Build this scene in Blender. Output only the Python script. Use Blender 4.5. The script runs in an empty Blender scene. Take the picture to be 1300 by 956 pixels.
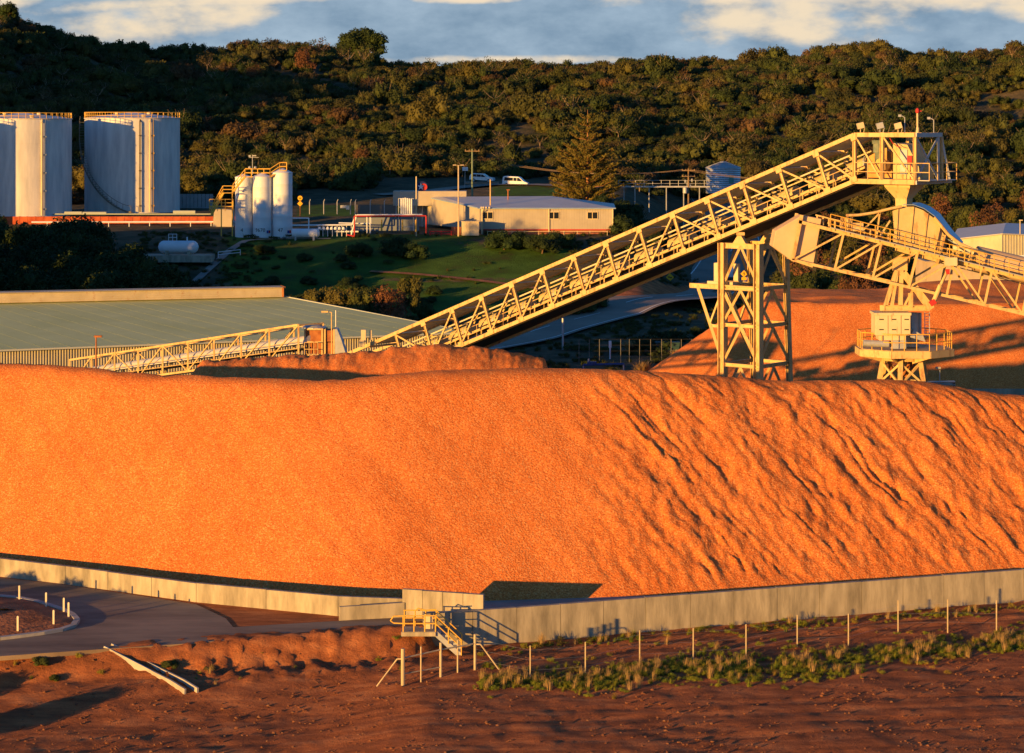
import bpy, bmesh, math, random
import numpy as np
from mathutils import Vector, Matrix
R = math.radians
random.seed(7)
rng = np.random.RandomState(11)
S = bpy.context.scene
COL = S.collection

# ------------------------------------------------------------------ camera, sky, sun, exposure
F, YH, CH = 2932.0, 150.0, 25.0
cam_d = bpy.data.cameras.new('camera'); cam = bpy.data.objects.new('camera', cam_d); COL.objects.link(cam)
cam.location = (0, 0, CH); cam.rotation_euler = (R(90), 0, 0)
cam_d.sensor_width = 36; cam_d.lens = 36 * F / 1300; cam_d.shift_y = -(478 - YH) / 1300
cam_d.clip_start = 1; cam_d.clip_end = 6000
S.camera = cam

SUN_EL, SUN_AZ = 5.0, 43.0                      # azimuth measured to the left of straight behind the camera
sdir = Vector((-math.sin(R(SUN_AZ)) * math.cos(R(SUN_EL)), -math.cos(R(SUN_AZ)) * math.cos(R(SUN_EL)), math.sin(R(SUN_EL))))
sl = bpy.data.lights.new('sun', 'SUN'); sl.energy = 5.0; sl.angle = R(0.5); sl.color = (1.0, 0.51, 0.11)
so = bpy.data.objects.new('sun', sl); COL.objects.link(so)
so.rotation_euler = sdir.to_track_quat('Z', 'Y').to_euler()
S.view_settings.view_transform = 'Standard'; S.view_settings.look = 'None'
S.view_settings.exposure = 0.88; S.view_settings.gamma = 1

w = bpy.data.worlds.new('World'); S.world = w; w.use_nodes = True
nt = w.node_tree; N = nt.nodes; L = nt.links; N.clear()
def wn(t, **k):
    n = N.new(t)
    for a, b in k.items(): setattr(n, a, b)
    return n
out = wn('ShaderNodeOutputWorld'); bg = wn('ShaderNodeBackground'); bg.inputs[1].default_value = 0.13
sky = wn('ShaderNodeTexSky'); sky.sky_type = 'NISHITA'; sky.sun_disc = False
sky.sun_elevation = R(SUN_EL); sky.sun_rotation = math.atan2(sdir.x, sdir.y)
sky.dust_density = 0.3; sky.ozone_density = 5.0
tc = wn('ShaderNodeTexCoord'); sx = wn('ShaderNodeSeparateXYZ'); L.new(tc.outputs['Generated'], sx.inputs[0])
def wm(op, a, b=None, c=None):
    n = wn('ShaderNodeMath', operation=op)
    for i, v in enumerate((a, b, c)):
        if v is None: continue
        if isinstance(v, (int, float)): n.inputs[i].default_value = v
        else: L.new(v, n.inputs[i])
    return n.outputs[0]
az = wm('ARCTAN2', sx.outputs[0], sx.outputs[1])
elv = sx.outputs[2]
cb = wn('ShaderNodeCombineXYZ'); L.new(wm('MULTIPLY', az, 42.0), cb.inputs[0]); L.new(wm('MULTIPLY', elv, 85.0), cb.inputs[1])
cn = wn('ShaderNodeTexNoise'); L.new(cb.outputs[0], cn.inputs['Vector'])
cn.inputs['Scale'].default_value = 0.9; cn.inputs['Detail'].default_value = 7; cn.inputs['Roughness'].default_value = 0.55
cn2 = wn('ShaderNodeTexNoise'); L.new(cb.outputs[0], cn2.inputs['Vector'])
cn2.inputs['Scale'].default_value = 0.6; cn2.inputs['Detail'].default_value = 8; cn2.inputs['Roughness'].default_value = 0.6
nz = wm('SUBTRACT', cn.outputs[0], 0.5)
# sunlit cream breaks between the blue-grey cloud banks: soft patches in sky directions (azimuth, elevation)
def patch(a0, e0, wa, we, tilt=0.0):
    da = wm('SUBTRACT', az, a0); de = wm('SUBTRACT', wm('SUBTRACT', elv, e0), wm('MULTIPLY', da, tilt))
    q = wm('ADD', wm('POWER', wm('ABSOLUTE', wm('DIVIDE', da, wa)), 2.0), wm('POWER', wm('ABSOLUTE', wm('DIVIDE', de, we)), 2.0))
    return wm('SUBTRACT', 1.0, q)
ps = None
for a in [(-0.150, 0.0425, 0.045, 0.0100, 0.14), (0.118, 0.0420, 0.045, 0.0110, 0.0), (-0.13, 0.0500, 0.075, 0.0030, 0.06), (0.165, 0.0515, 0.125, 0.0075, -0.02), (0.125, 0.047, 0.035, 0.006, 0.0),
          (-0.215, 0.0500, 0.018, 0.004, 0), (0.003, 0.0250, 0.050, 0.0024, 0.0), (-0.10, 0.029, 0.04, 0.0022, 0.0), (-0.02, 0.0515, 0.02, 0.002, 0.0)]:
    p = patch(*a); ps = p if ps is None else wm('MAXIMUM', ps, p)
pm = wm('ADD', ps, wm('MULTIPLY', nz, 4.8))
mr = wn('ShaderNodeMapRange'); mr.interpolation_type = 'SMOOTHSTEP'
L.new(pm, mr.inputs[0]); mr.inputs[1].default_value = -0.5; mr.inputs[2].default_value = 1.3
grey = wn('ShaderNodeMix', data_type='RGBA')
mr2 = wn('ShaderNodeMapRange'); L.new(cn2.outputs[0], mr2.inputs[0]); mr2.inputs[1].default_value = 0.35; mr2.inputs[2].default_value = 0.65
L.new(mr2.outputs[0], grey.inputs[0]); grey.inputs[6].default_value = (0.85, 1.3, 1.8, 1); grey.inputs[7].default_value = (1.5, 2.0, 2.5, 1)
mx = wn('ShaderNodeMix', data_type='RGBA'); L.new(mr.outputs[0], mx.inputs[0]); L.new(grey.outputs[2], mx.inputs[6])
mx.inputs[7].default_value = (3.7, 3.05, 2.2, 1)
# cloud banks only low over the northern horizon; elsewhere the plain sky
cov = wn('ShaderNodeMapRange'); L.new(elv, cov.inputs[0]); cov.inputs[1].default_value = 0.10; cov.inputs[2].default_value = 0.22
cov.inputs[3].default_value = 1.0; cov.inputs[4].default_value = 0.0
front = wn('ShaderNodeMapRange'); L.new(sx.outputs[1], front.inputs[0]); front.inputs[1].default_value = 0.5; front.inputs[2].default_value = 0.8
cf = wm('MULTIPLY', cov.outputs[0], front.outputs[0])
fin = wn('ShaderNodeMix', data_type='RGBA'); L.new(cf, fin.inputs[0]); L.new(sky.outputs[0], fin.inputs[6]); L.new(mx.outputs[2], fin.inputs[7])
L.new(fin.outputs[2], bg.inputs[0]); L.new(bg.outputs[0], out.inputs[0])

# ------------------------------------------------------------------ helpers
def W(px, py, D): return Vector(((px - 650) / F * D, D, CH - (py - YH) * D / F))
def sstep(x, a, b):
    t = np.clip((x - a) / (b - a), 0, 1); return t * t * (3 - 2 * t)
_T = rng.rand(256, 256)
def vnoise(x, y):
    xi = np.floor(x).astype(int); yi = np.floor(y).astype(int); fx = x - xi; fy = y - yi
    fx = fx * fx * (3 - 2 * fx); fy = fy * fy * (3 - 2 * fy)
    a = _T[xi % 256, yi % 256]; b = _T[(xi + 1) % 256, yi % 256]; c = _T[xi % 256, (yi + 1) % 256]; d = _T[(xi + 1) % 256, (yi + 1) % 256]
    return (a * (1 - fx) + b * fx) * (1 - fy) + (c * (1 - fx) + d * fx) * fy
def fbm(x, y, o=4, g=0.5):
    s = 0; a = 1; t = 0
    for i in range(o):
        s = s + a * vnoise(x * 2 ** i + 17.3 * i, y * 2 ** i + 9.1 * i); t += a; a *= g
    return s / t - 0.5

MATS = {}
def mat(name, c1, c2=None, scale=1.0, rough=0.8, metal=0.0, bump=0.0, bscale=None, detail=5, stretch=(1, 1, 1), rnd=None, spec=0.3, c3=None, ramp=(0.35, 0.65), bdist=0.05, rust=0.0, coord='Object'):
    m = bpy.data.materials.new(name); m.use_nodes = True; t = m.node_tree; n = t.nodes; l = t.links
    b = n['Principled BSDF']; b.inputs['Roughness'].default_value = rough; b.inputs['Metallic'].default_value = metal
    b.inputs['Specular IOR Level'].default_value = spec
    tcn = n.new('ShaderNodeTexCoord'); mp = n.new('ShaderNodeMapping'); l.new(tcn.outputs[coord], mp.inputs[0]); mp.inputs['Scale'].default_value = stretch
    src = None
    if c2 is not None:
        nz_ = n.new('ShaderNodeTexNoise'); l.new(mp.outputs[0], nz_.inputs['Vector']); nz_.inputs['Scale'].default_value = scale; nz_.inputs['Detail'].default_value = detail
        nz_.inputs['Roughness'].default_value = 0.62
        cr = n.new('ShaderNodeValToRGB'); l.new(nz_.outputs[0], cr.inputs[0])
        cr.color_ramp.elements[0].position = ramp[0]; cr.color_ramp.elements[0].color = (*c1, 1)
        cr.color_ramp.elements[1].position = ramp[1]; cr.color_ramp.elements[1].color = (*c2, 1)
        if c3 is not None:
            e = cr.color_ramp.elements.new(min(0.99, ramp[1] + 0.12)); e.color = (*c3, 1)
        src = cr.outputs[0]
    if rnd is not None:                        # different tones for different plants
        oi = n.new('ShaderNodeObjectInfo'); cr2 = n.new('ShaderNodeValToRGB'); l.new(oi.outputs['Random'], cr2.inputs[0])
        els = cr2.color_ramp.elements; els[0].position = 0; els[0].color = (*rnd[0], 1); els[1].position = 1.0; els[1].color = (*rnd[-1], 1)
        for i in range(1, len(rnd) - 1): els.new(i / (len(rnd) - 1)).color = (*rnd[i], 1)
        if src is None: src = cr2.outputs[0]
        else:
            mm = n.new('ShaderNodeMix'); mm.data_type = 'RGBA'; mm.blend_type = 'MULTIPLY'; mm.inputs[0].default_value = 1
            l.new(src, mm.inputs[6]); l.new(cr2.outputs[0], mm.inputs[7]); src = mm.outputs[2]
    if rust > 0:
        rn = n.new('ShaderNodeTexNoise'); mp2 = n.new('ShaderNodeMapping'); l.new(tcn.outputs['Object'], mp2.inputs[0]); mp2.inputs['Scale'].default_value = (2.2, 2.2, 0.7)
        l.new(mp2.outputs[0], rn.inputs['Vector']); rn.inputs['Scale'].default_value = 1.3; rn.inputs['Detail'].default_value = 8; rn.inputs['Roughness'].default_value = 0.7
        rr = n.new('ShaderNodeMapRange'); l.new(rn.outputs[0], rr.inputs[0]); rr.inputs[1].default_value = 0.64 - 0.1 * rust; rr.inputs[2].default_value = 0.72
        mm = n.new('ShaderNodeMix'); mm.data_type = 'RGBA'; l.new(rr.outputs[0], mm.inputs[0]); l.new(src, mm.inputs[6]) if src else None
        if not src: mm.inputs[6].default_value = (*c1, 1)
        mm.inputs[7].default_value = (0.30, 0.12, 0.045, 1); src = mm.outputs[2]
    if src is None: b.inputs['Base Color'].default_value = (*c1, 1)
    else: l.new(src, b.inputs['Base Color'])
    if bump > 0:
        bn = n.new('ShaderNodeTexNoise'); l.new(mp.outputs[0], bn.inputs['Vector']); bn.inputs['Scale'].default_value = bscale or scale * 4; bn.inputs['Detail'].default_value = 6
        bb = n.new('ShaderNodeBump'); bb.inputs['Strength'].default_value = bump; bb.inputs['Distance'].default_value = bdist
        l.new(bn.outputs[0], bb.inputs['Height']); l.new(bb.outputs[0], b.inputs['Normal'])
    MATS[name] = m; return m

def tag(o, label=None, cat=None, group=None, kind=None):
    if label: o['label'] = label
    if cat: o['category'] = cat
    if group: o['group'] = group
    if kind: o['kind'] = kind
    return o
def thing(name, label, cat, loc=(0, 0, 0), group=None, rz=0.0):
    o = bpy.data.objects.new(name, None); COL.objects.link(o); o.location = loc; o.rotation_euler = (0, 0, rz)
    o.empty_display_size = 0.3
    return tag(o, label, cat, group)

class MB:
    def __init__(s): s.v = []; s.f = []
    def add(s, vs, fs):
        k = len(s.v); s.v += [tuple(v) for v in vs]; s.f += [tuple(i + k for i in f) for f in fs]; return s
    def hexa(s, p):   # 8 points: bottom 4 ccw, top 4 ccw
        return s.add(p, [(3, 2, 1, 0), (4, 5, 6, 7), (0, 1, 5, 4), (1, 2, 6, 5), (2, 3, 7, 6), (3, 0, 4, 7)])
    def box(s, c, d, ax=None):
        c = Vector(c); X = Vector((1, 0, 0)); Y = Vector((0, 1, 0)); Z = Vector((0, 0, 1))
        if ax is not None: X, Y, Z = ax
        hx, hy, hz = d[0] / 2, d[1] / 2, d[2] / 2
        return s.hexa([c + X * a * hx + Y * b * hy + Z * e * hz for e in (-1, 1) for a, b in ((-1, -1), (1, -1), (1, 1), (-1, 1))])
    def beam(s, a, b, w=0.15, h=0.15, up=(0, 0, 1)):
        a = Vector(a); b = Vector(b); d = (b - a); Ln = d.length
        if Ln < 1e-6: return s
        d.normalize(); up = Vector(up); sd = d.cross(up)
        if sd.length < 1e-3: sd = d.cross(Vector((0, 1, 0)))
        sd.normalize(); u = sd.cross(d)
        return s.box((a + b) / 2, (Ln, w, h), (d, sd, u))
    def ibeam(s, a, b, w=0.2, h=0.2, t=0.03, up=(0, 0, 1)):      # rolled section: two flanges and a web
        a = Vector(a); b = Vector(b); d = (b - a).normalized(); up = Vector(up); sd = d.cross(up)
        if sd.length < 1e-3: sd = d.cross(Vector((0, 1, 0)))
        sd.normalize(); u = sd.cross(d)
        s.beam(a + u * (h - t) / 2, b + u * (h - t) / 2, w, t, u); s.beam(a - u * (h - t) / 2, b - u * (h - t) / 2, w, t, u)
        return s.beam(a, b, t, h - 2 * t - 0.002, u)
    def tube(s, a, b, r=0.05, n=8, r2=None):
        a = Vector(a); b = Vector(b); d = (b - a)
        if d.length < 1e-6: return s
        d.normalize(); sd = d.cross(Vector((0, 0, 1)))
        if sd.length < 1e-3: sd = Vector((1, 0, 0))
        sd.normalize(); u = sd.cross(d); r2 = r if r2 is None else r2
        vs = [a + (sd * math.cos(2 * math.pi * i / n) + u * math.sin(2 * math.pi * i / n)) * r for i in range(n)] + \
             [b + (sd * math.cos(2 * math.pi * i / n) + u * math.sin(2 * math.pi * i / n)) * r2 for i in range(n)]
        fs = [(i, (i + 1) % n, n + (i + 1) % n, n + i) for i in range(n)] + [tuple(range(n))[::-1], tuple(range(n, 2 * n))]
        return s.add(vs, fs)
    def path(s, pts, r=0.05, n=6):
        for a, b in zip(pts[:-1], pts[1:]): s.tube(a, b, r, n)
        return s
    def lathe(s, prof, c=(0, 0, 0), n=32):
        c = Vector(c); vs = []; fs = []
        for r, z in prof:
            for i in range(n):
                a = 2 * math.pi * i / n; vs.append(c + Vector((r * math.cos(a), r * math.sin(a), z)))
        for j in range(len(prof) - 1):
            for i in range(n): fs.append((j * n + i, j * n + (i + 1) % n, (j + 1) * n + (i + 1) % n, (j + 1) * n + i))
        fs.append(tuple(range(n))[::-1]); fs.append(tuple(range((len(prof) - 1) * n, len(prof) * n)))
        return s.add(vs, fs)
    def prism(s, prof, dvec):        # closed polygon (3D points) pushed along dvec
        n = len(prof); dvec = Vector(dvec); vs = [Vector(p) for p in prof] + [Vector(p) + dvec for p in prof]
        return s.add(vs, [tuple(range(n))[::-1], tuple(range(n, 2 * n))] + [(i, (i + 1) % n, n + (i + 1) % n, n + i) for i in range(n)])
    def mesh(s, name, m, off=(0, 0, 0), smooth=False):
        me = bpy.data.meshes.new(name); o = Vector(off)
        me.from_pydata([(v[0] - o.x, v[1] - o.y, v[2] - o.z) for v in s.v], [], s.f)
        bm = bmesh.new(); bm.from_mesh(me); bmesh.ops.recalc_face_normals(bm, faces=bm.faces); bm.to_mesh(me); bm.free()
        if m is not None: me.materials.append(m)
        if smooth:
            me.polygons.foreach_set('use_smooth', [True] * len(me.polygons))
            me.set_sharp_from_angle(angle=R(35))
        me.update(); return me
    def build(s, name, m, parent=None, local=False, smooth=False, bevel=0.0):
        off = (0, 0, 0)
        if parent is not None and not local:
            p = parent; off = Vector((0, 0, 0))
            while p is not None: off += Vector(p.location); p = p.parent
        me = s.mesh(name, m, off, smooth)
        o = bpy.data.objects.new(name, me); COL.objects.link(o)
        if parent is not None: o.parent = parent
        if bevel > 0:
            bv = o.modifiers.new('bevel', 'BEVEL'); bv.width = bevel; bv.segments = 2; bv.limit_method = 'ANGLE'
        return o
def solo(mb, name, m, label, cat, group=None, base=None, kind=None, smooth=False, bevel=0.0):
    """a thing that is one mesh, origin at its base"""
    vs = np.array(mb.v); c = Vector((vs[:, 0].mean(), vs[:, 1].mean(), vs[:, 2].min())) if base is None else Vector(base)
    me = mb.mesh(name, m, c, smooth); o = bpy.data.objects.new(name, me); COL.objects.link(o); o.location = c
    if bevel > 0:
        bv = o.modifiers.new('bevel', 'BEVEL'); bv.width = bevel; bv.segments = 2; bv.limit_method = 'ANGLE'
    return tag(o, label, cat, group, kind)
def npmesh(name, V, Fq, m, smooth=True):
    me = bpy.data.meshes.new(name); V = np.asarray(V, dtype=np.float32); Fq = np.asarray(Fq, dtype=np.int32); k = Fq.shape[1]
    me.vertices.add(len(V)); me.vertices.foreach_set('co', V.ravel())
    me.loops.add(Fq.size); me.loops.foreach_set('vertex_index', Fq.ravel())
    me.polygons.add(len(Fq)); me.polygons.foreach_set('loop_start', np.arange(0, Fq.size, k, dtype=np.int32))
    me.polygons.foreach_set('loop_total', np.full(len(Fq), k, dtype=np.int32))
    me.polygons.foreach_set('use_smooth', np.full(len(Fq), smooth))
    if m is not None: me.materials.append(m)
    me.update(calc_edges=True); me.validate(); return me
def gridfaces(nr, nc):
    i = np.arange(nr - 1)[:, None] * nc + np.arange(nc - 1)[None, :]
    return np.stack([i, i + 1, i + nc + 1, i + nc], -1).reshape(-1, 4)
def copy_thing(root, loc, rz=None, label=None, group=None, scale=None):
    r = root.copy(); COL.objects.link(r); r.location = loc
    if rz is not None: r.rotation_euler = (0, 0, rz)
    if label: r['label'] = label
    if group: r['group'] = group
    if scale is not None: r.scale = (scale,) * 3 if isinstance(scale, (int, float)) else scale
    for ch in list(root.children):
        c = ch.copy(); COL.objects.link(c); c.parent = r
        for g in list(ch.children):
            d = g.copy(); COL.objects.link(d); d.parent = c
    return r

# ------------------------------------------------------------------ terrain height
GL = np.array([(0, 0), (262, 0), (285, 0.8), (300, 3), (325, 7.6), (335, 8.2), (360, 8.6), (375, 9.6), (400, 10), (435, 12.4), (470, 14)])
GR = np.array([(0, 0), (250, 0), (300, 0.3), (319, 0.5), (380, 3), (420, 4.8), (450, 9), (470, 14)])
SKY = np.array([(-500, 5), (-200, 0), (0, 8), (30, 22), (60, 32), (100, 38), (130, 50), (160, 58), (200, 61), (260, 60), (300, 60), (350, 68), (400, 74), (430, 78), (500, 84), (600, 86),
                (650, 85), (750, 79), (850, 79), (900, 77), (1000, 74), (1080, 67), (1120, 64), (1150, 71), (1175, 74), (1225, 67), (1275, 71), (1300, 65), (1500, 60), (1900, 70)])
def gedge(X): return np.interp(X, [-60, -25.6, -19.5, -14, -9, -4.8, -3.6], [101, 103, 104.5, 105.8, 107.4, 108.6, 109.3])
def G(X, Y):
    X = np.asarray(X, float); Y = np.asarray(Y, float); u = X / np.maximum(Y, 30)
    m = sstep(u, 0.045, 0.085)
    z = np.interp(Y, GL[:, 0], GL[:, 1]) * (1 - m) + np.interp(Y, GR[:, 0], GR[:, 1]) * m
    px = 650 + u * F
    Dc = np.interp(u, [-0.25, -0.05, 0.22], [650, 780, 850])
    zc = CH - (np.interp(px, SKY[:, 0], SKY[:, 1]) - YH) * Dc / F - 4.0
    t = (Y - 470) / (Dc - 470)
    s = np.where(t < 1, np.sin(np.clip(t, 0, 1) * math.pi / 2) ** 0.9, 1 - 0.6 * np.clip(t - 1, 0, 3) ** 1.5)
    hill = 14 + (zc - 14) * s + fbm(X / 55, Y / 55, 4) * 13 * np.clip(t * 5, 0, 1) * np.clip((1.02 - t) * 4, 0.25, 1)
    z = np.where(Y > 470, hill, z)
    # foreground: the left yard stands 1 m above the track
    bl = sstep(Y, gedge(X) - 2.0, gedge(X) - 0.1) * (1 - sstep(X, -4.2, -3.5)) * (1 - sstep(Y, 160, 190))
    z = z + bl * 1.0
    near = (1 - sstep(Y, 104, 110)); z = z + near * 0.0
    # the fall below the yard road
    z = z - sstep(gedge(X) - Y, 1.5, 9) * 0.6 * (1 - sstep(X, -9, -3))
    # unseen spur of the hill at left, added and sized to shade the hillside
    z = z + 56 * sstep(-u, 0.36, 0.75) * sstep(Y, 275, 375)
    return z
def g1(x, y): return float(G(np.array([x]), np.array([y]))[0])
def on(px, D, dz=0.0):
    x = (px - 650) / F * D; return Vector((x, D, g1(x, D) + dz))
# ------------------------------------------------------------------ materials
STEEL = mat('cream_paint', (0.56, 0.39, 0.165), (0.65, 0.47, 0.215), 0.8, rough=0.65, rust=1.25)
STEEL2 = mat('pale_paint', (0.56, 0.46, 0.29), (0.64, 0.54, 0.35), 0.6, rough=0.6, rust=0.35)
YEL = mat('yellow_rail', (0.70, 0.42, 0.07), (0.62, 0.36, 0.06), 2, rough=0.6, rust=0.4)
GREYST = mat('galvanised', (0.36, 0.38, 0.40), (0.46, 0.48, 0.50), 1.5, rough=0.5, metal=0.3)
DARK = mat('dark_rubber', (0.03, 0.028, 0.026), (0.05, 0.045, 0.04), 3, rough=0.9)
DKST = mat('dark_brown_steel', (0.05, 0.042, 0.034), (0.09, 0.07, 0.05), 1.2, rough=0.9)  # very dark brown for floor plates, door seams and a riser pipe
ROOFSH = mat('weathered_roof_sheet', (0.50, 0.52, 0.55), (0.66, 0.67, 0.68), 0.9, rough=0.7, stretch=(1, 3, 1))
HOODM = mat('belt_cover_paint', (0.50, 0.38, 0.17), (0.59, 0.46, 0.23), 1.2, rough=0.6, rust=0.9)
PINK = mat('buff_cover', (0.55, 0.38, 0.22), (0.62, 0.45, 0.28), 0.7, rough=0.7)
BLUESH = mat('sky_tinted_sheet', (0.25, 0.36, 0.52), (0.32, 0.42, 0.56), 1, rough=0.35, metal=0.2)  # blue of the sky light painted into the hood sheets; gutter shares it
RED = mat('red_paint', (0.50, 0.03, 0.03), (0.40, 0.03, 0.03), 3, rough=0.6)
RUST = mat('rusty_sheet', (0.24, 0.075, 0.03), (0.42, 0.17, 0.06), 1.6, rough=0.9)
WHITE = mat('white_paint', (0.64, 0.68, 0.74), (0.70, 0.74, 0.79), 1, rough=0.45)
GLASS = mat('dark_glass', (0.015, 0.02, 0.03), rough=0.1, spec=0.6)
TANKW = mat('tank_coating', (0.54, 0.54, 0.54), (0.76, 0.74, 0.71), 0.9, rough=0.5, detail=9, stretch=(1, 1, 0.16), bump=0.1, bscale=1)
CLAD = mat('beige_cladding', (0.37, 0.33, 0.27), (0.43, 0.39, 0.32), 0.5, rough=0.6)
OFFROOF = mat('grey_roof_sheet', (0.42, 0.42, 0.42), (0.50, 0.49, 0.47), 0.4, rough=0.45)
SHEDR = mat('faded_green_roof', (0.56, 0.60, 0.25), (0.66, 0.69, 0.31), 0.16, rough=0.8, detail=8, bump=0.05, bscale=6, spec=0.15)
SHEDW = mat('corrugated_wall', (0.33, 0.30, 0.22), (0.42, 0.38, 0.28), 0.5, rough=0.6)
BRICK = mat('red_brick_base', (0.26, 0.09, 0.05), (0.34, 0.13, 0.08), 3, rough=0.9)
CONC = mat('concrete', (0.19, 0.17, 0.13), (0.42, 0.375, 0.285), 1.1, rough=0.9, detail=9, bump=0.25, bscale=9, ramp=(0.28, 0.62), stretch=(1.6, 1.6, 0.35), bdist=0.03)
CONCF = mat('stained_floor', (0.20, 0.19, 0.17), (0.30, 0.27, 0.23), 0.5, rough=0.9, detail=8)
ASPH = mat('asphalt', (0.14, 0.105, 0.075), (0.32, 0.235, 0.155), 0.35, rough=0.9, detail=10, bump=0.2, bscale=30, stretch=(0.5, 1.6, 1), bdist=0.02)
ROADM = mat('road_asphalt', (0.20, 0.16, 0.125), (0.30, 0.24, 0.185), 0.1, rough=0.85, detail=8)
LINE = mat('road_paint', (0.75, 0.75, 0.72), rough=0.7)
KERB = mat('kerb_concrete', (0.33, 0.31, 0.27), (0.45, 0.42, 0.37), 1.5, rough=0.9)
DIRT = mat('red_dirt', (0.22, 0.08, 0.032), (0.44, 0.17, 0.07), 0.9, rough=1.0, detail=10, bump=0.9, bscale=5, bdist=0.08, c3=(0.40, 0.18, 0.09))
WOODM = mat('timber_pole', (0.20, 0.13, 0.07), (0.30, 0.21, 0.12), 3, rough=0.9, stretch=(1, 1, 0.2))
BARK = mat('bark', (0.10, 0.065, 0.04), (0.20, 0.13, 0.085), 4, rough=0.95)
BUND = mat('red_brown_bund', (0.34, 0.06, 0.025), (0.50, 0.13, 0.05), 0.8, rough=0.9)
SIGNY = mat('sign_yellow', (0.75, 0.42, 0.02), rough=0.5)
BLUEP = mat('blue_pipe_paint', (0.02, 0.05, 0.20), rough=0.5)
STRAW = mat('straw_grass', (0.28, 0.18, 0.07), (0.42, 0.29, 0.13), 3, rough=0.9)

def leafmat(name, tones, k=1.0):
    m = mat(name, tuple(0.7 * k for _ in range(3)), tuple(1.35 * k for _ in range(3)), 0.9, rough=0.75, spec=0.15, rnd=tones, detail=3)
    nt = m.node_tree; b = nt.nodes['Principled BSDF']; tr = nt.nodes.new('ShaderNodeBsdfTranslucent'); ms = nt.nodes.new('ShaderNodeMixShader')
    src = b.inputs['Base Color'].links[0].from_socket; nt.links.new(src, tr.inputs[0]); ms.inputs[0].default_value = 0.18
    nt.links.new(b.outputs[0], ms.inputs[1]); nt.links.new(tr.outputs[0], ms.inputs[2])
    nt.links.new(ms.outputs[0], nt.nodes['Material Output'].inputs[0]); return m
G1, G2, G3, OL, GO, BR, RB = (0.027, 0.045, 0.016), (0.046, 0.066, 0.019), (0.064, 0.079, 0.021), (0.105, 0.092, 0.025), (0.13, 0.11, 0.03), (0.11, 0.065, 0.032), (0.17, 0.075, 0.036)
LEAF_HILL = leafmat('hill_foliage', [G1, G2, G3, G1, OL, G2, BR, G2, OL, G3, OL, G1, BR, G2, G3])
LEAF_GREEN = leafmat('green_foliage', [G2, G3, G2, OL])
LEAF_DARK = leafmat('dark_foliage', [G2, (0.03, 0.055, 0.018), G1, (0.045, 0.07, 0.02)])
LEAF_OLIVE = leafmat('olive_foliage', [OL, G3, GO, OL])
LEAF_RED = leafmat('russet_foliage', [RB, BR, RB, (0.24, 0.11, 0.05)])
LEAF_PINE = leafmat('pine_foliage', [(0.19, 0.155, 0.035), (0.20, 0.16, 0.036)])
LEAF_SCRUB = leafmat('verge_foliage', [(0.19, 0.24, 0.025), (0.27, 0.27, 0.03), (0.13, 0.19, 0.025), (0.33, 0.23, 0.045)])

# ground sheet: bare red-brown earth, grass where the attribute says so
def ground_mat():
    m = bpy.data.materials.new('earth_and_grass'); m.use_nodes = True; t = m.node_tree; n = t.nodes; l = t.links; b = n['Principled BSDF']
    b.inputs['Roughness'].default_value = 1.0; b.inputs['Specular IOR Level'].default_value = 0.1
    tcn = n.new('ShaderNodeTexCoord')
    def noise(sc, det=8, st=(1, 1, 1), rg=0.6):
        mp = n.new('ShaderNodeMapping'); mp.inputs['Scale'].default_value = st; l.new(tcn.outputs['Object'], mp.inputs[0])
        z = n.new('ShaderNodeTexNoise'); z.inputs['Scale'].default_value = sc; z.inputs['Detail'].default_value = det; z.inputs['Roughness'].default_value = rg; l.new(mp.outputs[0], z.inputs['Vector']); return z.outputs[0]
    def ramp(f, a, c1, b_, c2, mid=None):
        r = n.new('ShaderNodeValToRGB'); l.new(f, r.inputs[0]); e = r.color_ramp.elements; e[0].position = a; e[0].color = (*c1, 1); e[1].position = b_; e[1].color = (*c2, 1)
        if mid: e.new((a + b_) / 2).color = (*mid, 1)
        return r.outputs[0]
    def mixc(f, a, c):
        x = n.new('ShaderNodeMix'); x.data_type = 'RGBA'; l.new(f, x.inputs[0]); l.new(a, x.inputs[6]); l.new(c, x.inputs[7]); return x.outputs[2]
    def attr(name):
        a = n.new('ShaderNodeAttribute'); a.attribute_name = name; return a.outputs['Fac']
    dirt = ramp(noise(0.9, 10, (0.5, 1.4, 1)), 0.3, (0.22, 0.080, 0.036), 0.72, (0.64, 0.26, 0.105), (0.45, 0.155, 0.060))
    scrub = ramp(noise(0.35, 9), 0.32, (0.050, 0.055, 0.030), 0.7, (0.17, 0.13, 0.075), (0.10, 0.085, 0.05))
    lawn = ramp(noise(0.25, 9), 0.3, (0.055, 0.060, 0.020), 0.62, (0.070, 0.145, 0.022), (0.048, 0.10, 0.015))
    def soft(a):
        x = n.new('ShaderNodeMath'); x.operation = 'ADD'; l.new(a, x.inputs[0]); y = n.new('ShaderNodeMath'); y.operation = 'MULTIPLY_ADD'
        l.new(noise(0.5, 7), y.inputs[0]); y.inputs[1].default_value = 1.2; y.inputs[2].default_value = -0.6; l.new(y.outputs[0], x.inputs[1])
        r = n.new('ShaderNodeMapRange'); l.new(x.outputs[0], r.inputs[0]); r.inputs[1].default_value = 0.4; r.inputs[2].default_value = 0.6; return r.outputs[0]
    c = mixc(soft(attr('scrub')), dirt, scrub); c = mixc(soft(attr('lawn')), c, lawn)
    l.new(c, b.inputs['Base Color'])
    bb = n.new('ShaderNodeBump'); bb.inputs['Strength'].default_value = 1.0; bb.inputs['Distance'].default_value = 0.22; l.new(noise(3.2, 9, (1, 1, 1), 0.78), bb.inputs['Height']); l.new(bb.outputs[0], b.inputs['Normal'])
    return m

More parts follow.
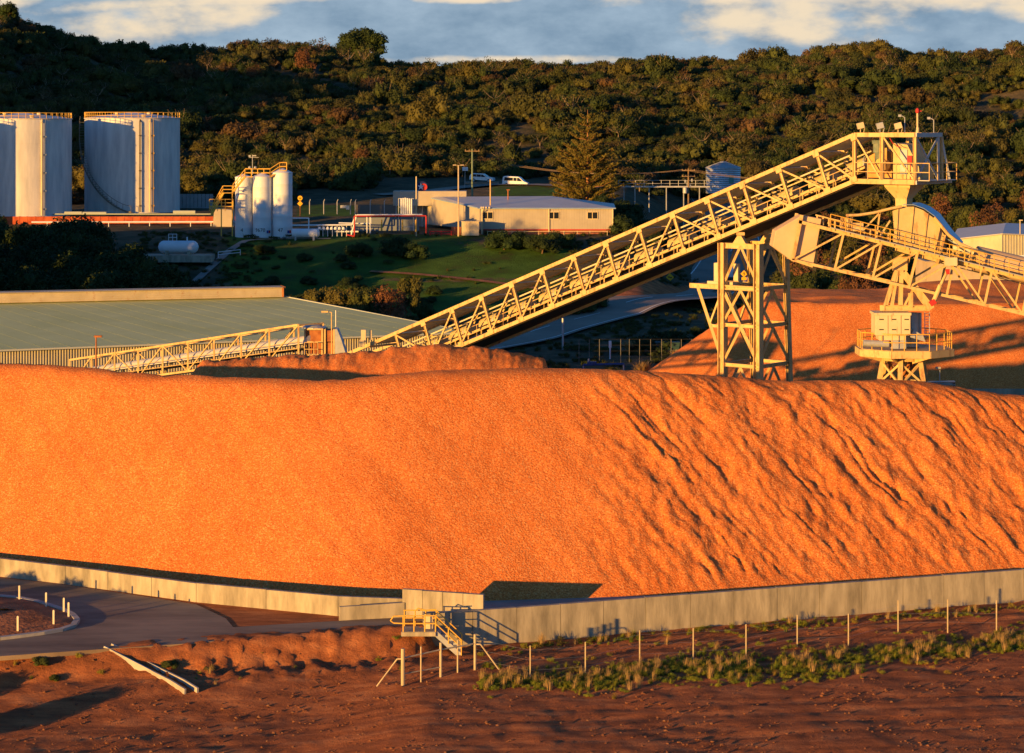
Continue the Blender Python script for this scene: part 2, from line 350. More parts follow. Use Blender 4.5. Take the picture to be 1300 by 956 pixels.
# ------------------------------------------------------------------ ground
ys = np.concatenate([np.arange(78, 130, 0.3), np.arange(130, 250, 1.5), np.arange(250, 480, 1.0), np.arange(480, 900, 6), np.arange(900, 1900, 60)])
us = np.concatenate([np.linspace(-1.7, -0.28, 50), np.arange(-0.275, 0.275, 0.0022), np.linspace(0.28, 1.7, 50)])
YY, UU = np.meshgrid(ys, us, indexing='ij'); XX = UU * YY; ZZ = G(XX, YY)
PXg = 650 + UU * F
# lumps: churned earth of the embankment and the track verge
yard = sstep(YY, gedge(XX) - 0.4, gedge(XX)) * (XX < -3.9)
fore = (1 - sstep(YY, 124, 128)) * (1 - yard)
bank = np.exp(-((YY - (gedge(XX) - 1.6)) / 1.9) ** 2) * (1 - sstep(XX, -4.5, -1.5)) * sstep(XX, -19, -15)
lum = fbm(XX / 0.7, YY / 0.9, 5, 0.6); clod = np.clip(vnoise(XX / 0.33 + 5, YY / 0.38) - 0.55, 0, 1) * 0.5
ZZ = ZZ + fore * (lum * 0.10 + fbm(XX / 4, YY / 3, 3) * 0.16) + bank * (np.abs(lum) * 1.0 + clod + fbm(XX / 2.2, YY / 1.6, 3) * 0.45) + fore * clod * 0.12
rutc = np.interp(XX, [-2, 6, 28], [107.0, 110.6, 117.8]); wob = fbm(XX / 5, YY * 0, 3) * 0.5
for off_ in (-0.2, -1.7, 1.0): ZZ = ZZ - (XX > -3) * 0.07 * np.exp(-((YY - rutc - off_ - wob) / 0.22) ** 2)
for off_ in (0, 1.7, 3.4, 5.1): ZZ = ZZ - 0.04 * np.exp(-((YY - 92.5 - off_ - 0.12 * XX - wob * 2) / 0.24) ** 2)
ZZ = ZZ - 0.02 * fore + (YY > 128) * (YY < 480) * fbm(XX / 9, YY / 9, 4) * 0.35 * (1 - sstep(YY, 470, 480)) * (1 - np.exp(-((UU - 0.075) / 0.05) ** 2) * 0.8)
V = np.stack([XX, YY, ZZ], -1).reshape(-1, 3)
gm = npmesh('ground', V, gridfaces(len(ys), len(us)), ground_mat())
scrub = sstep(YY, 150, 170) * 0.9; scrub = np.maximum(scrub, 0.36 * fore * sstep(XX, -6, 2) * np.exp(-((YY - (103.5 + 0.25 * XX)) / 3.0) ** 2))
scrub = scrub * (1 - 0.75 * np.exp(-((YY - np.interp(PXg, [600, 700, 780, 860, 900], [262, 276, 293, 310, 328])) / 9) ** 2) * (PXg > 500) * (PXg < 960))
lawn = sstep(YY, 276, 284) * (1 - sstep(YY, 332, 337)) * sstep(PXg, 240, 330) * (1 - sstep(PXg, 690, 760))
lawn = lawn * (1 - 0.6 * np.exp(-((YY - 304) / 1.6) ** 2) * (PXg > 480))
lawn = lawn - 0.75 * np.exp(-(((PXg - 640) / 70) ** 2)) * np.exp(-((YY - 327) / 6) ** 2)
lawn = np.maximum(lawn, 0.7 * sstep(YY, 405, 415) * (1 - sstep(YY, 425, 445)) * sstep(PXg, 600, 640) * (1 - sstep(PXg, 720, 760)))
lawn = np.maximum(lawn, 0.75 * sstep(YY, 365, 372) * (1 - sstep(YY, 395, 405)) * sstep(PXg, 360, 390) * (1 - sstep(PXg, 500, 540)))
for nm, arr in (('scrub', scrub), ('lawn', lawn)):
    a = gm.attributes.new(nm, 'FLOAT', 'POINT'); a.data.foreach_set('value', np.clip(arr, 0, 1).astype(np.float32).ravel())
go = bpy.data.objects.new('ground', gm); COL.objects.link(go); tag(go, kind='structure')

# ------------------------------------------------------------------ yard road, kerbed island, mid-ground roads
def yd(px, y, z=1.0): D = (CH - z) * F / (y - YH); return Vector(((px - 650) / F * D, D, z))
poly = [(-80, 734), (0, 734), (83, 743), (170, 756), (249, 768), (287, 786), (296, 797), (430, 789), (500, 784), (535, 786), (542, 792), (530, 797), (400, 802), (250, 817), (100, 827), (0, 834), (-80, 839)]
pr = [yd(a, b) + Vector((0, 0, 0.03)) for a, b in poly]
MB().prism(pr, (0, 0, -0.2)).build('yard_road', ASPH); tag(bpy.data.objects['yard_road'], kind='structure')
def ribbon(name, m, pts, wid, dz, kind='structure', sub=10, offs=0.0, cross=5, gaps=None):
    P = [Vector((p[0], p[1], 0)) for p in pts]; Q = []
    for i in range(len(P) - 1):
        p0 = P[max(i - 1, 0)]; p1 = P[i]; p2 = P[i + 1]; p3 = P[min(i + 2, len(P) - 1)]
        for k in range(sub):
            t = k / sub; Q.append(0.5 * ((2 * p1) + (p2 - p0) * t + (2 * p0 - 5 * p1 + 4 * p2 - p3) * t * t + (3 * p1 - p0 - 3 * p2 + p3) * t ** 3))
    Q.append(P[-1]); mb = MB(); vs = []; fs = []
    for i, q in enumerate(Q):
        d = (Q[min(i + 1, len(Q) - 1)] - Q[max(i - 1, 0)]).normalized(); nrm = Vector((-d.y, d.x, 0))
        zc = g1(q.x, q.y)
        for j in range(cross):
            o = q + nrm * (offs + (j / (cross - 1) - 0.5) * wid); vs.append((o.x, o.y, max(g1(o.x, o.y), zc - 0.2) * 0.5 + zc * 0.5 + dz))
    for i in range(len(Q) - 1):
        if gaps and (i // gaps) % 2: continue
        for j in range(cross - 1): a = i * cross + j; fs.append((a, a + 1, a + cross + 1, a + cross))
    mb.add(vs, fs); o = mb.build(name, m); tag(o, kind=kind); return o
def xy(px, D): return ((px - 650) / F * D, D)
rp = [xy(560, 246), xy(640, 258), xy(700, 271), xy(780, 287), xy(860, 304), xy(905, 330), xy(925, 365), xy(932, 395), xy(925, 425), xy(905, 450)]
ribbon('public_road', ROADM, rp, 9.5, 0.30); ribbon('road_edge_line', LINE, rp, 0.18, 0.34, offs=4.2, cross=2); ribbon('road_edge_line', LINE, rp, 0.18, 0.34, offs=-4.2, cross=2)
ribbon('road_centre_line', LINE, rp, 0.16, 0.34, offs=0.2, cross=2, gaps=4)
ribbon('hill_road', ROADM, [xy(480, 415), xy(540, 421), xy(580, 428), xy(625, 434), xy(680, 434), xy(760, 428)], 4.2, 0.25)
ribbon('footpath', CONCF, [xy(235, 298), xy(275, 313), xy(300, 322), xy(330, 327), xy(420, 328)], 1.1, 0.15, cross=3)
ribbon('dirt_track', DIRT, [xy(470, 308), xy(540, 306), xy(610, 303), xy(680, 299), xy(760, 292)], 1.3, 0.16, cross=3)
# island inside the loop
isl = [(-90, 757), (0, 759.5), (21, 761.5), (45, 766), (62, 771), (80, 777), (92, 783), (98, 790), (93, 797), (78, 802), (55, 806), (25, 810), (0, 813), (-90, 819)]
ip = [yd(a, b) for a, b in isl]; cen = Vector((-24.5, 111.5, 1.0))
k = MB()
for a, b in zip(ip[:-1], ip[1:]): k.beam(a + Vector((0, 0, 0.05)), b + Vector((0, 0, 0.05)), 0.28, 0.24)
ko = k.build('island_kerb', KERB); tag(ko, kind='structure')
vs = []; fs = []; nr = 7
for r_ in range(nr):
    f = r_ / (nr - 1)
    for p in ip:
        q = p.lerp(Vector((-24.5 + (p.x + 24.5) * 0.15, 111.2 + (p.y - 111.2) * 0.05, 1)), f)
        vs.append((q.x, q.y, 1.10 + 0.25 * math.sin(f * 1.5) + (random.random() - 0.5) * 0.06 * (r_ > 0)))
n_ = len(ip); fs = [(r_ * n_ + i, r_ * n_ + i + 1, (r_ + 1) * n_ + i + 1, (r_ + 1) * n_ + i) for r_ in range(nr - 1) for i in range(n_ - 1)]
o = MB().add(vs, fs).build('island_earth', DIRT, smooth=True); tag(o, kind='structure')
# concrete floor that the woodchips stand on
fl = [(-60, 125.5, 0), (-26.8, 121.2, 0), (-8.3, 111.6, 0), (-5, 111.3, 0), (-1.2, 110.0, 0), (6.5, 112.6, 0), (27, 120.0, 0), (60, 131, 0), (60, 158, 0), (-60, 158, 0)]
o = MB().prism([(a, b, 0.55) for a, b, c in fl], (0, 0, 0.47)).build('stockpile_floor', CONCF); tag(o, kind='structure')

# ------------------------------------------------------------------ concrete walls
def wall(name, pts, zb, zt, th, label, panel=2.4, side=1, mname=CONC):
    """pts: plan polyline, zb/zt: bottom and top at each point"""
    mb = MB()
    for i in range(len(pts) - 1):
        a = Vector((*pts[i], 0)); b = Vector((*pts[i + 1], 0)); Ln = (b - a).length; d = (b - a) / Ln; nn = Vector((-d.y, d.x, 0)) * side
        n = max(1, round(Ln / panel))
        for j in range(n):
            t0 = j / n; t1 = (j + 1) / n; g_ = 0.012 / Ln
            p = a.lerp(b, t0 + g_); q = a.lerp(b, t1 - g_)
            f = lambda arr, t: arr[i] + (arr[i + 1] - arr[i]) * t
            jz = random.uniform(-0.012, 0.012); jn = nn * random.uniform(-0.008, 0.008)
            P = [p + jn, q + jn, q + nn * th + jn, p + nn * th + jn]
            mb.hexa([P[0] + Vector((0, 0, f(zb, t0))), P[1] + Vector((0, 0, f(zb, t1))), P[2] + Vector((0, 0, f(zb, t1))), P[3] + Vector((0, 0, f(zb, t0))),
                     P[0] + Vector((0, 0, f(zt, t0) + jz)), P[1] + Vector((0, 0, f(zt, t1) + jz)), P[2] + Vector((0, 0, f(zt, t1) + jz)), P[3] + Vector((0, 0, f(zt, t0) + jz))])
        mb.beam(a + nn * th * 0.5 + Vector((0, 0, zb[i] + 0.3)), b + nn * th * 0.5 + Vector((0, 0, zb[i + 1] + 0.3)), th * 0.6, 1.2 if zt[i] - zb[i] > 1.4 else 0.7)
    return solo(mb, name, mname, label, 'wall')
def X_(px, D): return (px - 650) / F * D
wall('retaining_wall', [(X_(-120, 123.5), 123.5), (X_(0, 120.9), 120.9), (X_(83, 118.9), 118.9), (X_(249, 114.5), 114.5), (X_(429, 111.3), 111.3), (X_(512, 111.7), 111.7)],
     [0.7] * 6, [1.95, 1.95, 1.93, 1.93, 1.95, 1.75], 0.25, 'low sunlit concrete wall running beside the yard road at left', 3.4)
wall('retaining_wall', [(X_(431, 110.2), 110.2), (X_(514, 110.9), 110.9)], [0.7, 0.7], [1.66, 1.72], 0.22, 'short dull concrete wall stub beside the end of the yard road', 3.3)
wall('retaining_wall', [(-5.28, 111.0), (-1.36, 109.9)], [0.6, 0.6], [2.35, 2.32], 0.25, 'tallest concrete wall, bright panels behind the yellow stair', 0.98)
wall('retaining_wall', [(X_(538, 108.7), 108.7), (X_(600, 109.3), 109.3), (X_(820, 112.5), 112.5), (X_(1300, 119.6), 119.6), (X_(1500, 122.5), 122.5)],
     [-0.2] * 5, [1.72, 1.68, 1.64, 1.62, 1.62], 0.28, 'long grey concrete wall holding the woodchips above the dirt track', 2.35)
wall('retaining_wall', [(X_(1150, 205), 205), (X_(1450, 205), 205)], [-0.1, -0.1], [0.95, 0.95], 0.3, 'distant low concrete wall at the foot of the second woodchip heap', 3.0)

# ------------------------------------------------------------------ woodchip piles
def chip_mat():
    m = bpy.data.materials.new('woodchips'); m.use_nodes = True; t = m.node_tree; n = t.nodes; l = t.links; b = n['Principled BSDF']
    b.inputs['Roughness'].default_value = 0.95; b.inputs['Specular IOR Level'].default_value = 0.1
    tcn = n.new('ShaderNodeTexCoord')
    v = n.new('ShaderNodeTexVoronoi'); v.inputs['Scale'].default_value = 17.0; v.inputs['Randomness'].default_value = 1; l.new(tcn.outputs['Object'], v.inputs['Vector'])
    v2 = n.new('ShaderNodeTexVoronoi'); v2.inputs['Scale'].default_value = 9.0; l.new(tcn.outputs['Object'], v2.inputs['Vector'])
    sp = n.new('ShaderNodeSeparateColor'); l.new(v.outputs['Color'], sp.inputs[0])
    r = n.new('ShaderNodeValToRGB'); l.new(sp.outputs[0], r.inputs[0]); e = r.color_ramp.elements
    e[0].position = 0.0; e[0].color = (0.52, 0.135, 0.034, 1); e[1].position = 1.0; e[1].color = (0.86, 0.40, 0.14, 1)
    e.new(0.25).color = (0.68, 0.195, 0.045, 1); e.new(0.75).color = (0.80, 0.26, 0.062, 1)
    nz_ = n.new('ShaderNodeTexNoise'); nz_.inputs['Scale'].default_value = 0.22; nz_.inputs['Detail'].default_value = 6; l.new(tcn.outputs['Object'], nz_.inputs['Vector'])
    r2 = n.new('ShaderNodeValToRGB'); l.new(nz_.outputs[0], r2.inputs[0]); e = r2.color_ramp.elements; e[0].position = 0.3; e[0].color = (0.90, 0.85, 0.82, 1); e[1].position = 0.7; e[1].color = (1, 1, 1, 1)
    mm = n.new('ShaderNodeMix'); mm.data_type = 'RGBA'; mm.blend_type = 'MULTIPLY'; mm.inputs[0].default_value = 1; l.new(r.outputs[0], mm.inputs[6]); l.new(r2.outputs[0], mm.inputs[7])
    mp3 = n.new('ShaderNodeMapping'); mp3.inputs['Rotation'].default_value = (0, 0, 0.55); mp3.inputs['Scale'].default_value = (1.0, 0.22, 0.5); l.new(tcn.outputs['Object'], mp3.inputs[0])
    n3 = n.new('ShaderNodeTexNoise'); n3.inputs['Scale'].default_value = 0.9; n3.inputs['Detail'].default_value = 8; n3.inputs['Roughness'].default_value = 0.65; l.new(mp3.outputs[0], n3.inputs['Vector'])
    r3 = n.new('ShaderNodeValToRGB'); l.new(n3.outputs[0], r3.inputs[0]); e = r3.color_ramp.elements; e[0].position = 0.33; e[0].color = (0.88, 0.84, 0.80, 1); e[1].position = 0.6; e[1].color = (1, 1, 1, 1)
    m3 = n.new('ShaderNodeMix'); m3.data_type = 'RGBA'; m3.blend_type = 'MULTIPLY'; m3.inputs[0].default_value = 1; l.new(mm.outputs[2], m3.inputs[6]); l.new(r3.outputs[0], m3.inputs[7])
    l.new(m3.outputs[2], b.inputs['Base Color'])
    ad = n.new('ShaderNodeMath'); ad.operation = 'MULTIPLY_ADD'; l.new(sp.outputs[1], ad.inputs[0]); ad.inputs[1].default_value = 0.6; l.new(v2.outputs['Distance'], ad.inputs[2])
    bb = n.new('ShaderNodeBump'); bb.inputs['Strength'].default_value = 0.4; bb.inputs['Distance'].default_value = 0.06; l.new(ad.outputs[0], bb.inputs['Height']); l.new(bb.outputs[0], b.inputs['Normal'])
    return m
CHIPS = chip_mat()
CR = np.array([(-300, 470), (0, 463), (60, 466), (130, 472), (200, 478), (300, 482), (400, 486), (480, 480), (560, 473), (640, 471), (720, 471), (800, 473), (880, 478), (940, 483), (1000, 487), (1060, 486), (1120, 485), (1170, 488), (1230, 497), (1300, 505), (1500, 515)])
TOE = np.array([(-500, 134), (-200, 128), (0, 122.2), (430, 113.6), (560, 114.2), (640, 115.0), (810, 115.6), (1300, 121.3), (1500, 124), (1900, 129)])
_px = np.arange(-500, 1901, 10.0); _t = np.interp(_px, TOE[:, 0], TOE[:, 1]); _k = np.exp(-(np.arange(-30, 31) / 13.0) ** 2); _k /= _k.sum()
TOE = np.column_stack([_px, np.convolve(np.pad(_t, 30, mode='edge'), _k, 'valid')])
SL = 0.72
def pile_main(X, Y):
    px = 650 + X / Y * F; toe = np.interp(px, TOE[:, 0], TOE[:, 1])
    yc = np.interp(px, CR[:, 0], CR[:, 1]); kk = (yc - YH) / F
    zc = (CH - kk * (toe - 1 / SL)) / (1 + kk / SL); Dc = toe + (zc - 1) / SL
    s = Y - toe; rm = sstep(px, 690, 860); q = X + 0.62 * s + 1.6 * fbm(X / 7, Y / 7, 3) + 0.5 * fbm(X / 1.4 + 4, Y / 2.0, 3)
    rid = fbm(q / 1.0 + 3, s * 0.10 + 5, 4, 0.6); gul = fbm(q / 0.75 + 31, s * 0.13, 3, 0.6)
    gl = np.clip(0.10 - np.abs(gul + 0.03), 0, 1) / 0.10
    med = fbm(X / 0.55, Y / 0.8, 4, 0.6)
    d = rm * (rid * 0.40 - gl ** 1.5 * 0.22 * np.clip(vnoise(q / 2.2, s / 3) * 2 - 0.7, 0, 1) + med * 0.32) + fbm(X / 3.5 + 9, Y / 5, 4) * 0.22 + fbm((X + 0.9 * s) / 1.6, s * 0.12, 3) * 0.13 + med * 0.05
    d = d * sstep(s, -0.5, 1.8)
    front = 1 + SL * s + d
    hm = sstep(px, 150, 260) * (1 - sstep(px, 690, 735))           # hollow scraped behind the crest
    top = zc + 0.02 * (Y - Dc) + fbm(X / 2.2, Y / 2.2, 3) * 0.10 + d * 0.15
    h = -np.log(np.exp(-np.clip(front, -3, 30) * 3.2) + np.exp(-top * 3.2)) / 3.2
    edge = Y - Dc
    dropL = top - np.clip(edge - 1.3, 0, None) * 0.70 + fbm(X / 1.5, Y / 1.5, 3) * 0.25
    floor = 7.3 + fbm(X / 4, Y / 4, 4) * 0.5
    pk = np.interp(px, [150, 175, 215, 250, 330, 380, 450, 497, 560, 620, 660, 700, 726, 760], [478, 476, 461, 459, 455, 451, 450, 443, 438.5, 442, 449, 459, 468, 478])
    zb = CH - (pk - YH) * 151.5 / F + fbm(X / 1.1, Y / 3.0, 4, 0.6) * 0.55
    back = np.minimum(floor + sstep(Y, 143.0, 151.5) * (zb - 7.3), zb - np.clip(Y - 152, 0, None) * 0.8)
    inner = np.maximum(dropL, np.minimum(back, np.where(Y > 138, 50, 0) + floor)) * hm + dropL * (1 - hm)
    h = np.where(edge > 0, np.minimum(np.maximum(h, 0.0), inner), h)
    h = np.minimum(h, (52 - np.abs(X)) * 0.7)
    return h
def hf(name, xs, ys_, fn, m, zmin, label, cat, extra=None):
    YY, XX = np.meshgrid(ys_, xs, indexing='ij'); Z = fn(XX, YY); Z = np.maximum(Z, zmin - 0.25)
    c = Vector((float(np.mean(xs)), float(np.mean(ys_)), zmin)); V = np.stack([XX - c.x, YY - c.y, Z - c.z], -1).reshape(-1, 3)
    Fc = gridfaces(len(ys_), len(xs)); zz = Z.reshape(-1); keep = (zz[Fc] > zmin - 0.2).any(1)
    me = npmesh(name, V, Fc[keep], m); bm = bmesh.new(); bm.from_mesh(me); bmesh.ops.delete(bm, geom=[v for v in bm.verts if not v.link_faces], context='VERTS'); bm.to_mesh(me); bm.free()
    o = bpy.data.objects.new(name, me); COL.objects.link(o); o.location = c; tag(o, label, cat); return o
xs = np.concatenate([np.arange(-54, -31, 0.5), np.arange(-31, 34, 0.105), np.arange(34, 54, 0.5)])
ysp = np.concatenate([np.arange(111.5, 135.5, 0.105), np.arange(135.5, 170, 0.3)])
hf('woodchip_pile', xs, ysp, pile_main, CHIPS, 1.0, 'huge foreground heap of orange woodchips with a gullied right flank', 'woodchip pile')
def pile_far(X, Y):
    dx = np.clip(24.0 + (Y - 225) * 0.25 - X, 0, None); toe = 207 + 0 * X
    s = Y - toe; dist = np.minimum(s * 0.7, 60)
    n_ = fbm(X / 3, Y / 3, 4) * 0.35; cone = 7.6 - np.sqrt(np.clip(218 - Y, 0, None) ** 2 + dx ** 2) * 0.68
    backc = 7.6 - np.sqrt(np.clip(Y - 236, 0, None) ** 2 + dx ** 2) * 0.6
    top = 7.5 + fbm(X / 7, Y / 7, 4) * 0.9 + 1.4 * sstep(X, 36, 46) * sstep(Y, 226, 236)
    return np.minimum(np.minimum(cone, backc), top) * 1.0 + n_ + 0.9 * sstep(X, 36, 46) * sstep(Y, 226, 234) * (Y < 240)
hf('woodchip_pile', np.arange(10, 75, 0.35), np.arange(203, 252, 0.35), pile_far, CHIPS, 0.0, 'second woodchip heap further back behind the lattice towers', 'woodchip pile')
# ------------------------------------------------------------------ main inclined conveyor gallery
d2 = Vector((0.765, -0.644, 0)); p2 = Vector((0.644, 0.765, 0)); O = Vector((21.07, 142.0, 0)); TAN = 0.377; GW = 3.1; HT = 2.85
def gp(s, q, h):      # s along, q across (0 = near face), h above the bottom chord
    z = 21.13 + (s * TAN if s < 0 else 0) + h
    v = O + d2 * s + p2 * q; return Vector((v.x, v.y, z))
gal = thing('conveyor_gallery', 'long cream lattice conveyor gallery climbing from the heap to the head platform', 'conveyor', gp(0, 1.5, -21.1))
SEND = -44.0; nodes = [-2.75 * i for i in range(17)]
inc = Vector((d2.x, d2.y, TAN)).normalized(); upn = Vector((-d2.x * TAN, -d2.y * TAN, 1)).normalized()
lean = 0.30 * HT    # posts stand square to the slope: foot shifted up-slope
for q, nm in ((0, 'near_truss'), (GW, 'far_truss')):
    mb = MB()
    mb.beam(gp(SEND, q, HT), gp(0, q, HT), 0.2, 0.24, upn); mb.beam(gp(SEND + 3.5, q, 0), gp(0, q, 0), 0.2, 0.26, upn)
    mb.beam(gp(SEND, q, HT - 0.1), gp(SEND + 3.6, q, 0), 0.12, 0.15)
    if q: mb.beam(gp(SEND + 3.5, q, -0.25), gp(0, q, -0.25), 0.12, 0.22, upn)
    for i, s in enumerate(nodes):
        top = gp(s, q, HT - 0.1); lf = lean if s < 0 else 0
        if s > SEND + 3: mb.ibeam(top, gp(min(s + lf, 0), q, 0.1), 0.14, 0.19, 0.025, d2)
        if i + 1 < len(nodes):
            s1 = nodes[i + 1]
            if s1 < SEND + 3.2: continue
            if s > -13 or s < -35: mb.beam(gp(s1, q, HT - 0.12), gp(min(s + lean * (s < 0), 0) - 0.05, q, 0.12), 0.08, 0.11)
            else: mb.beam(gp(s1 + lean, q, 0.12), gp(s - 0.05, q, HT - 0.12), 0.08, 0.11)
        # gusset plates where the members meet
        mb.box(gp(s, q - 0.13 if q == 0 else q + 0.13, HT - 0.18), (0.45, 0.02, 0.34), (inc, p2, upn)); mb.box(gp(min(s + lf, 0), q - 0.14 if q == 0 else q + 0.14, 0.10), (0.5, 0.02, 0.34), (inc, p2, upn))
    mb.ibeam(gp(-9.4, q, HT - 0.1), gp(-9.4 + lean * 1.1, q, 0.1), 0.18, 0.24, 0.03, d2)
    mb.build(nm, STEEL, gal)
# roof sheets and cross beams
mb = MB(); m2 = MB()
for i in range(15):
    s0, s1 = nodes[i + 1], nodes[i]
    g0 = 0.10
    mb.hexa([gp(s0 + g0, 0.13, HT - 0.02), gp(s1 - g0, 0.13, HT - 0.02), gp(s1 - g0, GW - 0.13, HT - 0.02), gp(s0 + g0, GW - 0.13, HT - 0.02),
             gp(s0 + g0, 0.13, HT + 0.02), gp(s1 - g0, 0.13, HT + 0.02), gp(s1 - g0, GW - 0.13, HT + 0.02), gp(s0 + g0, GW - 0.13, HT + 0.02)])
for s in nodes:
    m2.beam(gp(s, 0.1, HT - 0.12), gp(s, GW - 0.1, HT - 0.12), 0.12, 0.14); m2.beam(gp(s + 0.6 if s < 0 else s, 0.1, 0.02), gp(s + 0.6 if s < 0 else s, GW - 0.1, 0.02), 0.14, 0.16)
mb.build('roof_sheet', ROOFSH, gal); m2.build('cross_beam', STEEL, gal)
# floor plates, belt, idler frames, covers, handrails
mb = MB()
mb.beam(gp(SEND + 4, 0.55, 0.10), gp(0, 0.55, 0.10), 0.8, 0.04, upn); mb.beam(gp(SEND + 4, GW / 2, -0.16), gp(0.0, GW / 2, -0.16), GW - 0.3, 0.05, upn)
mb.build('floor_plate', DKST, gal)
mb = MB(); mb.beam(gp(SEND + 1, 1.9, 1.02), gp(1.2, 1.9, 1.02), 1.1, 0.05, upn); mb.beam(gp(SEND + 1, 1.9, 0.45), gp(1.2, 1.9, 0.45), 1.1, 0.04, upn); mb.build('belt', DARK, gal)
mb = MB()
for q in (1.28, 2.52): mb.beam(gp(SEND + 3.4, q, 0.86), gp(0, q, 0.86), 0.09, 0.16, upn)
s = SEND + 4
while s < 0:
    for q in (1.28, 2.52): mb.beam(gp(s, q, 0.1), gp(s, q, 0.85), 0.08, 0.08)
    mb.tube(gp(s, 1.3, 0.98), gp(s, 2.5, 0.98), 0.06, 6); mb.tube(gp(s, 1.3, 0.42), gp(s, 2.5, 0.42), 0.06, 6); s += 1.22
mb.build('belt_frame', STEEL, gal)
s = -42.6; k = 0
while s < -1.0:         # curved belt covers with open gaps between them
    mb = MB(); n = 8; Ln = 1.55; vs = []
    for e in (0, Ln):
        for i in range(n + 1):
            a = math.pi * i / n; c_ = gp(s + e, 1.9, 1.0); vs.append(c_ + p2 * (-math.cos(a) * 0.72) + upn * (math.sin(a) * 0.62))
    fs = [(i, i + 1, n + 2 + i, n + 1 + i) for i in range(n)] + [tuple(range(n + 1)), tuple(range(n + 1, 2 * n + 2))[::-1]]
    mb.add(vs, fs); o = mb.build('belt_cover', HOODM, gal, smooth=True)
    b2 = MB()
    vs = []
    for e in (Ln * 0.80, Ln * 0.88):
        for i in range(n + 1):
            a = math.pi * i / n; c_ = gp(s + e, 1.9, 1.0); vs.append(c_ + p2 * (-math.cos(a) * 0.735) + upn * (math.sin(a) * 0.635))
    b2.add(vs, fs[:n]); b2.build('cover_strap', GREYST, o)
    s += 2.75; k += 1
for q in (0.22, GW - 0.2):
    mb = MB()
    for h in (0.55, 1.05): mb.path([gp(SEND + 4, q, h), gp(0, q, h)], 0.028, 5)
    s = SEND + 4.5
    while s < 0: mb.tube(gp(s, q, 0.1), gp(s, q, 1.05), 0.025, 5); s += 1.22
    mb.build('handrail', STEEL, gal)
mb = MB(); mb.beam(gp(SEND + 4, 0.3, 1.75), gp(-0.5, 0.3, 1.75), 0.12, 0.09, upn); mb.path([gp(SEND + 4, GW - 0.3, 2.0), gp(-0.5, GW - 0.3, 2.0)], 0.05, 6)
s = SEND + 5
while s < -1: mb.tube(gp(s, GW - 0.3, 0.9), gp(s, GW - 0.3, 2.0), 0.035, 5); mb.beam(gp(s, GW - 0.3, 2.0), gp(s + 0.8, 1.3, 1.7), 0.05, 0.05); s += 2.44
mb.build('service_pipe', STEEL2, gal)
# head platform
HE = 4.25
for q in (0, GW):
    mb = MB(); mb.beam(gp(0, q, HT), gp(HE, q, HT), 0.2, 0.26); mb.beam(gp(0, q, 0), gp(HE, q, 0), 0.2, 0.30)
    for s in (0, 1.95, HE): mb.ibeam(gp(s, q, 0.1), gp(s, q, HT - 0.1), 0.2, 0.22, 0.03, d2)
    mb.beam(gp(0.1, q, HT - 0.15), gp(1.85, q, 0.15), 0.09, 0.1); mb.beam(gp(2.05, q, HT - 0.15), gp(HE - 0.1, q, 0.15), 0.09, 0.1)
    mb.build('head_truss', STEEL, gal)
mb = MB()
mb.beam(gp(HE, 0, HT), gp(HE, GW, HT), 0.2, 0.26); mb.beam(gp(HE, 0, 0.0), gp(HE, GW, 0.0), 0.2, 0.28)
mb.beam(gp(HE, 0.1, HT - 0.15), gp(HE, GW - 0.4, 0.15), 0.1, 0.1); mb.beam(gp(HE, 0.1, 0.15), gp(HE, GW - 0.4, HT - 0.15), 0.1, 0.1); mb.beam(gp(HE, GW - 0.35, 0), gp(HE, GW - 0.35, HT), 0.14, 0.14)
for s in (0.0, 1.95): mb.beam(gp(s, 0.1, HT), gp(s, GW - 0.1, HT), 0.12, 0.16)
mb.beam(gp(HE, GW, HT), gp(HE + 0.4, GW + 0.35, 0), 0.1, 0.12); mb.beam(gp(HE, GW - 0.3, 0), gp(HE + 0.5, GW + 0.4, 0), 0.12, 0.2)
mb.build('end_frame', GREYST, gal)  # galvanised grey painted in for the shaded end of the cream frame
mb = MB(); mb.hexa([gp(0, 0.1, 0.08), gp(HE + 0.9, 0.1, 0.08), gp(HE + 0.9, GW + 0.3, 0.08), gp(0, GW + 0.3, 0.08), gp(0, 0.1, 0.13), gp(HE + 0.9, 0.1, 0.13), gp(HE + 0.9, GW + 0.3, 0.13), gp(0, GW + 0.3, 0.13)]); mb.build('head_floor', GREYST, gal)
mb = MB()
for h in (0.6, 1.15):
    mb.path([gp(0, -0.12, h), gp(HE, -0.12, h), gp(HE + 0.9, 0.1, h), gp(HE + 0.9, GW + 0.3, h), gp(HE - 1, GW + 0.3, h)], 0.03, 6)
for s, q in [(0.1, -0.12), (1.0, -0.12), (1.95, -0.12), (3.0, -0.12), (HE, -0.12), (HE + 0.9, 0.1), (HE + 0.9, 1.1), (HE + 0.9, 2.2), (HE + 0.9, GW + 0.3)]: mb.tube(gp(s, q, 0.1), gp(s, q, 1.15), 0.028, 6)
mb.build('head_handrail', STEEL, gal)
ORS = mat('orange_rust_panel', (0.55, 0.26, 0.08), (0.66, 0.36, 0.12), 2, rough=0.8, rust=0.8)
mb = MB(); mb.prism([gp(0.05, 1.2, 0.2), gp(1.9, 1.2, 0.2), gp(1.9, 1.2, 1.8), gp(1.2, 1.2, 1.95), gp(0.05, 1.2, 1.4)], p2 * 1.4); mb.build('drive_casing', ORS, gal)
mb = MB(); c0 = gp(1.15, 0.8, 1.75); mb.tube(c0, c0 + Vector((0, 0, 0.55)), 0.28, 12); mb.box(c0 + Vector((0, 0, 0.65)), (0.62, 0.5, 0.22)); mb.box(c0 + Vector((0.05, 0, -0.35)), (0.4, 0.5, 0.7)); mb.build('drive_motor', mat('motor_green', (0.14, 0.19, 0.16), (0.22, 0.25, 0.2), 4), gal)
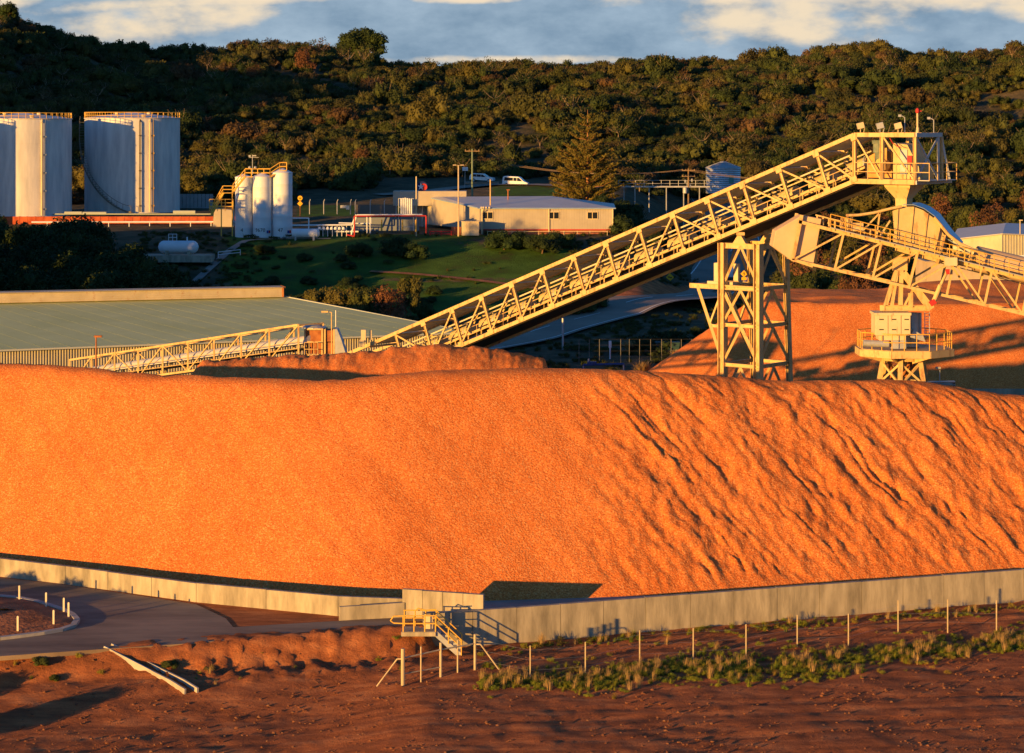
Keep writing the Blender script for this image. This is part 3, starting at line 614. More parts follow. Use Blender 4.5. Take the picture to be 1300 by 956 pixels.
mb = MB(); mb.box(gp(1.55, 0.75, 1.55), (0.4, 0.5, 1.0)); mb.tube(gp(1.55, 0.5, 1.0), gp(1.55, 0.95, 1.0), 0.42, 14); mb.build('gearbox', mat('gearbox_yellow', (0.62, 0.42, 0.14), (0.5, 0.3, 0.1), 2, rust=0.6), gal)
mb = MB(); mb.prism([gp(2.1, 1.0, 0.15), gp(4.0, 1.0, 0.15), gp(3.9, 1.0, 0.9), gp(3.1, 1.0, 2.25), gp(2.1, 1.0, 2.35)], p2 * 1.7); mb.build('head_chute_box', HOODM, gal)
mb = MB(); mb.box(gp(2.9, 0.95, 1.2), (0.5, 0.06, 1.5), (d2, p2, Vector((0, 0, 1)))); mb.build('chute_door', GREYST, gal)
mb = MB(); mb.box(gp(3.7, 0.35, 1.35), (0.32, 0.22, 0.5), (d2, p2, Vector((0, 0, 1)))); mb.tube(gp(3.7, 0.35, 0.1), gp(3.7, 0.35, 1.1), 0.03, 6); mb.build('red_control_box', RED, gal)
mb = MB(); mb.path([gp(2.3, 0.3, HT - 0.2), gp(2.5, 0.3, HT - 0.5), gp(2.8, 0.3, HT - 0.68), gp(3.1, 0.3, HT - 0.75)], 0.025, 5); mb.build('red_cable', RED, gal)
mb = MB()
pr = [(0.0, 1.05), (0.0, 0.55), (0.24, 0.18)]
cc = gp(2.55, 1.55, 0)
lv = [(0.95, 0.0), (0.88, -0.35), (0.40, -1.05), (0.38, -1.55)]
vs = []
for r_, z in lv:
    for a, b in ((-1, -1), (1, -1), (1, 1), (-1, 1)): vs.append(cc + d2 * a * r_ + p2 * b * r_ * 0.9 + Vector((0, 0, z)))
fs = [(j * 4 + i, j * 4 + (i + 1) % 4, (j + 1) * 4 + (i + 1) % 4, (j + 1) * 4 + i) for j in range(3) for i in range(4)] + [(3, 2, 1, 0), (12, 13, 14, 15)]
mb.add(vs, fs); mb.build('discharge_chute', HOODM, gal)
for s in (0.35, 1.2, 3.0):           # floodlights standing on the top chord
    mb = MB(); c0 = gp(s if s != 1.2 else 1.25, 0.1 if s != 1.2 else 0.9, HT + 0.14); mb.tube(c0, c0 + Vector((0, 0, 0.22)), 0.03, 6); mb.path([c0 + Vector((0.2, 0, 0)), c0 + Vector((0.28, 0, 0.35)), c0 + Vector((0.15, 0, 0.5))], 0.02, 5)
    mb.box(c0 + Vector((0, 0, 0.42)), (0.42, 0.25, 0.36), (Vector((0.96, 0, 0.25)), Vector((0, 1, 0)), Vector((-0.25, 0, 0.96)))); mb.build('floodlight', GREYST if s == 1.2 else STEEL2, gal)
c0 = gp(HE - 0.9, 1.8, HT + 0.1)
mb = MB(); mb.tube(c0, c0 + Vector((0, 0, 0.35)), 0.10, 8); mb.tube(c0 + Vector((0, 0, 0.35)), c0 + Vector((0, 0, 1.25)), 0.055, 8); bm_ = mb.build('beacon_mast', STEEL2, gal)
mb = MB(); mb.lathe([(0.06, 0), (0.12, 0.05), (0.12, 0.22), (0.03, 0.32)], c0 + Vector((0, 0, 1.22)), 12); mb.prism([c0 + Vector((0.08, 0, 1.42)), c0 + Vector((0.3, 0, 1.36)), c0 + Vector((0.08, 0, 1.28))], (0, 0.03, 0)); mb.build('red_beacon', RED, bm_)
for s, q, hh in ((HE - 1.2, 0.8, 0.95), (HE + 0.0, 2.2, 0.8)):
    c0 = gp(s, q, HT + 0.1); mb = MB(); mb.tube(c0, c0 + Vector((0, 0, hh)), 0.028, 6); mb.path([c0 + Vector((0, 0, hh)), c0 + Vector((-0.15, 0, hh + 0.1)), c0 + Vector((-0.3, 0, hh + 0.1))], 0.03, 5)
    mb.box(c0 + Vector((-0.3, 0, hh + 0.12)), (0.18, 0.1, 0.14)); mb.build('small_mast', GREYST, gal)

# ------------------------------------------------------------------ lattice support tower under the gallery
Lx, Wy = 2.75, 3.1; s0 = -9.85
tw = thing('support_tower', 'cream lattice support tower holding up the gallery at mid-length', 'tower', gp(s0 + Lx / 2, 1.5, 0) * 1.0)
tw.location.z = 0.0
def tp(a, b, z, sp=1.0):            # a along 0..1, b across 0..1; far legs splay towards the foot
    k_ = (17.0 - z) / 17.0 * 0.9 * sp
    v = O + d2 * (s0 + a * Lx) + p2 * (b * (Wy + k_)); return Vector((v.x, v.y, z))
for a, b in ((0, 0), (1, 0), (0, 1), (1, 1)):
    mb = MB(); mb.ibeam(tp(a, b, 0), tp(a, b, 17.0), 0.50 if b == 0 else 0.30, 0.46 if b == 0 else 0.34, 0.05, d2); mb.box(tp(a, b, 0.05), (0.7, 0.7, 0.1)); mb.build('leg', STEEL, tw)
ZL = [17.0, 14.15, 11.75, 9.2, 6.4, 3.4]
mb = MB(); m2 = MB()
for a0, b0, a1, b1 in ((0, 0, 1, 0), (0, 1, 1, 1), (1, 0, 1, 1), (0, 0, 0, 1)):
    for i, z in enumerate(ZL):
        hh = 0.34 if i == 0 else 0.22
        mb.ibeam(tp(a0, b0, z - (0.17 if i == 0 else 0)), tp(a1, b1, z - (0.17 if i == 0 else 0)), 0.2, hh, 0.03)
        zn = ZL[i + 1] if i + 1 < len(ZL) else 0.2
        mid = (tp(a0, b0, z - 0.15) + tp(a1, b1, z - 0.15)) / 2
        lowA, lowB = tp(a0, b0, zn + 0.1), tp(a1, b1, zn + 0.1)
        m2.ibeam(mid, lowA, 0.14, 0.16, 0.025, (0, 1, 0)); m2.ibeam(mid, lowB, 0.14, 0.16, 0.025, (0, 1, 0))
mb.build('girt', STEEL, tw); m2.build('brace', STEEL, tw)
mb = MB()                            # bearings on top
for b in (0.0, 1.0):
    c0 = tp(0.5, b, 17.0, 0); mb.hexa([c0 + d2 * x + p2 * y + Vector((0, 0, 0)) for x, y in ((-0.5, -0.15), (0.5, -0.15), (0.5, 0.15), (-0.5, 0.15))] + [c0 + d2 * x + p2 * y + Vector((0, 0, 0.5)) for x, y in ((-0.14, -0.15), (0.14, -0.15), (0.14, 0.15), (-0.14, 0.15))]); mb.box(c0 + Vector((0, 0, 0.62)), (0.5, 0.4, 0.2))
mb.build('bearing', STEEL, tw)
mb = MB()                            # side bracket with strut
tip = tp(0, 0, 14.15) - d2 * 2.55; tipb = tp(0, 1, 14.15) - d2 * 2.55
for A, B, b in ((tip, tp(1, 0, 14.15), 0), (tipb, tp(1, 1, 14.15), 1)):
    mb.ibeam(A, B, 0.22, 0.30, 0.03); st = A + d2 * 0.55; mb.ibeam(st, tp(0, b, 9.3), 0.18, 0.22, 0.03, (0, 1, 0)); mid = st.lerp(tp(0, b, 9.3), 0.5)
    mb.beam(mid, tp(0, b, 14.0), 0.12, 0.12); mb.ibeam(mid + Vector((0, 0, -0.1)), tp(0, b, mid.z - 0.1), 0.16, 0.2, 0.025)
    mb.ibeam(tp(0, b, 14.0), tp(1, b, 9.4), 0.2, 0.2, 0.03, (0, 1, 0))
mb.beam(tip, tipb, 0.15, 0.2); mb.build('side_bracket', STEEL, tw)
mb = MB(); c0 = tp(0, 0.2, 14.3); mb.box(c0 - d2 * 0.5, (2.0, 0.5, 0.32), (d2, p2, Vector((0, 0, 1)))); mb.box(c0 - d2 * 0.9 + Vector((0, 0, 0.75)), (0.32, 0.25, 1.2), ((d2 + Vector((0, 0, 0.15))).normalized(), p2, Vector((0, 0, 1)))); mb.box(c0 + d2 * 0.65 + Vector((0, 0, 0.8)), (0.35, 0.25, 1.1), (d2, p2, Vector((0, 0, 1)))); mb.build('counterweight_guide', STEEL2, tw)

# ------------------------------------------------------------------ transfer station at the foot of the gallery
c0 = W(406, 451, 172.6)
ts = thing('transfer_station', 'rust-red transfer station with grey side chute between the two galleries', 'transfer station', (c0.x, c0.y, 0))
def bb(nm, x0, x1, y0, y1, z0, z1, m): return MB().box((c0.x + (x0 + x1) / 2, c0.y + (y0 + y1) / 2, (z0 + z1) / 2), (x1 - x0, y1 - y0, z1 - z0)).build(nm, m, ts)
zb = c0.z
bb('rusty_panel', -1.05, 0.15, 0.05, 1.6, zb + 0.95, zb + 1.85, RUST); bb('rusty_panel', -1.0, 0.1, 0.1, 1.6, zb + 0.1, zb + 0.92, RUST)
bb('rusty_panel', 0.42, 1.02, 0.0, 1.6, zb + 1.02, zb + 1.85, RUST); bb('rusty_panel', 0.42, 1.0, 0.05, 1.6, zb + 0.1, zb + 0.95, RUST)
mb = MB()
for x in (-1.1, 0.18, 0.38, 1.06):
    mb.beam((c0.x + x, c0.y - 0.05, 0), (c0.x + x, c0.y - 0.05, zb + 1.95), 0.13, 0.13); mb.beam((c0.x + x, c0.y + 1.7, 0), (c0.x + x, c0.y + 1.7, zb + 1.95), 0.13, 0.13)
for z in (0.0, 1.0, 1.95): mb.beam((c0.x - 1.1, c0.y - 0.09, zb + z), (c0.x + 0.25, c0.y - 0.09, zb + z), 0.08, 0.12)
for x, y in ((-1.1, 0), (1.06, 1)): mb.beam((c0.x + x, c0.y, 0.3), (c0.x - x, c0.y + 0.02, zb - 0.2), 0.1, 0.1)
mb.build('frame', STEEL, ts)
mb = MB(); mb.prism([(c0.x + 1.1, c0.y - 0.1, zb + 0.1), (c0.x + 1.95, c0.y - 0.1, zb + 0.1), (c0.x + 1.6, c0.y - 0.1, zb + 1.2), (c0.x + 1.3, c0.y - 0.1, zb + 1.95), (c0.x + 1.1, c0.y - 0.1, zb + 1.95)], (0, 1.6, 0)); mb.build('side_chute', GREYST, ts)
mb = MB(); mb.lathe([(0.95, 0), (0.95, 0.06), (0.6, 0.2), (0.1, 0.26)], (c0.x - 0.5, c0.y + 0.8, zb + 1.98), 16); mb.build('roof_cap', GREYST, ts)
mb = MB()
for h in (0.5, 1.0): mb.path([(c0.x - 1.1, c0.y - 0.5, zb + h), (c0.x - 0.1, c0.y - 0.5, zb + h)], 0.03, 5)
for x in (-1.1, -0.75, -0.4, -0.1): mb.tube((c0.x + x, c0.y - 0.5, zb - 0.2), (c0.x + x, c0.y - 0.5, zb + 1.0), 0.03, 5)
mb.box((c0.x - 0.4, c0.y - 0.3, zb - 0.15), (1.8, 0.6, 0.15)); mb.build('handrail', STEEL, ts)
# small guard box on the gallery tail
c1 = W(461.5, 436, 167.5); mb = MB(); mb.box(c1 + Vector((0, 0, 0.55)), (0.34, 0.3, 0.9)); mb.box(c1 + Vector((0.5, 0.3, 0.6)), (0.16, 0.16, 0.7)); mb.box(c1 + Vector((-0.12, -0.1, 0.0)), (0.36, 0.3, 0.5)); mb.build('tail_guard', STEEL2, gal)

# ------------------------------------------------------------------ low covered gallery on the left
A = Vector((-38.5, 201, 1.6)); B = Vector((-15.9, 172, 7.25)); LD = (B - A); Ll = LD.length; ld = LD.normalized(); lp = Vector((ld.y, -ld.x, 0)).normalized()
if lp.y > 0: lp = -lp
lp = -lp   # away from the camera
low = thing('conveyor_gallery', 'low open lattice conveyor rising to the rusty transfer station at left', 'conveyor', (A.x, A.y, 0))
def lq(t, q, h): return A.lerp(B, t) + lp * q + Vector((0, 0, h))
nn = 9; H2 = 2.35
for q, nm in ((0, 'near_truss'), (2.2, 'far_truss')):
    mb = MB(); mb.beam(lq(0, q, H2), lq(1, q, H2), 0.14, 0.16); mb.beam(lq(0, q, 0), lq(1, q, 0), 0.14, 0.16)
    for i in range(nn + 1):
        t = i / nn; mb.beam(lq(t, q, 0), lq(t, q, H2), 0.13, 0.2)
        if i < nn: mb.beam(lq(t, q, H2 if i in (2, 4) else 0), lq((i + 1) / nn, q, 0 if i in (2, 4) else H2), 0.09, 0.1)
    mb.build(nm, STEEL, low)
mb = MB()
for i in range(nn + 1): mb.beam(lq(i / nn, 0, H2), lq(i / nn, 2.2, H2), 0.12, 0.12)
for i in range(nn): mb.beam(lq(i / nn, 0, H2 + 0.02), lq((i + 1) / nn, 2.2, H2 + 0.02), 0.07, 0.07)
for i in (0, 3, 6, 9):
    p = lq(i / nn, 0, 0); q = lq(i / nn, 2.2, 0); mb.beam((p.x, p.y, 0), p, 0.16, 0.16); mb.beam((q.x, q.y, 0), q, 0.16, 0.16)
mb.build('cross_beam', STEEL, low)
mb = MB(); n = 8; vs = []
for t in (0, 1):
    for i in range(n + 1):
        a = math.pi * i / n; vs.append(lq(t, 1.25 - math.cos(a) * 0.75, 0.95 + math.sin(a) * 0.62))
mb.add(vs, [(i, i + 1, n + 2 + i, n + 1 + i) for i in range(n)] + [tuple(range(n + 1)), tuple(range(n + 1, 2 * n + 2))[::-1]]); mb.build('belt_cover', mat('pale_cover', (0.48, 0.47, 0.44), (0.58, 0.56, 0.52), 0.6, rough=0.5), low, smooth=True)
mb = MB(); mb.beam(lq(0, 1.25, 0.6), lq(1, 1.25, 0.6), 1.2, 0.1)
for i in range(40): mb.tube(lq((i + .5) / 40, 0.5, 0.55), lq((i + .5) / 40, 2.0, 0.55), 0.06, 5)
mb.beam(lq(0, 0.45, 0.1), lq(1, 0.45, 0.1), 0.7, 0.05); mb.build('belt', DARK, low)
mb = MB(); mb.path([lq(0, -0.1, 1.1), lq(1, -0.1, 1.1)], 0.028, 5); mb.path([lq(0, -0.1, 0.6), lq(1, -0.1, 0.6)], 0.028, 5); mb.build('handrail', STEEL, low)

# ------------------------------------------------------------------ slewing stacker: boom gallery
YB = 140.3; BW = 2.4
def bz(x, top): # chord heights along the boom
    return (18.72 - (x - 17.4) * 0.2535) if top else (16.40 - (x - 17.0) * 0.2345)
boom = thing('stacker_boom', 'cream lattice stacker boom sloping down to the right past the chute', 'conveyor', (23.9, YB + 1.2, 13.0))
XE = 50.0
bx = [17.05, 20.2, 23.0, 25.6, 28.2, 30.9, 33.6, 36.3, 39, 41.7, 44.4, 47.1, 50.0]
bxt = [17.45] + [x - (0.55 if x < 24 else -0.62) for x in bx[1:]]
for yq, nm in ((0, 'near_truss'), (BW, 'far_truss')):
    mb = MB(); y = YB + yq
    mb.beam((17.4, y, bz(17.4, 1)), (XE, y, bz(XE, 1)), 0.16, 0.2); mb.beam((17.0, y, bz(17.0, 0)), (XE, y, bz(XE, 0)), 0.16, 0.17)
    mb.beam((17.05, y, bz(17.05, 0)), (17.6, y, bz(17.6, 1) + 0.45), 0.16, 0.2)
    xs_ = [17.05, 19.6, 21.9, 24.1, 26.4, 28.7, 31.0, 33.3, 35.6, 37.9, 40.2, 42.5, 44.8, 47.1, 49.4]
    for i, x in enumerate(xs_):
        xt = x + (0.55 if x < 25 else 0.45)
        if i: mb.beam((x, y, bz(x, 0)), (xt, y, bz(xt, 1)), 0.11 if i != 3 else 0.24, 0.13)
        if i + 1 < len(xs_):
            x2 = xs_[i + 1]; x2t = x2 + (0.55 if x2 < 25 else 0.45)
            if 0 < x < 25: mb.beam((x, y, bz(x, 0)), (x2t, y, bz(x2t, 1)), 0.09, 0.11)
            elif i == 0:
                mid = ((x + xt) / 2, y, (bz(x, 0) + bz(xt, 1)) / 2); mb.beam(mid, (x2, y, bz(x2, 0)), 0.08, 0.1); mb.beam(mid, (x2t, y, bz(x2t, 1)), 0.08, 0.1)
            else: mb.beam((xt, y, bz(xt, 1)), (x2, y, bz(x2, 0)), 0.09, 0.11)
    mb.build(nm, STEEL, boom)
mb = MB()
for x in np.arange(17.6, XE, 1.15):
    mb.beam((x, YB, bz(x, 1)), (x, YB + BW, bz(x, 1)), 0.08, 0.1)
    mb.beam((x, YB, bz(x, 0)), (x + 1.15, YB + BW, bz(x + 1.15, 0)), 0.06, 0.07)
mb.build('cross_beam', STEEL, boom)
mb = MB()                                 # walkway, rails and idlers above the top chord
for hh in (0.35, 0.62, 0.95): mb.path([(19.3, YB - 0.45, bz(19.3, 1) + hh), (XE, YB - 0.45, bz(XE, 1) + hh)], 0.026, 5)
for x in np.arange(19.3, XE, 0.9): mb.tube((x, YB - 0.45, bz(x, 1) - 0.05), (x, YB - 0.45, bz(x, 1) + 0.95), 0.026, 5)
mb.build('handrail', YEL, boom)
MB().beam((19.3, YB - 0.25, bz(19.3, 1) + 0.14), (XE, YB - 0.25, bz(XE, 1) + 0.14), 0.5, 0.05).build('walkway', GREYST, boom)
mb = MB(); mb.beam((18.5, YB + 1.3, bz(18.5, 1) + 0.45), (XE, YB + 1.3, bz(XE, 1) + 0.45), 1.1, 0.05); mb.beam((18.5, YB + 1.3, bz(18.5, 1) - 0.35), (XE, YB + 1.3, bz(XE, 1) - 0.35), 1.1, 0.04); mb.build('belt', DARK, boom)
mb = MB()
for x in np.arange(18.6, XE, 0.36): mb.beam((x, YB + 0.5, bz(x, 1) + 0.1), (x, YB + 0.5, bz(x, 1) + 0.62), 0.09, 0.05); mb.tube((x, YB + 0.5, bz(x, 1) + 0.36), (x, YB + 2.1, bz(x, 1) + 0.36), 0.07, 6)
mb.beam((18.5, YB + 0.46, bz(18.5, 1) + 0.66), (XE, YB + 0.46, bz(XE, 1) + 0.66), 0.08, 0.08); mb.build('idler', STEEL, boom)
def yz(pl, y): return [(X_(a, y), y, CH - (b - YH) * y / F) for a, b in pl]
# discharge hood at the tip
mb = MB(); mb.prism(yz([(985, 293), (1018, 273.5), (1043, 278), (1032, 340), (1005, 331), (981, 313)], YB + 0.25), (0, 1.9, 0)); mb.build('discharge_hood', PINK, boom, bevel=0.03)
mb = MB(); mb.prism(yz([(1033, 300), (1040, 300), (1036, 345), (1028, 340)], YB + 0.3), (0, 1.8, 0)); mb.build('hood_skirt', DARK, boom)
# skirted loading hood under the chute, with its ribs, roof and side rails
hood = [(1133, 268), (1145, 262.5), (1160, 262.5), (1172, 267), (1184, 276), (1194, 289), (1200, 302), (1195, 334), (1168, 327), (1137, 318)]
mb = MB(); mb.prism(yz(hood, YB + 0.3), (0.5, 1.7, 0)); hd = mb.build('loading_hood', HOODM, boom)
mb = MB(); cv = [(1146, 260.5), (1160, 260.5), (1173, 265.2), (1186, 274.5), (1196, 288), (1204, 298), (1216, 311)]
cv2 = [(x, y) for x, y in cv]; up_ = yz(cv2, YB + 0.2)
vs = [Vector(p) for p in up_] + [Vector(p) + Vector((0.72, 1.95, 0.05)) for p in up_]; n = len(up_)
vs += [v + Vector((0, 0, 0.04)) for v in vs]
mb.add(vs, [(i, i + 1, n + i + 1, n + i) for i in range(n - 1)] + [(2 * n + i, 2 * n + i + 1, 3 * n + i + 1, 3 * n + i) for i in range(n - 1)] + [(i, i + 1, 2 * n + i + 1, 2 * n + i) for i in range(n - 1)]); mb.build('hood_roof', BLUESH, boom)
mb = MB()
for a, b in (((1140, 265), (1137, 318)), ((1160, 262.5), (1154, 322)), ((1178, 271), (1171, 328)), ((1193, 288), (1189, 333))): 
    P = yz([a, b], YB + 0.24); mb.beam(P[0], P[1], 0.05, 0.06)
P = yz([(1134, 306), (1212, 331)], YB + 0.22); mb.beam(P[0], P[1], 0.08, 0.42); mb.build('hood_rib', STEEL, hd)
for yo in (0.1, 2.15):
    mb = MB(); P = yz([(1074, 273.5), (1090, 273), (1110, 270), (1130, 265), (1145, 262)], YB + yo); mb.path(P, 0.085, 8)
    for a, b in (((1076, 274), (1076, 298)), ((1117, 269), (1112, 306)), ((1096, 292), (1117, 270)), ((1117, 300), (1130, 280))): Q = yz([a, b], YB + yo); mb.beam(Q[0], Q[1], 0.09, 0.09)
    P = yz([(1186, 276), (1196, 288), (1204, 298), (1220, 310), (1238, 318), (1252, 322)], YB + yo); mb.path(P, 0.10, 8)
    for a, b in (((1193, 288), (1186, 318)), ((1200, 298), (1190, 335)), ((1218, 309), (1210, 336)), ((1234, 317), (1226, 342)), ((1250, 322), (1244, 350))): Q = yz([a, b], YB + yo); mb.beam(Q[0], Q[1], 0.09, 0.09)
    mb.build('side_rail', STEEL, boom)
for x0, x1 in ((1196, 1212), (1213, 1232)):
    mb = MB(); P = yz([(x0, 300 + (x0 - 1196) * 0.6), (x1, 300 + (x1 - 1196) * 0.6)], YB + 0.3); a = Vector(P[0]); b = Vector(P[1]); mb.hexa([a, b, b + Vector((0, 1.7, 0)), a + Vector((0, 1.7, 0))] + [v + Vector((0, 0, 0.05)) for v in (a, b, b + Vector((0, 1.7, 0)), a + Vector((0, 1.7, 0)))]); mb.build('cover_sheet', BLUESH, boom)
mb = MB(); a = Vector(yz([(1190, 322)], YB + 1.1)[0]); b = Vector(yz([(1244, 334)], YB + 1.1)[0]); mb.tube(a, b, 0.42, 14); mb.build('belt_tube', HOODM, boom, smooth=True)
a = Vector(yz([(1238, 328)], YB + 1.15)[0]); b = Vector((XE, YB + 1.15, bz(XE, 1) + 0.95)); mb = MB(); mb.tube(a, b, 0.78, 20); mb.build('round_cover', PINK, boom, smooth=True)
mb = MB(); P = yz([(1207, 332), (1217, 335)], YB - 0.5); mb.box(P[0], (0.75, 0.25, 0.5)); mb.build('junction_box', STEEL2, boom)
mb = MB()
for i in range(7): P = yz([(1068 + i * 2.3, 276), (1066 + i * 2.3, 300)], YB + 0.15); mb.beam(P[0], P[1], 0.03, 0.05)
mb.box(yz([(1088, 288)], YB + 0.3)[0], (0.7, 0.5, 0.5)); mb.build('belt_drive', mat('drive_paint', (0.5, 0.28, 0.12), (0.62, 0.5, 0.3), 2, rust=0.8), boom)

# pedestal of the stacker
PXc, PYc = 23.95, 141.6
ped = thing('stacker_pedestal', 'cream slewing pedestal with equipment cabinet and round railed platform', 'stacker', (PXc, PYc, 0))
def q3(px, py, y=PYc): return Vector((X_(px, y), y, CH - (py - YH) * y / F))
mb = MB()
for yo in (-0.85, 0.85):
    y = PYc + yo
    mb.prism([q3(1134, 330, y), q3(1141, 326, y), q3(1152, 326, y), q3(1152, 344, y), q3(1134, 344, y)], (0, 0.3, 0))
    mb.beam(q3(1138, 343, y), q3(1124, 388, y), 0.22, 0.3, (0, 1, 0)); mb.beam(q3(1139, 343, y), q3(1132, 388, y), 0.2, 0.24, (0, 1, 0)); mb.beam(q3(1144, 343, y), q3(1143, 388, y), 0.24, 0.3, (0, 1, 0))
    mb.ibeam(q3(1146, 346, y), q3(1182, 392, y), 0.42, 0.42, 0.04, (0, 1, 0))
    mb.ibeam(q3(1120, 391, y), q3(1180, 391, y), 0.3, 0.34, 0.04)
    mb.beam(q3(1156, 372, y), q3(1156, 390, y), 0.26, 0.26, (0, 1, 0)); mb.beam(q3(1160, 366, y), q3(1148, 388, y), 0.12, 0.12)
mb.beam(q3(1120, 391, PYc - 0.9), q3(1120, 391, PYc + 1.2), 0.3, 0.34); mb.build('mast', STEEL, ped)
mb = MB(); mb.tube(q3(1184, 386, PYc - 1.5), q3(1194, 362, PYc - 1.5), 0.14, 10); mb.tube(q3(1194, 362, PYc - 1.5), q3(1203, 344, PYc - 1.5), 0.09, 10); mb.build('luffing_cylinder', STEEL, ped)
mb = MB(); mb.box(q3(1184, 384, PYc - 1.5), (0.36, 0.3, 0.3), (Vector((0.8, 0, 0.6)), Vector((0, 1, 0)), Vector((-0.6, 0, 0.8)))); mb.box(q3(1203, 345, PYc - 1.5), (0.22, 0.2, 0.3)); mb.build('red_pivot', RED, ped)
cab0 = PYc - 1.9
def cb_(x0, x1, y0, y1, yy0, dep): 
    a = q3(x0, y1, yy0); b = q3(x1, y0, yy0); return ((a.x + b.x) / 2, yy0 + dep / 2, (a.z + b.z) / 2), (b.x - a.x, dep, b.z - a.z)
mb = MB(); c_, d_ = cb_(1111.5, 1156, 400, 426, cab0, 1.7); mb.box(c_, d_); cabm = mb.build('cabinet', STEEL2, ped, bevel=0.03)
mb = MB(); c_, d_ = cb_(1110, 1157, 397.3, 400.5, cab0 - 0.06, 1.82); mb.box(c_, d_); mb.build('cabinet_roof', STEEL2, cabm)
mb = MB(); c_, d_ = cb_(1116, 1150, 426, 432, cab0 + 0.15, 1.3); mb.box(c_, d_); mb.build('cabinet_base', STEEL2, cabm)
for x in (1119, 1135, 1151):
    for y in (405.5, 418.5):
        c_, d_ = cb_(x - 2.8, x + 2.8, y - 0.7, y + 0.7, cab0 - 0.025, 0.03); MB().box(c_, d_).build('vent_slot', DARK, cabm)
for x in (1127.4, 1144):
    c_, d_ = cb_(x - 0.25, x + 0.25, 400.6, 426, cab0 - 0.012, 0.02); MB().box(c_, d_).build('door_seam', DKST, cabm)
mb = MB(); mb.tube(q3(1162, 397), q3(1162, 428), 0.16, 10); mb.tube(q3(1168, 397), q3(1168, 428), 0.10, 10); mb.tube(q3(1158, 397), q3(1158, 440), 0.4, 14)
for i in range(9): mb.beam(q3(1174, 398 + i * 3.6, PYc - 0.4), q3(1180, 398 + i * 3.6, PYc - 0.4), 0.03, 0.03)
for x in (1174, 1180): mb.beam(q3(x, 396, PYc - 0.4), q3(x, 430, PYc - 0.4), 0.04, 0.04)
mb.prism([q3(1155, 428, PYc - 1.4), q3(1175, 434, PYc - 1.4), q3(1172, 426, PYc - 1.4), q3(1160, 419, PYc - 1.4)], (0, 0.8, 0)); mb.build('slew_column', GREYST, ped)
pz = 10.95; prr = 2.95                    # round platform
mb = MB(); pts = [Vector((PXc + 0.1 + prr * math.cos(a), PYc + prr * 0.85 * math.sin(a), pz)) for a in [math.pi / 8 + math.pi / 4 * i for i in range(8)]]
mb.prism(pts, (0, 0, -0.12)); 
po = [Vector((PXc + 0.1 + (p.x - PXc - 0.1) * 1.035, PYc + (p.y - PYc) * 1.035, p.z - 0.235)) for p in pts]
for i in range(8): mb.beam(po[i], po[(i + 1) % 8], 0.12, 0.42)
mb.lathe([(1.35, -0.75), (1.4, -0.35), (1.4, -0.13)], (PXc, PYc, pz), 20)
for i in range(8): mb.beam(Vector((PXc, PYc, pz - 0.75)).lerp(pts[i] + Vector((0, 0, -0.75)), 0.4), pts[i] + Vector((0, 0, -0.3)), 0.2, 0.34)
plat = mb.build('platform', STEEL, ped)
mb = MB()
for h in (0.5, 1.0): mb.path([p + Vector((0, 0, h)) for p in pts] + [pts[0] + Vector((0, 0, h))], 0.03, 6)
for i in range(8):
    for t in (0, 0.33, 0.66): p = pts[i].lerp(pts[(i + 1) % 8], t); mb.tube(p, p + Vector((0, 0, 1.0)), 0.028, 5)
mb.build('platform_rail', YEL, plat)
mb = MB(); mb.tube(q3(1096, 435.5, PYc - 1.8), q3(1128, 437, PYc - 1.8), 0.2, 12); mb.box(q3(1140, 437, PYc - 1.5), (0.9, 0.5, 0.5)); mb.build('slew_drive', GREYST, plat)
for a in (20, 75, 130, 200, 255, 310):
    an = R(a); mb = MB(); t_ = Vector((PXc + 1.35 * math.cos(an), PYc + 1.35 * math.sin(an), pz - 0.6)); f_ = Vector((PXc + 3.4 * math.cos(an), PYc + 3.4 * math.sin(an), 0))
    mb.beam(t_, f_, 0.26, 0.28, (0, 1, 0)); mb.build('leg', STEEL, ped)
mb = MB()
for z in (8.75, 5.0, 1.5):
    rr = 1.35 + (pz - 0.6 - z) / (pz - 0.6) * 2.05; P = [Vector((PXc + rr * math.cos(R(a)), PYc + rr * math.sin(R(a)), z)) for a in (20, 75, 130, 200, 255, 310)]
    for i in range(6): mb.beam(P[i], P[(i + 1) % 6], 0.14, 0.16)
for a0, a1, z0, z1 in ((200, 255, 10.1, 8.8), (255, 310, 10.1, 8.8), (310, 20, 10.1, 8.8), (200, 255, 8.8, 10.1), (255, 310, 8.8, 10.1), (130, 200, 10.1, 8.8), (130, 200, 8.8, 10.1), (20, 75, 10.1, 8.8), (75, 130, 8.8, 10.1), (200, 255, 8.6, 5.1), (255, 310, 5.1, 8.6)):
    r0 = 1.35 + (10.35 - z0) * 0.198; r1 = 1.35 + (10.35 - z1) * 0.198; mb.beam((PXc + r0 * math.cos(R(a0)), PYc + r0 * math.sin(R(a0)), z0), (PXc + r1 * math.cos(R(a1)), PYc + r1 * math.sin(R(a1)), z1), 0.12, 0.12)
mb.build('brace', STEEL, ped)
mb = MB(); mb.ibeam(q3(1162, 487), q3(1212, 486), 0.5, 0.22, 0.03); mb.beam(q3(1211, 486), q3(1209, 500), 0.12, 0.12); mb.beam(q3(1211, 486) , Vector((X_(1211, PYc), PYc, 0)), 0.12, 0.12); mb.beam(q3(1193, 470), q3(1193, 488), 0.05, 0.05); mb.box(q3(1191, 467), (0.3, 0.15, 0.12)); mb.build('access_bridge', GREYST, ped)
mb = MB(); mb.beam(q3(1164, 452), q3(1150, 478, PYc + 0.5), 0.3, 0.2); mb.tube(q3(1158, 455), q3(1140, 488, PYc - 0.5), 0.09, 8); mb.tube(q3(1130, 455), q3(1132, 488), 0.12, 8); mb.build('cable_duct', RUST, ped)
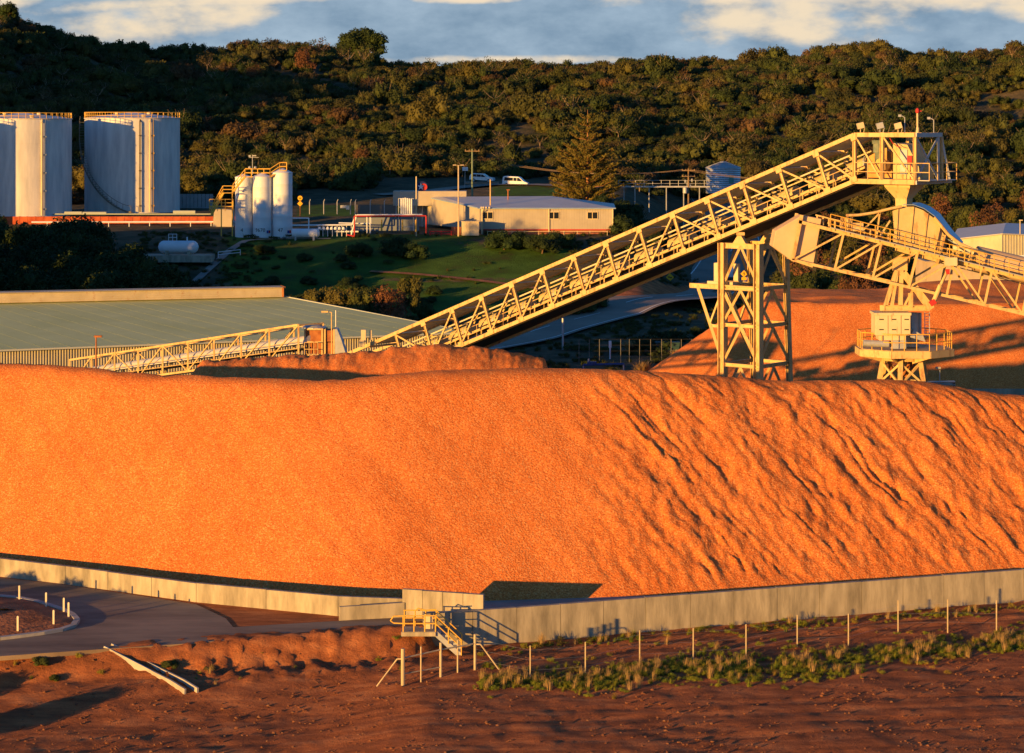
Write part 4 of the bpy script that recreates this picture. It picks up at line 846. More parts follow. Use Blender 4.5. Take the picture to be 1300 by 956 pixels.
# ------------------------------------------------------------------ shed with ridge ventilator (left, behind the low conveyor)
e0 = Vector((-62.0, 198.3, 0)); e1 = Vector((-3.8, 222.0, 0)); r0 = Vector((-80.0, 229.0, 0)); r1 = Vector((-24.1, 245.0, 0))
EZ, RZ = 4.45, 6.05
shed = thing('storage_shed', 'wide low shed with faded green metal roof and long ridge vent', 'shed', (e1.x, e1.y, 0))
ed = (e1 - e0).normalized(); en = Vector((ed.y, -ed.x, 0))
mb = MB(); nseg = 1000; L_ = (e1 - e0).length - 0.6; vs = []
for i in range(nseg + 1):
    off = 0.07 if (i // 2) % 2 else 0.0
    for z in (0, EZ - 0.18): v = e0 + ed * (L_ * i / nseg) - en * (0.5 - off) + Vector((0, 0, z)); vs.append(v)
mb.add(vs, [(2 * i, 2 * i + 2, 2 * i + 3, 2 * i + 1) for i in range(nseg)])
mb.beam(e1 - en * 0.6 - ed * 0.6, r1 + ed * 0.0 + Vector((-0.6, 0, 0)), 0.1, 2 * EZ - 0.4)
mb.build('wall', SHEDW, shed)
fr = r1 + (r1 - e1) * 0.9; bl = r0 + (r0 - e0) * 0.9; EB = 4.2
mb = MB()
a, b, c, d = e0 + Vector((0, 0, EZ)), e1 + Vector((0, 0, EZ)), r1 + Vector((0, 0, RZ)), r0 + Vector((0, 0, RZ))
ns = 26; vs = []
for i in range(ns + 1):
    t = i / ns; p = a.lerp(b, t); q = d.lerp(c, t)
    vs += [p, q]
mb.add(vs, [(2 * i, 2 * i + 2, 2 * i + 3, 2 * i + 1) for i in range(ns)])
for i in range(1, ns): mb.beam(a.lerp(b, i / ns) + Vector((0, 0, 0.012)), d.lerp(c, i / ns) + Vector((0, 0, 0.012)), 0.04, 0.005)
mb.add([c, d, bl + Vector((0, 0, EB)), fr + Vector((0, 0, EB))], [(0, 1, 2, 3)])
rf = mb.build('roof', SHEDR, shed)
mb = MB(); mb.beam(a - Vector((0, 0, 0.08)), b - Vector((0, 0, 0.08)), 0.16, 0.16); mb.beam(b - Vector((0, 0, 0.05)), c + Vector((0, 0, 0.03)), 0.14, 0.12); mb.build('gutter', mat('pale_flashing', (0.42, 0.45, 0.42), rough=0.6), rf)
mb = MB(); v0 = r0 + Vector((0, 0, RZ + 0.05)); v1 = r1 + Vector((-0.4, -0.1, RZ + 0.05)); vd = (v1 - v0).normalized(); vn = Vector((vd.y, -vd.x, 0))
for i in range(5): mb.beam(v0 + vn * (1.0 - i * 0.03) + Vector((0, 0, 0.1 + i * 0.2)), v1 + vn * (1.0 - i * 0.03) + Vector((0, 0, 0.1 + i * 0.2)), 0.16, 0.10)
mb.prism([v1 + vn * 0.95, v1 - vn * 1.0, v1 - vn * 1.0 + Vector((0, 0, 1.0)), v1 + vn * 0.95 + Vector((0, 0, 1.0))], v0 - v1)
mb.beam(v0 + vn * 0.2 + Vector((0, 0, 1.06)), v1 + vn * 0.2 + Vector((0, 0, 1.06)), 2.4, 0.05); mb.build('ridge_vent', mat('rust_stained_louvre', (0.40, 0.35, 0.26), (0.50, 0.44, 0.33), 0.5, rust=0.5), rf)
mb = MB(); mb.beam(v1 + vn * 1.0 + Vector((0.03, 0, 0)), v1 + vn * 1.0 + Vector((0.03, 0, 1.05)), 0.2, 0.2); mb.beam(v1 + vn * 1.2 + Vector((0.2, 0, 1.05)), v1 - vn * 1.2 + Vector((0.2, 0, 1.05)), 0.12, 0.12); mb.beam(v1 + vn * 1.0 + Vector((0.05, 0, 0.2)), v1 - vn * 0.9 + Vector((0.05, 0, 0.9)), 0.08, 0.08); mb.build('vent_end_frame', RUST, rf)

# ------------------------------------------------------------------ big oil tanks
def tank(cx, cy, zb, r, h, label, seed, stair=False, pipes=()):
    t = thing('storage_tank', label, 'tank', (cx, cy, zb), 'large silver storage tanks')
    prof = [(r * 1.01, 0), (r * 1.01, 0.12), (r, 0.12)]
    for i in range(1, 8): prof += [(r, h * i / 8 - 0.02), (r * 1.0025, h * i / 8 - 0.01), (r * 1.0025, h * i / 8 + 0.01), (r, h * i / 8 + 0.02)]
    prof += [(r, h)]
    MB().lathe(prof, (cx, cy, zb), 72).build('shell', TANKW, t, smooth=True)
    MB().lathe([(r * 1.015, h), (r * 1.015, h + 0.08), (r * 0.6, h + 0.55), (r * 0.1, h + 0.95)], (cx, cy, zb), 72).build('roof', TANKW, t, smooth=True)
    mb = MB(); n = 44
    for hh in (0.5, 1.0, 0.08): 
        P = [Vector((cx + (r - 0.02) * math.cos(2 * math.pi * i / n), cy + (r - 0.02) * math.sin(2 * math.pi * i / n), zb + h + hh)) for i in range(n + 1)]; mb.path(P, 0.045, 5)
    for p in P[:-1]: mb.tube((p.x, p.y, zb + h), (p.x, p.y, zb + h + 1.02), 0.045, 5)
    mb.build('railing', YEL, t)
    for ang, rad, m in pipes:
        x = cx + (r + 0.28) * math.sin(R(ang)); y = cy - (r + 0.28) * math.cos(R(ang)); mb = MB()
        mb.path([(x, y, zb + 0.2), (x, y, zb + h - 0.6), (x - 0.05, y + 0.6, zb + h + 0.1)], rad, 8)
        for i in range(5): mb.beam((x, y, zb + 1.2 + i * h / 5.4), (x, y + 0.3, zb + 1.2 + i * h / 5.4), 0.35, 0.18)
        mb.build('riser_pipe', m, t)
    if stair:
        mb = MB(); n = 42; A0, A1 = 8, -92
        for i in range(n):
            f = i / n; an = R(A0 + (A1 - A0) * f ** 0.8); z = zb + 0.2 + (h - 0.4) * f ** 1.25
            p = Vector((cx + (r + 0.45) * math.sin(an), cy - (r + 0.45) * math.cos(an), z)); ra = Vector((math.sin(an), -math.cos(an), 0)); tg = Vector((math.cos(an), math.sin(an), 0))
            mb.box(p, (0.75, 0.42, 0.05), (ra, tg, Vector((0, 0, 1))))
            if i: mb.beam(pp + pr_ * 0.38, p + ra * 0.38, 0.06, 0.25); mb.path([pp + pr_ * 0.38 + Vector((0, 0, 1)), p + ra * 0.38 + Vector((0, 0, 1))], 0.04, 4)
            if i % 2 == 0: mb.tube(p + ra * 0.38, p + ra * 0.38 + Vector((0, 0, 1)), 0.035, 4)
            pp, pr_ = p, ra
        mb.build('spiral_stair', mat('stair_steel', (0.16, 0.15, 0.13), (0.24, 0.22, 0.18), 2, rust=0.5), t)
    for a, rr in ((-30, 0.5), (25, 0.85), (70, 0.4)):
        MB().lathe([(0.35, 0), (0.35, 0.35), (0.42, 0.36), (0.42, 0.45), (0.05, 0.5)], (cx + r * rr * math.sin(R(a)), cy - r * rr * math.cos(R(a)), zb + h + (1 - rr) * 1.0), 12).build('roof_hatch', STEEL2, t)
    return t
tank(X_(168, 380), 380, 9.65, 7.75, 15.3, 'silver storage tank with a spiral stair, the nearer to the white silos', 1, True, ((18, 0.10, DKST), (30, 0.16, STEEL2), (34, 0.05, YEL)))
tank(X_(28, 366), 366, 9.65, 7.75, 15.2, 'silver storage tank cut off by the left edge of the photo', 2, False, ((34, 0.16, STEEL2), (38, 0.06, GREYST)))
# bund wall and pipes before the tanks
mb = MB()
for i in range(-12, 62):
    x0 = -96 + i * 1.25 + 14; 
    if x0 > -40.5 : continue
    mb.box((x0, 358, 9.0), (1.0, 0.3, 1.5)); mb.box((x0 + 0.6, 358.05, 9.0), (0.22, 0.42, 1.56))
mb.box((-72, 358.4, 8.85), (63.5, 0.2, 1.5)); solo(mb, 'bund_wall', BUND, 'long red-brown bund wall in front of the silver tanks', 'wall')
mb = MB(); mb.path([(X_(40, 353), 353, 9.1), (X_(300, 353), 353, 9.15)], 0.12, 8)
for px in range(60, 300, 26): mb.tube((X_(px, 353), 353, 7.6), (X_(px, 353), 353, 9.1), 0.07, 6)
solo(mb, 'pipeline', WHITE, 'pale pipe on short stands below the red-brown bund wall', 'pipe')
mb = MB()
for a, b, z in ((82, 104, 10.1), (105, 135, 10.05), (220, 248, 10.25)): mb.tube((X_(a, 362), 362, z), (X_(b, 362), 362, z), 0.28, 10)
mb.path([(X_(0, 361), 361, 10.0), (X_(270, 361), 361, 10.0)], 0.1, 6); solo(mb, 'pipeline', mat('pale_green_pipe', (0.4, 0.45, 0.38)), 'pale green pipe lying along the top of the bund wall', 'pipe')
mb = MB()
for i in range(9): mb.box((X_(229 + i * 4.9, 388), 388, 10.9), (0.58, 0.12, 2.7)); 
for z in (10, 11.8): mb.beam((X_(227, 388), 388.1, z), (X_(272, 388), 388.1, z), 0.1, 0.1)
solo(mb, 'panel_fence', mat('grey_panel', (0.28, 0.30, 0.32), (0.34, 0.36, 0.38), 1), 'grey panel fence between the silver tanks and the white silos', 'fence')
mb = MB(); mb.prism([(X_(270, 352), 352, 8.4), (X_(296, 352), 352, 8.4), (X_(294, 352), 352, 11.0), (X_(272, 352), 352, 11.2)], (0, 3.0, 0)); solo(mb, 'equipment_cabin', CLAD, 'small sunlit beige cabin behind the yellow silo stair', 'cabin')

# ------------------------------------------------------------------ three white silos
tank(X_(28, 366) - 15.4, 352.4, 9.65, 7.75, 15.2, 'silver storage tank standing outside the left edge of the photo', 3)
def txt(s, size, loc, m, parent, name='marking', rot=(R(90), 0, 0), bend=None):
    cu = bpy.data.curves.new('tmp', 'FONT'); cu.body = s; cu.size = size; cu.extrude = 0.01; cu.resolution_u = 2
    ob = bpy.data.objects.new('tmp', cu); COL.objects.link(ob); dg = bpy.context.evaluated_depsgraph_get(); me = bpy.data.meshes.new_from_object(ob.evaluated_get(dg)); bpy.data.objects.remove(ob)
    rt = Matrix.Rotation(rot[2], 4, 'Z') @ Matrix.Rotation(rot[0], 4, 'X'); me.transform(Matrix.Translation(Vector(loc)) @ rt)
    if bend:
        cx, cy, r = bend
        for v in me.vertices:
            a = (v.co.x - cx) / r; dep = loc[1] - v.co.y; v.co.x = cx + (r + dep) * math.sin(a); v.co.y = cy - (r + dep) * math.cos(a)
    me.materials.clear(); me.materials.append(m); o = bpy.data.objects.new(name, me); COL.objects.link(o)
    p = parent; off = Vector((0, 0, 0))
    while p is not None: off += Vector(p.location); p = p.parent
    me.transform(Matrix.Translation(-off)); o.parent = parent; return o
MARK = mat('black_marking', (0.03, 0.03, 0.035))
MARKB = mat('blue_marking', (0.03, 0.08, 0.35)); 
silos = []
for i, (px, wd, top, D, lab, tx) in enumerate([(308, 21.5, 225.5, 331, 'leftmost of the three white silos, reached by the yellow stair', '4'), (331.5, 24, 225, 330, 'middle one of the three white silos under the yellow walkway', '9670'), (357, 26, 220, 330.5, 'rightmost and tallest of the three white silos', '47')]):
    cx = X_(px, D); r = wd / 2 * D / F; zb = CH - (302 - YH) * D / F; h = CH - (top - YH) * D / F - zb
    t = thing('silo', lab, 'silo', (cx, D + r, zb), 'white cylindrical silos'); cy = D + r
    prof = [(r, 0)]
    for j in range(1, 6): prof += [(r, h * j / 6 - 0.03), (r * 1.006, h * j / 6), (r, h * j / 6 + 0.03)]
    MB().lathe(prof + [(r, h)], (cx, cy, zb), 40).build('shell', WHITE, t, smooth=True)
    MB().lathe([(r * 1.03, h), (r * 1.03, h + 0.07), (r * 0.15, h + 0.5 + 0.1 * i)], (cx, cy, zb), 40).build('roof', WHITE, t, smooth=True)
    txt(tx, 0.75, (cx - (0.9 if len(tx) > 3 else 0.3) - (0.2 if i == 2 else 0), cy - r - 0.02, zb + 0.95 - 0.1), MARK, t, bend=(cx, cy, r))
    if i:
        mb = MB(); a = R(48); c = Vector((cx + (r + .02) * math.sin(a), cy - (r + .02) * math.cos(a), zb + 0.85)); tg = Vector((math.cos(a), math.sin(a), 0)); nn_ = Vector((math.sin(a), -math.cos(a), 0))
        mb.box(c - tg * 0.18, (0.32, 0.03, 0.4), (tg, nn_, Vector((0, 0, 1)))); mb.build('sign_plate', MARKB, t)
        mb = MB(); mb.box(c + tg * 0.18, (0.3, 0.03, 0.4), (tg, nn_, Vector((0, 0, 1)))); mb.build('sign_plate', RED, t)
    silos.append((cx, cy, zb, r, h))
mb = MB(); z = silos[0][2] - 0.35; mb.box((X_(340, 332), 334, z - 0.3), (22, 9, 1.2)); solo(mb, 'plinth', mat('dark_plinth', (0.05, 0.045, 0.04), (0.08, 0.07, 0.06), 1), 'concrete plinth under the three white silos, its shadow painted in', 'plinth')  # near-black colour holds the shadow beneath the silos
def railing(mb, pts, h=1.0, r=0.05, step=1.2):
    pts = [Vector(p) for p in pts]
    for hh in (h * 0.5, h): mb.path([p + Vector((0, 0, hh)) for p in pts], r, 5)
    for a, b in zip(pts[:-1], pts[1:]):
        n = max(1, int((b - a).length / step))
        for i in range(n + 1): p = a.lerp(b, i / n); mb.tube(p, p + Vector((0, 0, h)), r, 5)
sw = thing('access_stair', 'yellow railed stair and walkway leading over the white silos', 'stair', (silos[0][0] - 3, 331, silos[0][2]))
s1_, s2_, s3_ = silos; zt = s1_[2] + s1_[4]; mb = MB()
a = Vector((s1_[0] + 0.3, s1_[1] - 0.5, zt + 0.1)); b = Vector((s2_[0] + 1.2, s2_[1] - 0.5, zt + 0.1)); c = Vector((s3_[0] - 0.3, s3_[1] - 0.5, zt + 1.0)); d = Vector((s3_[0] + 0.7, s3_[1] - 0.5, zt + 1.0))
railing(mb, [a, b, c, d], 1.15, 0.075, 0.9); mb.build('railing', YEL, sw)
mb = MB(); mb.beam(a, b, 0.9, 0.1); mb.beam(b, c, 0.9, 0.1); mb.beam(c, d, 0.9, 0.1); mb.build('walkway', YEL, sw)
L0 = W(268, 273, 329); L1 = W(283, 245, 329); L1b = W(295, 245, 329); L2 = W(296, 243, 329); L3 = W(311, 224, 329)
for nm, P, Q in (('flight', L0, L1), ('flight', L2, L3)):
    mb = MB(); railing(mb, [P, Q], 1.0, 0.06, 0.8)
    for yo in (0, 0.8): mb.beam(P + Vector((0, yo, 0)), Q + Vector((0, yo, 0)), 0.06, 0.25)
    for i in range(14): p = P.lerp(Q, i / 13); mb.box(p + Vector((0, 0.4, 0)), (0.25, 0.75, 0.04))
    mb.build(nm, YEL, sw)
mb = MB(); railing(mb, [L1, L1b], 1.0, 0.06, 0.8); mb.box((L1 + L1b) / 2 + Vector((0, 0.4, 0)), (1.6, 0.9, 0.08)); g0 = W(266, 262, 329); g1_ = W(296, 262, 329)
railing(mb, [g0, g1_], 1.0, 0.06, 0.9); mb.box((g0 + g1_) / 2 + Vector((0, 0.4, 0)), (3.4, 0.9, 0.08)); g2 = W(266, 268, 329); g3 = W(296, 268, 329); railing(mb, [g2, g3], 0.6, 0.05, 0.9)
for px in (281, 295): mb.tube(W(px, 300, 329.2), W(px, 246, 329.2), 0.08, 6)
mb.build('landing', YEL, sw)
mb = MB(); mp_ = W(320.5, 222, 331); mb.tube(mp_, mp_ + Vector((0, 0, 2.9)), 0.05, 6); mb.beam(mp_ + Vector((-0.5, 0, 2.5)), mp_ + Vector((0.9, 0, 2.5)), 0.06, 0.06); mb.box(mp_ + Vector((-0.4, 0, 2.7)), (0.3, 0.1, 0.25)); mb.box(mp_ + Vector((0.3, 0, 2.75)), (0.5, 0.1, 0.15))
for x in (-0.4, 0.4): mb.lathe([(0.05, 0), (0.2, 0.1), (0.2, 0.25), (0.05, 0.35)], mp_ + Vector((x, 0, 0.9)), 10)
solo(mb, 'weather_mast', GREYST, 'thin instrument mast with crossbar above the white silos', 'mast')
# low horizontal tank and pipework right of the silos
t = thing('horizontal_tank', 'low pale horizontal tank beside the tallest white silo', 'tank', (X_(385, 329), 329, 7.8))
mb = MB(); a = W(371, 296, 328); b = W(403, 296, 328); mb.tube(a, b, 0.62, 20); mb.tube(b, b + Vector((0.3, 0, 0)), 0.62, 20, 0.35); mb.build('shell', WHITE, t, smooth=True)
mb = MB(); [mb.box((x, 328, 7.9), (0.25, 1.2, 0.7)) for x in (a.x + 0.5, b.x - 0.5)]; mb.build('saddle', GREYST, t)
mb = MB()
mb.path([W(370, 277, 329), W(392, 277, 329), W(392, 291, 329)], 0.09, 8); mb.path([W(370, 286, 329), W(447, 285.5, 329), W(452, 272.5, 329)], 0.10, 8); mb.path([W(370, 291, 330), W(440, 291, 330)], 0.09, 8); mb.path([W(430, 283, 330), W(471, 284, 330), W(471, 275, 330)], 0.09, 8); mb.path([W(425, 294, 330), W(455, 294, 330)], 0.12, 8)
for px in range(404, 452, 6): mb.tube(W(px, 300, 329.5), W(px, 286, 329.5), 0.05, 6)
for px in range(406, 440, 5): mb.lathe([(0.18, 0), (0.22, 0.15), (0.12, 0.4)], W(px, 291.5, 328.6), 8)
solo(mb, 'pipe_rack', WHITE, 'cluster of white low pipes and valves right of the silos', 'pipes')
mb = MB(); mb.path([W(450, 299, 328), W(450, 274.3, 328), W(541, 274, 329), W(541, 296, 329)], 0.10, 8); mb.path([W(440, 298, 328), W(450, 300, 328)], 0.1, 6); solo(mb, 'red_pipe', RED, 'red overhead pipe running to the grey building', 'pipe')
mb = MB(); mb.path([W(446, 298, 328.5), W(453, 273, 328.5), W(536, 272.5, 329.5)], 0.11, 8); mb.path([W(466, 296, 329), W(466, 275, 329)], 0.08, 8); mb.path([W(470, 296, 329), W(470, 275, 329)], 0.08, 8); solo(mb, 'overhead_pipe', WHITE, 'white overhead pipe running above the red one', 'pipe')
for px, y0, y1, r_, m, lb in ((484.5, 293, 279, 0.13, YEL, 'orange bollard standing alone before the grey wall'), (511, 293, 279, 0.12, YEL, 'orange bollard left of the vertical white pipes'), (528, 294, 279, 0.14, YEL, 'orange bollard right of the vertical white pipes')):
    mb = MB(); mb.tube(W(px, y0, 328), W(px, y1, 328), r_, 8, r_ * 0.8); solo(mb, 'bollard', m, lb, 'bollard', 'orange bollards')
vp = thing('pipe_manifold', 'bank of six tall white vertical pipes by the building corner', 'pipes', W(516, 292, 330))
for i in range(6): MB().tube(W(509.5 + i * 2.6, 273, 330), W(509.5 + i * 2.6, 251 + 0.5 * abs(i - 2), 330), 0.11, 8).build('pipe', WHITE, vp)
mb = MB(); 
for px in (506, 525): mb.beam(W(px, 293, 330.4), W(px, 252, 330.4), 0.1, 0.1)
for y in (252, 263, 274, 288): mb.beam(W(506, y, 330.4), W(525, y, 330.4), 0.08, 0.08)
mb.build('frame', GREYST, vp)
mb = MB(); mb.box(W(490, 284.5, 333.5), (9.6, 0.2, 1.9)); solo(mb, 'screen_wall', mat('blue_grey_wall', (0.16, 0.19, 0.23)), 'low blue-grey wall behind the orange bollards', 'wall')
# mesh fence posts left of the building
for i, px in enumerate((393, 411, 428, 445, 451, 470, 488, 503)):
    mb = MB(); mb.tube(W(px, 272, 350), W(px, 256, 350), 0.07, 6); mb.tube(W(px, 256, 350), W(px, 256, 350) + Vector((0.15, 0, 0.35)), 0.05, 5)
    solo(mb, 'fence_post', GREYST, 'thin grey post of the mesh fence behind the pipework', 'fence post', 'grey mesh fence posts behind the pipework')
mb = MB(); mb.box(W(478, 267, 350.5), (6.3, 0.08, 1.7)); solo(mb, 'panel_fence', mat('brown_panel', (0.16, 0.14, 0.12)), 'dull brown panel fence behind the white overhead pipe', 'fence')
mb = MB(); mb.box(W(436, 262.5, 349.8), (0.95, 0.05, 0.42)); mb.box(W(441.5, 263.5, 349.7), (0.5, 0.05, 0.6)); solo(mb, 'notice_board', mat('pale_board', (0.55, 0.57, 0.52)), 'small pale notice boards on the mesh fence', 'sign')

# bullet gas tank on its slab
t = thing('gas_tank', 'white horizontal bullet tank lying on a concrete slab below the bund', 'tank', (X_(228, 312), 312, 5.4))
zc_ = CH - (313.5 - YH) * 312 / F; mb = MB(); x0, x1 = X_(206, 312), X_(247, 312)
prof = [(0.1, -0.55), (0.5, -0.4), (0.78, -0.1), (0.85, 0.15), (0.85, x1 - x0 - 0.15), (0.78, x1 - x0 + 0.1), (0.5, x1 - x0 + 0.4), (0.1, x1 - x0 + 0.55)]
vs = []; n = 20
for r_, l_ in prof:
    for i in range(n): vs.append((x0 + l_, 312 + r_ * math.cos(2 * math.pi * i / n), zc_ + r_ * math.sin(2 * math.pi * i / n)))
mb.add(vs, [(j * n + i, j * n + (i + 1) % n, (j + 1) * n + (i + 1) % n, (j + 1) * n + i) for j in range(len(prof) - 1) for i in range(n)]); mb.build('shell', WHITE, t, smooth=True)
mb = MB(); [mb.box((x, 312, zc_ - 0.8), (0.4, 1.4, 0.8)) for x in (x0 + 0.7, x1 - 0.7)]; mb.build('saddle', CONC, t)
mb = MB(); zt_ = zc_ + 0.85; railing(mb, [(x0 + 0.9, 311.7, zt_), (x0 + 2.0, 311.7, zt_)], 0.9, 0.04, 0.5); mb.tube((x1 - 1, 312, zt_), (x1 - 1, 312, zt_ + 0.5), 0.1, 8); mb.build('top_rail', WHITE, t)
mb = MB(); mb.box((X_(222, 312), 313, zc_ - 1.55), (10, 4.5, 0.9)); mb.box((X_(262, 311), 311.5, zc_ - 1.75), (1.5, 2, 0.5)); solo(mb, 'slab', CONC, 'raised concrete slab under the white bullet tank', 'slab')
mb = MB(); railing(mb, [W(277, 327, 311), W(305, 324, 311)], 0.75, 0.045, 2.2); solo(mb, 'handrail', WHITE, 'thin pale handrail beside the bullet tank steps', 'handrail')

# ------------------------------------------------------------------ office building with low-pitched roof
DB = 335.0; zb = CH - (298 - YH) * DB / F; ZE = CH - (264 - YH) * DB / F; xa, xm, xr = X_(541, 352), X_(611, DB), X_(779, DB)
off = thing('depot_building', 'long beige clad depot building with grey roof and three small windows', 'building', ((xm + xr) / 2, DB + 8, zb))
yl = 352.0
FA = [Vector((xm, DB, 0)), Vector((xr, DB, 0)), Vector((xr + 0.6, yl, 0)), Vector((xa, yl, 0))]
ridge0 = W(545, 252.5, 349); ridge1 = W(700, 251.5, 349)
mb = MB(); z1_ = ZE - 0.1; wz = zb + 0.75
mb.add([Vector((p.x, p.y, zb + 0.75)) for p in FA] + [Vector((FA[0].x, FA[0].y, z1_)), Vector((FA[1].x, FA[1].y, z1_)), Vector((FA[2].x, FA[2].y, z1_)), Vector((FA[3].x, FA[3].y, z1_ + 1.0))], [(0, 1, 5, 4), (1, 2, 6, 5), (3, 0, 4, 7), (2, 3, 7, 6)])
x = xm + 0.15
while x < xr: mb.box((x, DB - 0.012, (wz + z1_) / 2), (0.05, 0.03, z1_ - wz - 0.02)); x += 0.38
mb.build('wall', CLAD, off)
mb = MB(); mb.beam(Vector((xm, DB + 0.2, zb + 0.3)), Vector((xr, DB + 0.2, zb + 0.3)), 0.3, 0.9); mb.build('brick_base', BRICK, off)
mb = MB(); mb.beam(Vector((xm, DB - 0.05, wz)), Vector((xr, DB - 0.05, wz)), 0.1, 0.12); mb.build('red_pipe', RED, off)
mb = MB(); P = [Vector((xm - 0.25, DB - 0.3, ZE)), Vector((xr + 0.3, DB - 0.3, ZE)), Vector((xr + 0.8, yl + 0.4, ZE)), Vector((xa - 0.3, yl + 0.3, ZE + 1.1))]
rA = Vector((X_(560, 349), 349, ZE + 1.15)); rB = Vector((X_(700, 349), 349, ZE + 1.25))
mb.add(P + [rA, rB], [(0, 1, 5, 4), (1, 2, 5), (2, 3, 4, 5), (3, 0, 4)]); mb.build('roof', OFFROOF, off)
mb = MB(); mb.beam(P[0] - Vector((0, 0, 0.05)), P[1] - Vector((0, 0, 0.05)), 0.16, 0.16); mb.beam(P[3] - Vector((0, 0, 0.05)), P[0] - Vector((0, 0, 0.05)), 0.12, 0.16); mb.build('gutter', BLUESH, off)
mb = MB()
for px in (697, 778): mb.tube((X_(px, DB), DB - 0.12, zb + 0.2), (X_(px, DB), DB - 0.12, ZE - 0.1), 0.09, 8)
mb.beam((xm + 0.12, DB - 0.12, zb), (xm + 0.12, DB - 0.12, ZE), 0.3, 0.2); mb.build('downpipe', STEEL2, off)
for px in (619, 703, 752):
    xw = X_(px, DB); zw = CH - (273.5 - YH) * DB / F
    fr_ = MB(); fr_.beam((xw - 0.75, DB - 0.05, zw), (xw + 0.85, DB - 0.05, zw), 0.08, 0.1); 
    fr_ = MB()
    for z in (-0.5, 0.5): fr_.beam((xw - 0.72, DB - 0.05, zw + z), (xw + 0.78, DB - 0.05, zw + z), 0.1, 0.09)
    for x in (-0.72, 0.0, 0.78): fr_.beam((xw + x, DB - 0.06, zw - 0.5), (xw + x, DB - 0.06, zw + 0.5), 0.09, 0.1, (0, 1, 0))
    wo = fr_.build('window', STEEL2, off); MB().box((xw + 0.03, DB - 0.02, zw), (1.45, 0.04, 0.96)).build('pane', GLASS, wo)
mb = MB(); mb.box(W(579, 251, 352) , (0.4, 0.3, 0.7)); mb.box(W(577, 248, 352), (0.8, 0.3, 0.3)); mb.build('roof_vent', WHITE, off)
# taller flat parapet behind the left end
mb = MB(); a = W(499, 261, 350); b = W(592, 243, 350); mb.box(((a.x + b.x) / 2, 352, (a.z + b.z) / 2), (b.x - a.x, 4, b.z - a.z + 0.05)); ann = thing('depot_annexe', 'flat beige canopy building behind the tall vertical pipes', 'building', (a.x + 5, 352, zb)); mb.build('parapet', CLAD, ann)
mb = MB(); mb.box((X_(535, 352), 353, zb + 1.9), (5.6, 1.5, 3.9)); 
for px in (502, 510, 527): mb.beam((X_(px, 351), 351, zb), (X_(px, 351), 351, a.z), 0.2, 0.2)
mb.build('wall', mat('annexe_wall_paint', (0.30, 0.28, 0.25), (0.36, 0.33, 0.29), 1), ann)  # annexe wall in a darker, greyer beige than the cladding
# fuel sign: white star on a red and blue roundel
sg = thing('roundel_sign', 'blue and red roundel sign with a white star above the annexe roof', 'sign', W(536, 243, 351))
c = W(536, 237, 351)
def disc(c, r, n=28, th=0.06, half=None):
    pts = []
    for i in range(n):
        an = 2 * math.pi * i / n; x = r * math.cos(an); z = r * math.sin(an); pts.append(c + Vector((x, 0, z)))
    return MB().prism(pts, (0, th, 0))
disc(c, 0.80).build('roundel', mat('sign_blue', (0.01, 0.02, 0.12)), sg)
disc(c + Vector((0.24, -0.03, -0.05)), 0.52).build('red_disc', RED, sg)
pts = [c + Vector((-0.2 + (0.56 if i % 2 == 0 else 0.22) * math.cos(R(90 + i * 36)), -0.06, (0.56 if i % 2 == 0 else 0.22) * math.sin(R(90 + i * 36)))) for i in range(10)]
MB().prism(pts, (0, 0.03, 0)).build('star', WHITE, sg)
mb = MB(); mb.tube(c + Vector((0, 0.1, -0.75)), W(536, 243.5, 351.2), 0.08, 6); mb.tube(W(536, 243.5, 351.2), (c.x, 351.2, zb), 0.08, 6); mb.build('pole', GREYST, sg)
# cabinets and small items by the building
mb = MB(); a = W(586, 299, 331); b = W(608, 281.5, 331); mb.box(((a.x + b.x) / 2, 332, (a.z + b.z) / 2), (b.x - a.x, 2.0, b.z - a.z)); mb.box(((a.x + b.x) / 2, 332, b.z + 0.03), (b.x - a.x + 0.15, 2.15, 0.08)); mb.box(((a.x + b.x) / 2 - 0.1, 330.97, (a.z + b.z) / 2), (0.04, 0.04, b.z - a.z - 0.2)); solo(mb, 'electrical_cabinet', STEEL2, 'cream electrical cabinet standing at the building corner', 'cabinet')
mb = MB(); a = W(573, 299, 333); b = W(585, 289, 333); mb.box(((a.x + b.x) / 2, 334, (a.z + b.z) / 2), (b.x - a.x, 1.0, b.z - a.z)); mb.box(((a.x + b.x) / 2, 334, b.z + 0.03), (b.x - a.x + 0.1, 1.1, 0.07)); solo(mb, 'brick_plinth', BRICK, 'small red brick block left of the cream cabinet', 'brick block')
mb = MB(); mb.path([W(545, 294, 333), W(575, 294, 333)], 0.09, 6); mb.path([W(545, 297, 333), W(575, 297, 333)], 0.07, 6)
for px in (546, 560, 573): mb.tube(W(px, 299, 333), W(px, 293, 333), 0.07, 6)
solo(mb, 'red_rail', RED, 'low red rail along the foot of the beige wall', 'rail')
mb = MB(); 
for px in (611, 613.5, 617, 621): mb.box(W(px, 263.5, 334.4), (0.22, 0.25, 0.25))
mb.path([W(614, 266, 334.4), W(611, 270, 334.5), W(611, 297, 334.5)], 0.07, 6); solo(mb, 'corner_lights', STEEL2, 'cluster of small lamps at the eave corner of the depot building', 'lamps')
mb = MB()
for i, px in enumerate((619, 634, 650, 666, 684, 702, 716, 733, 749, 771)): mb.tube(W(px, 300.5, 333.2), W(px, 293, 333.2), 0.045, 5)
mb.path([W(619, 294, 333.2), W(771, 294, 333.2)], 0.035, 5); solo(mb, 'guard_rail', STEEL2, 'low pale rail fence in front of the three-window facade', 'fence')

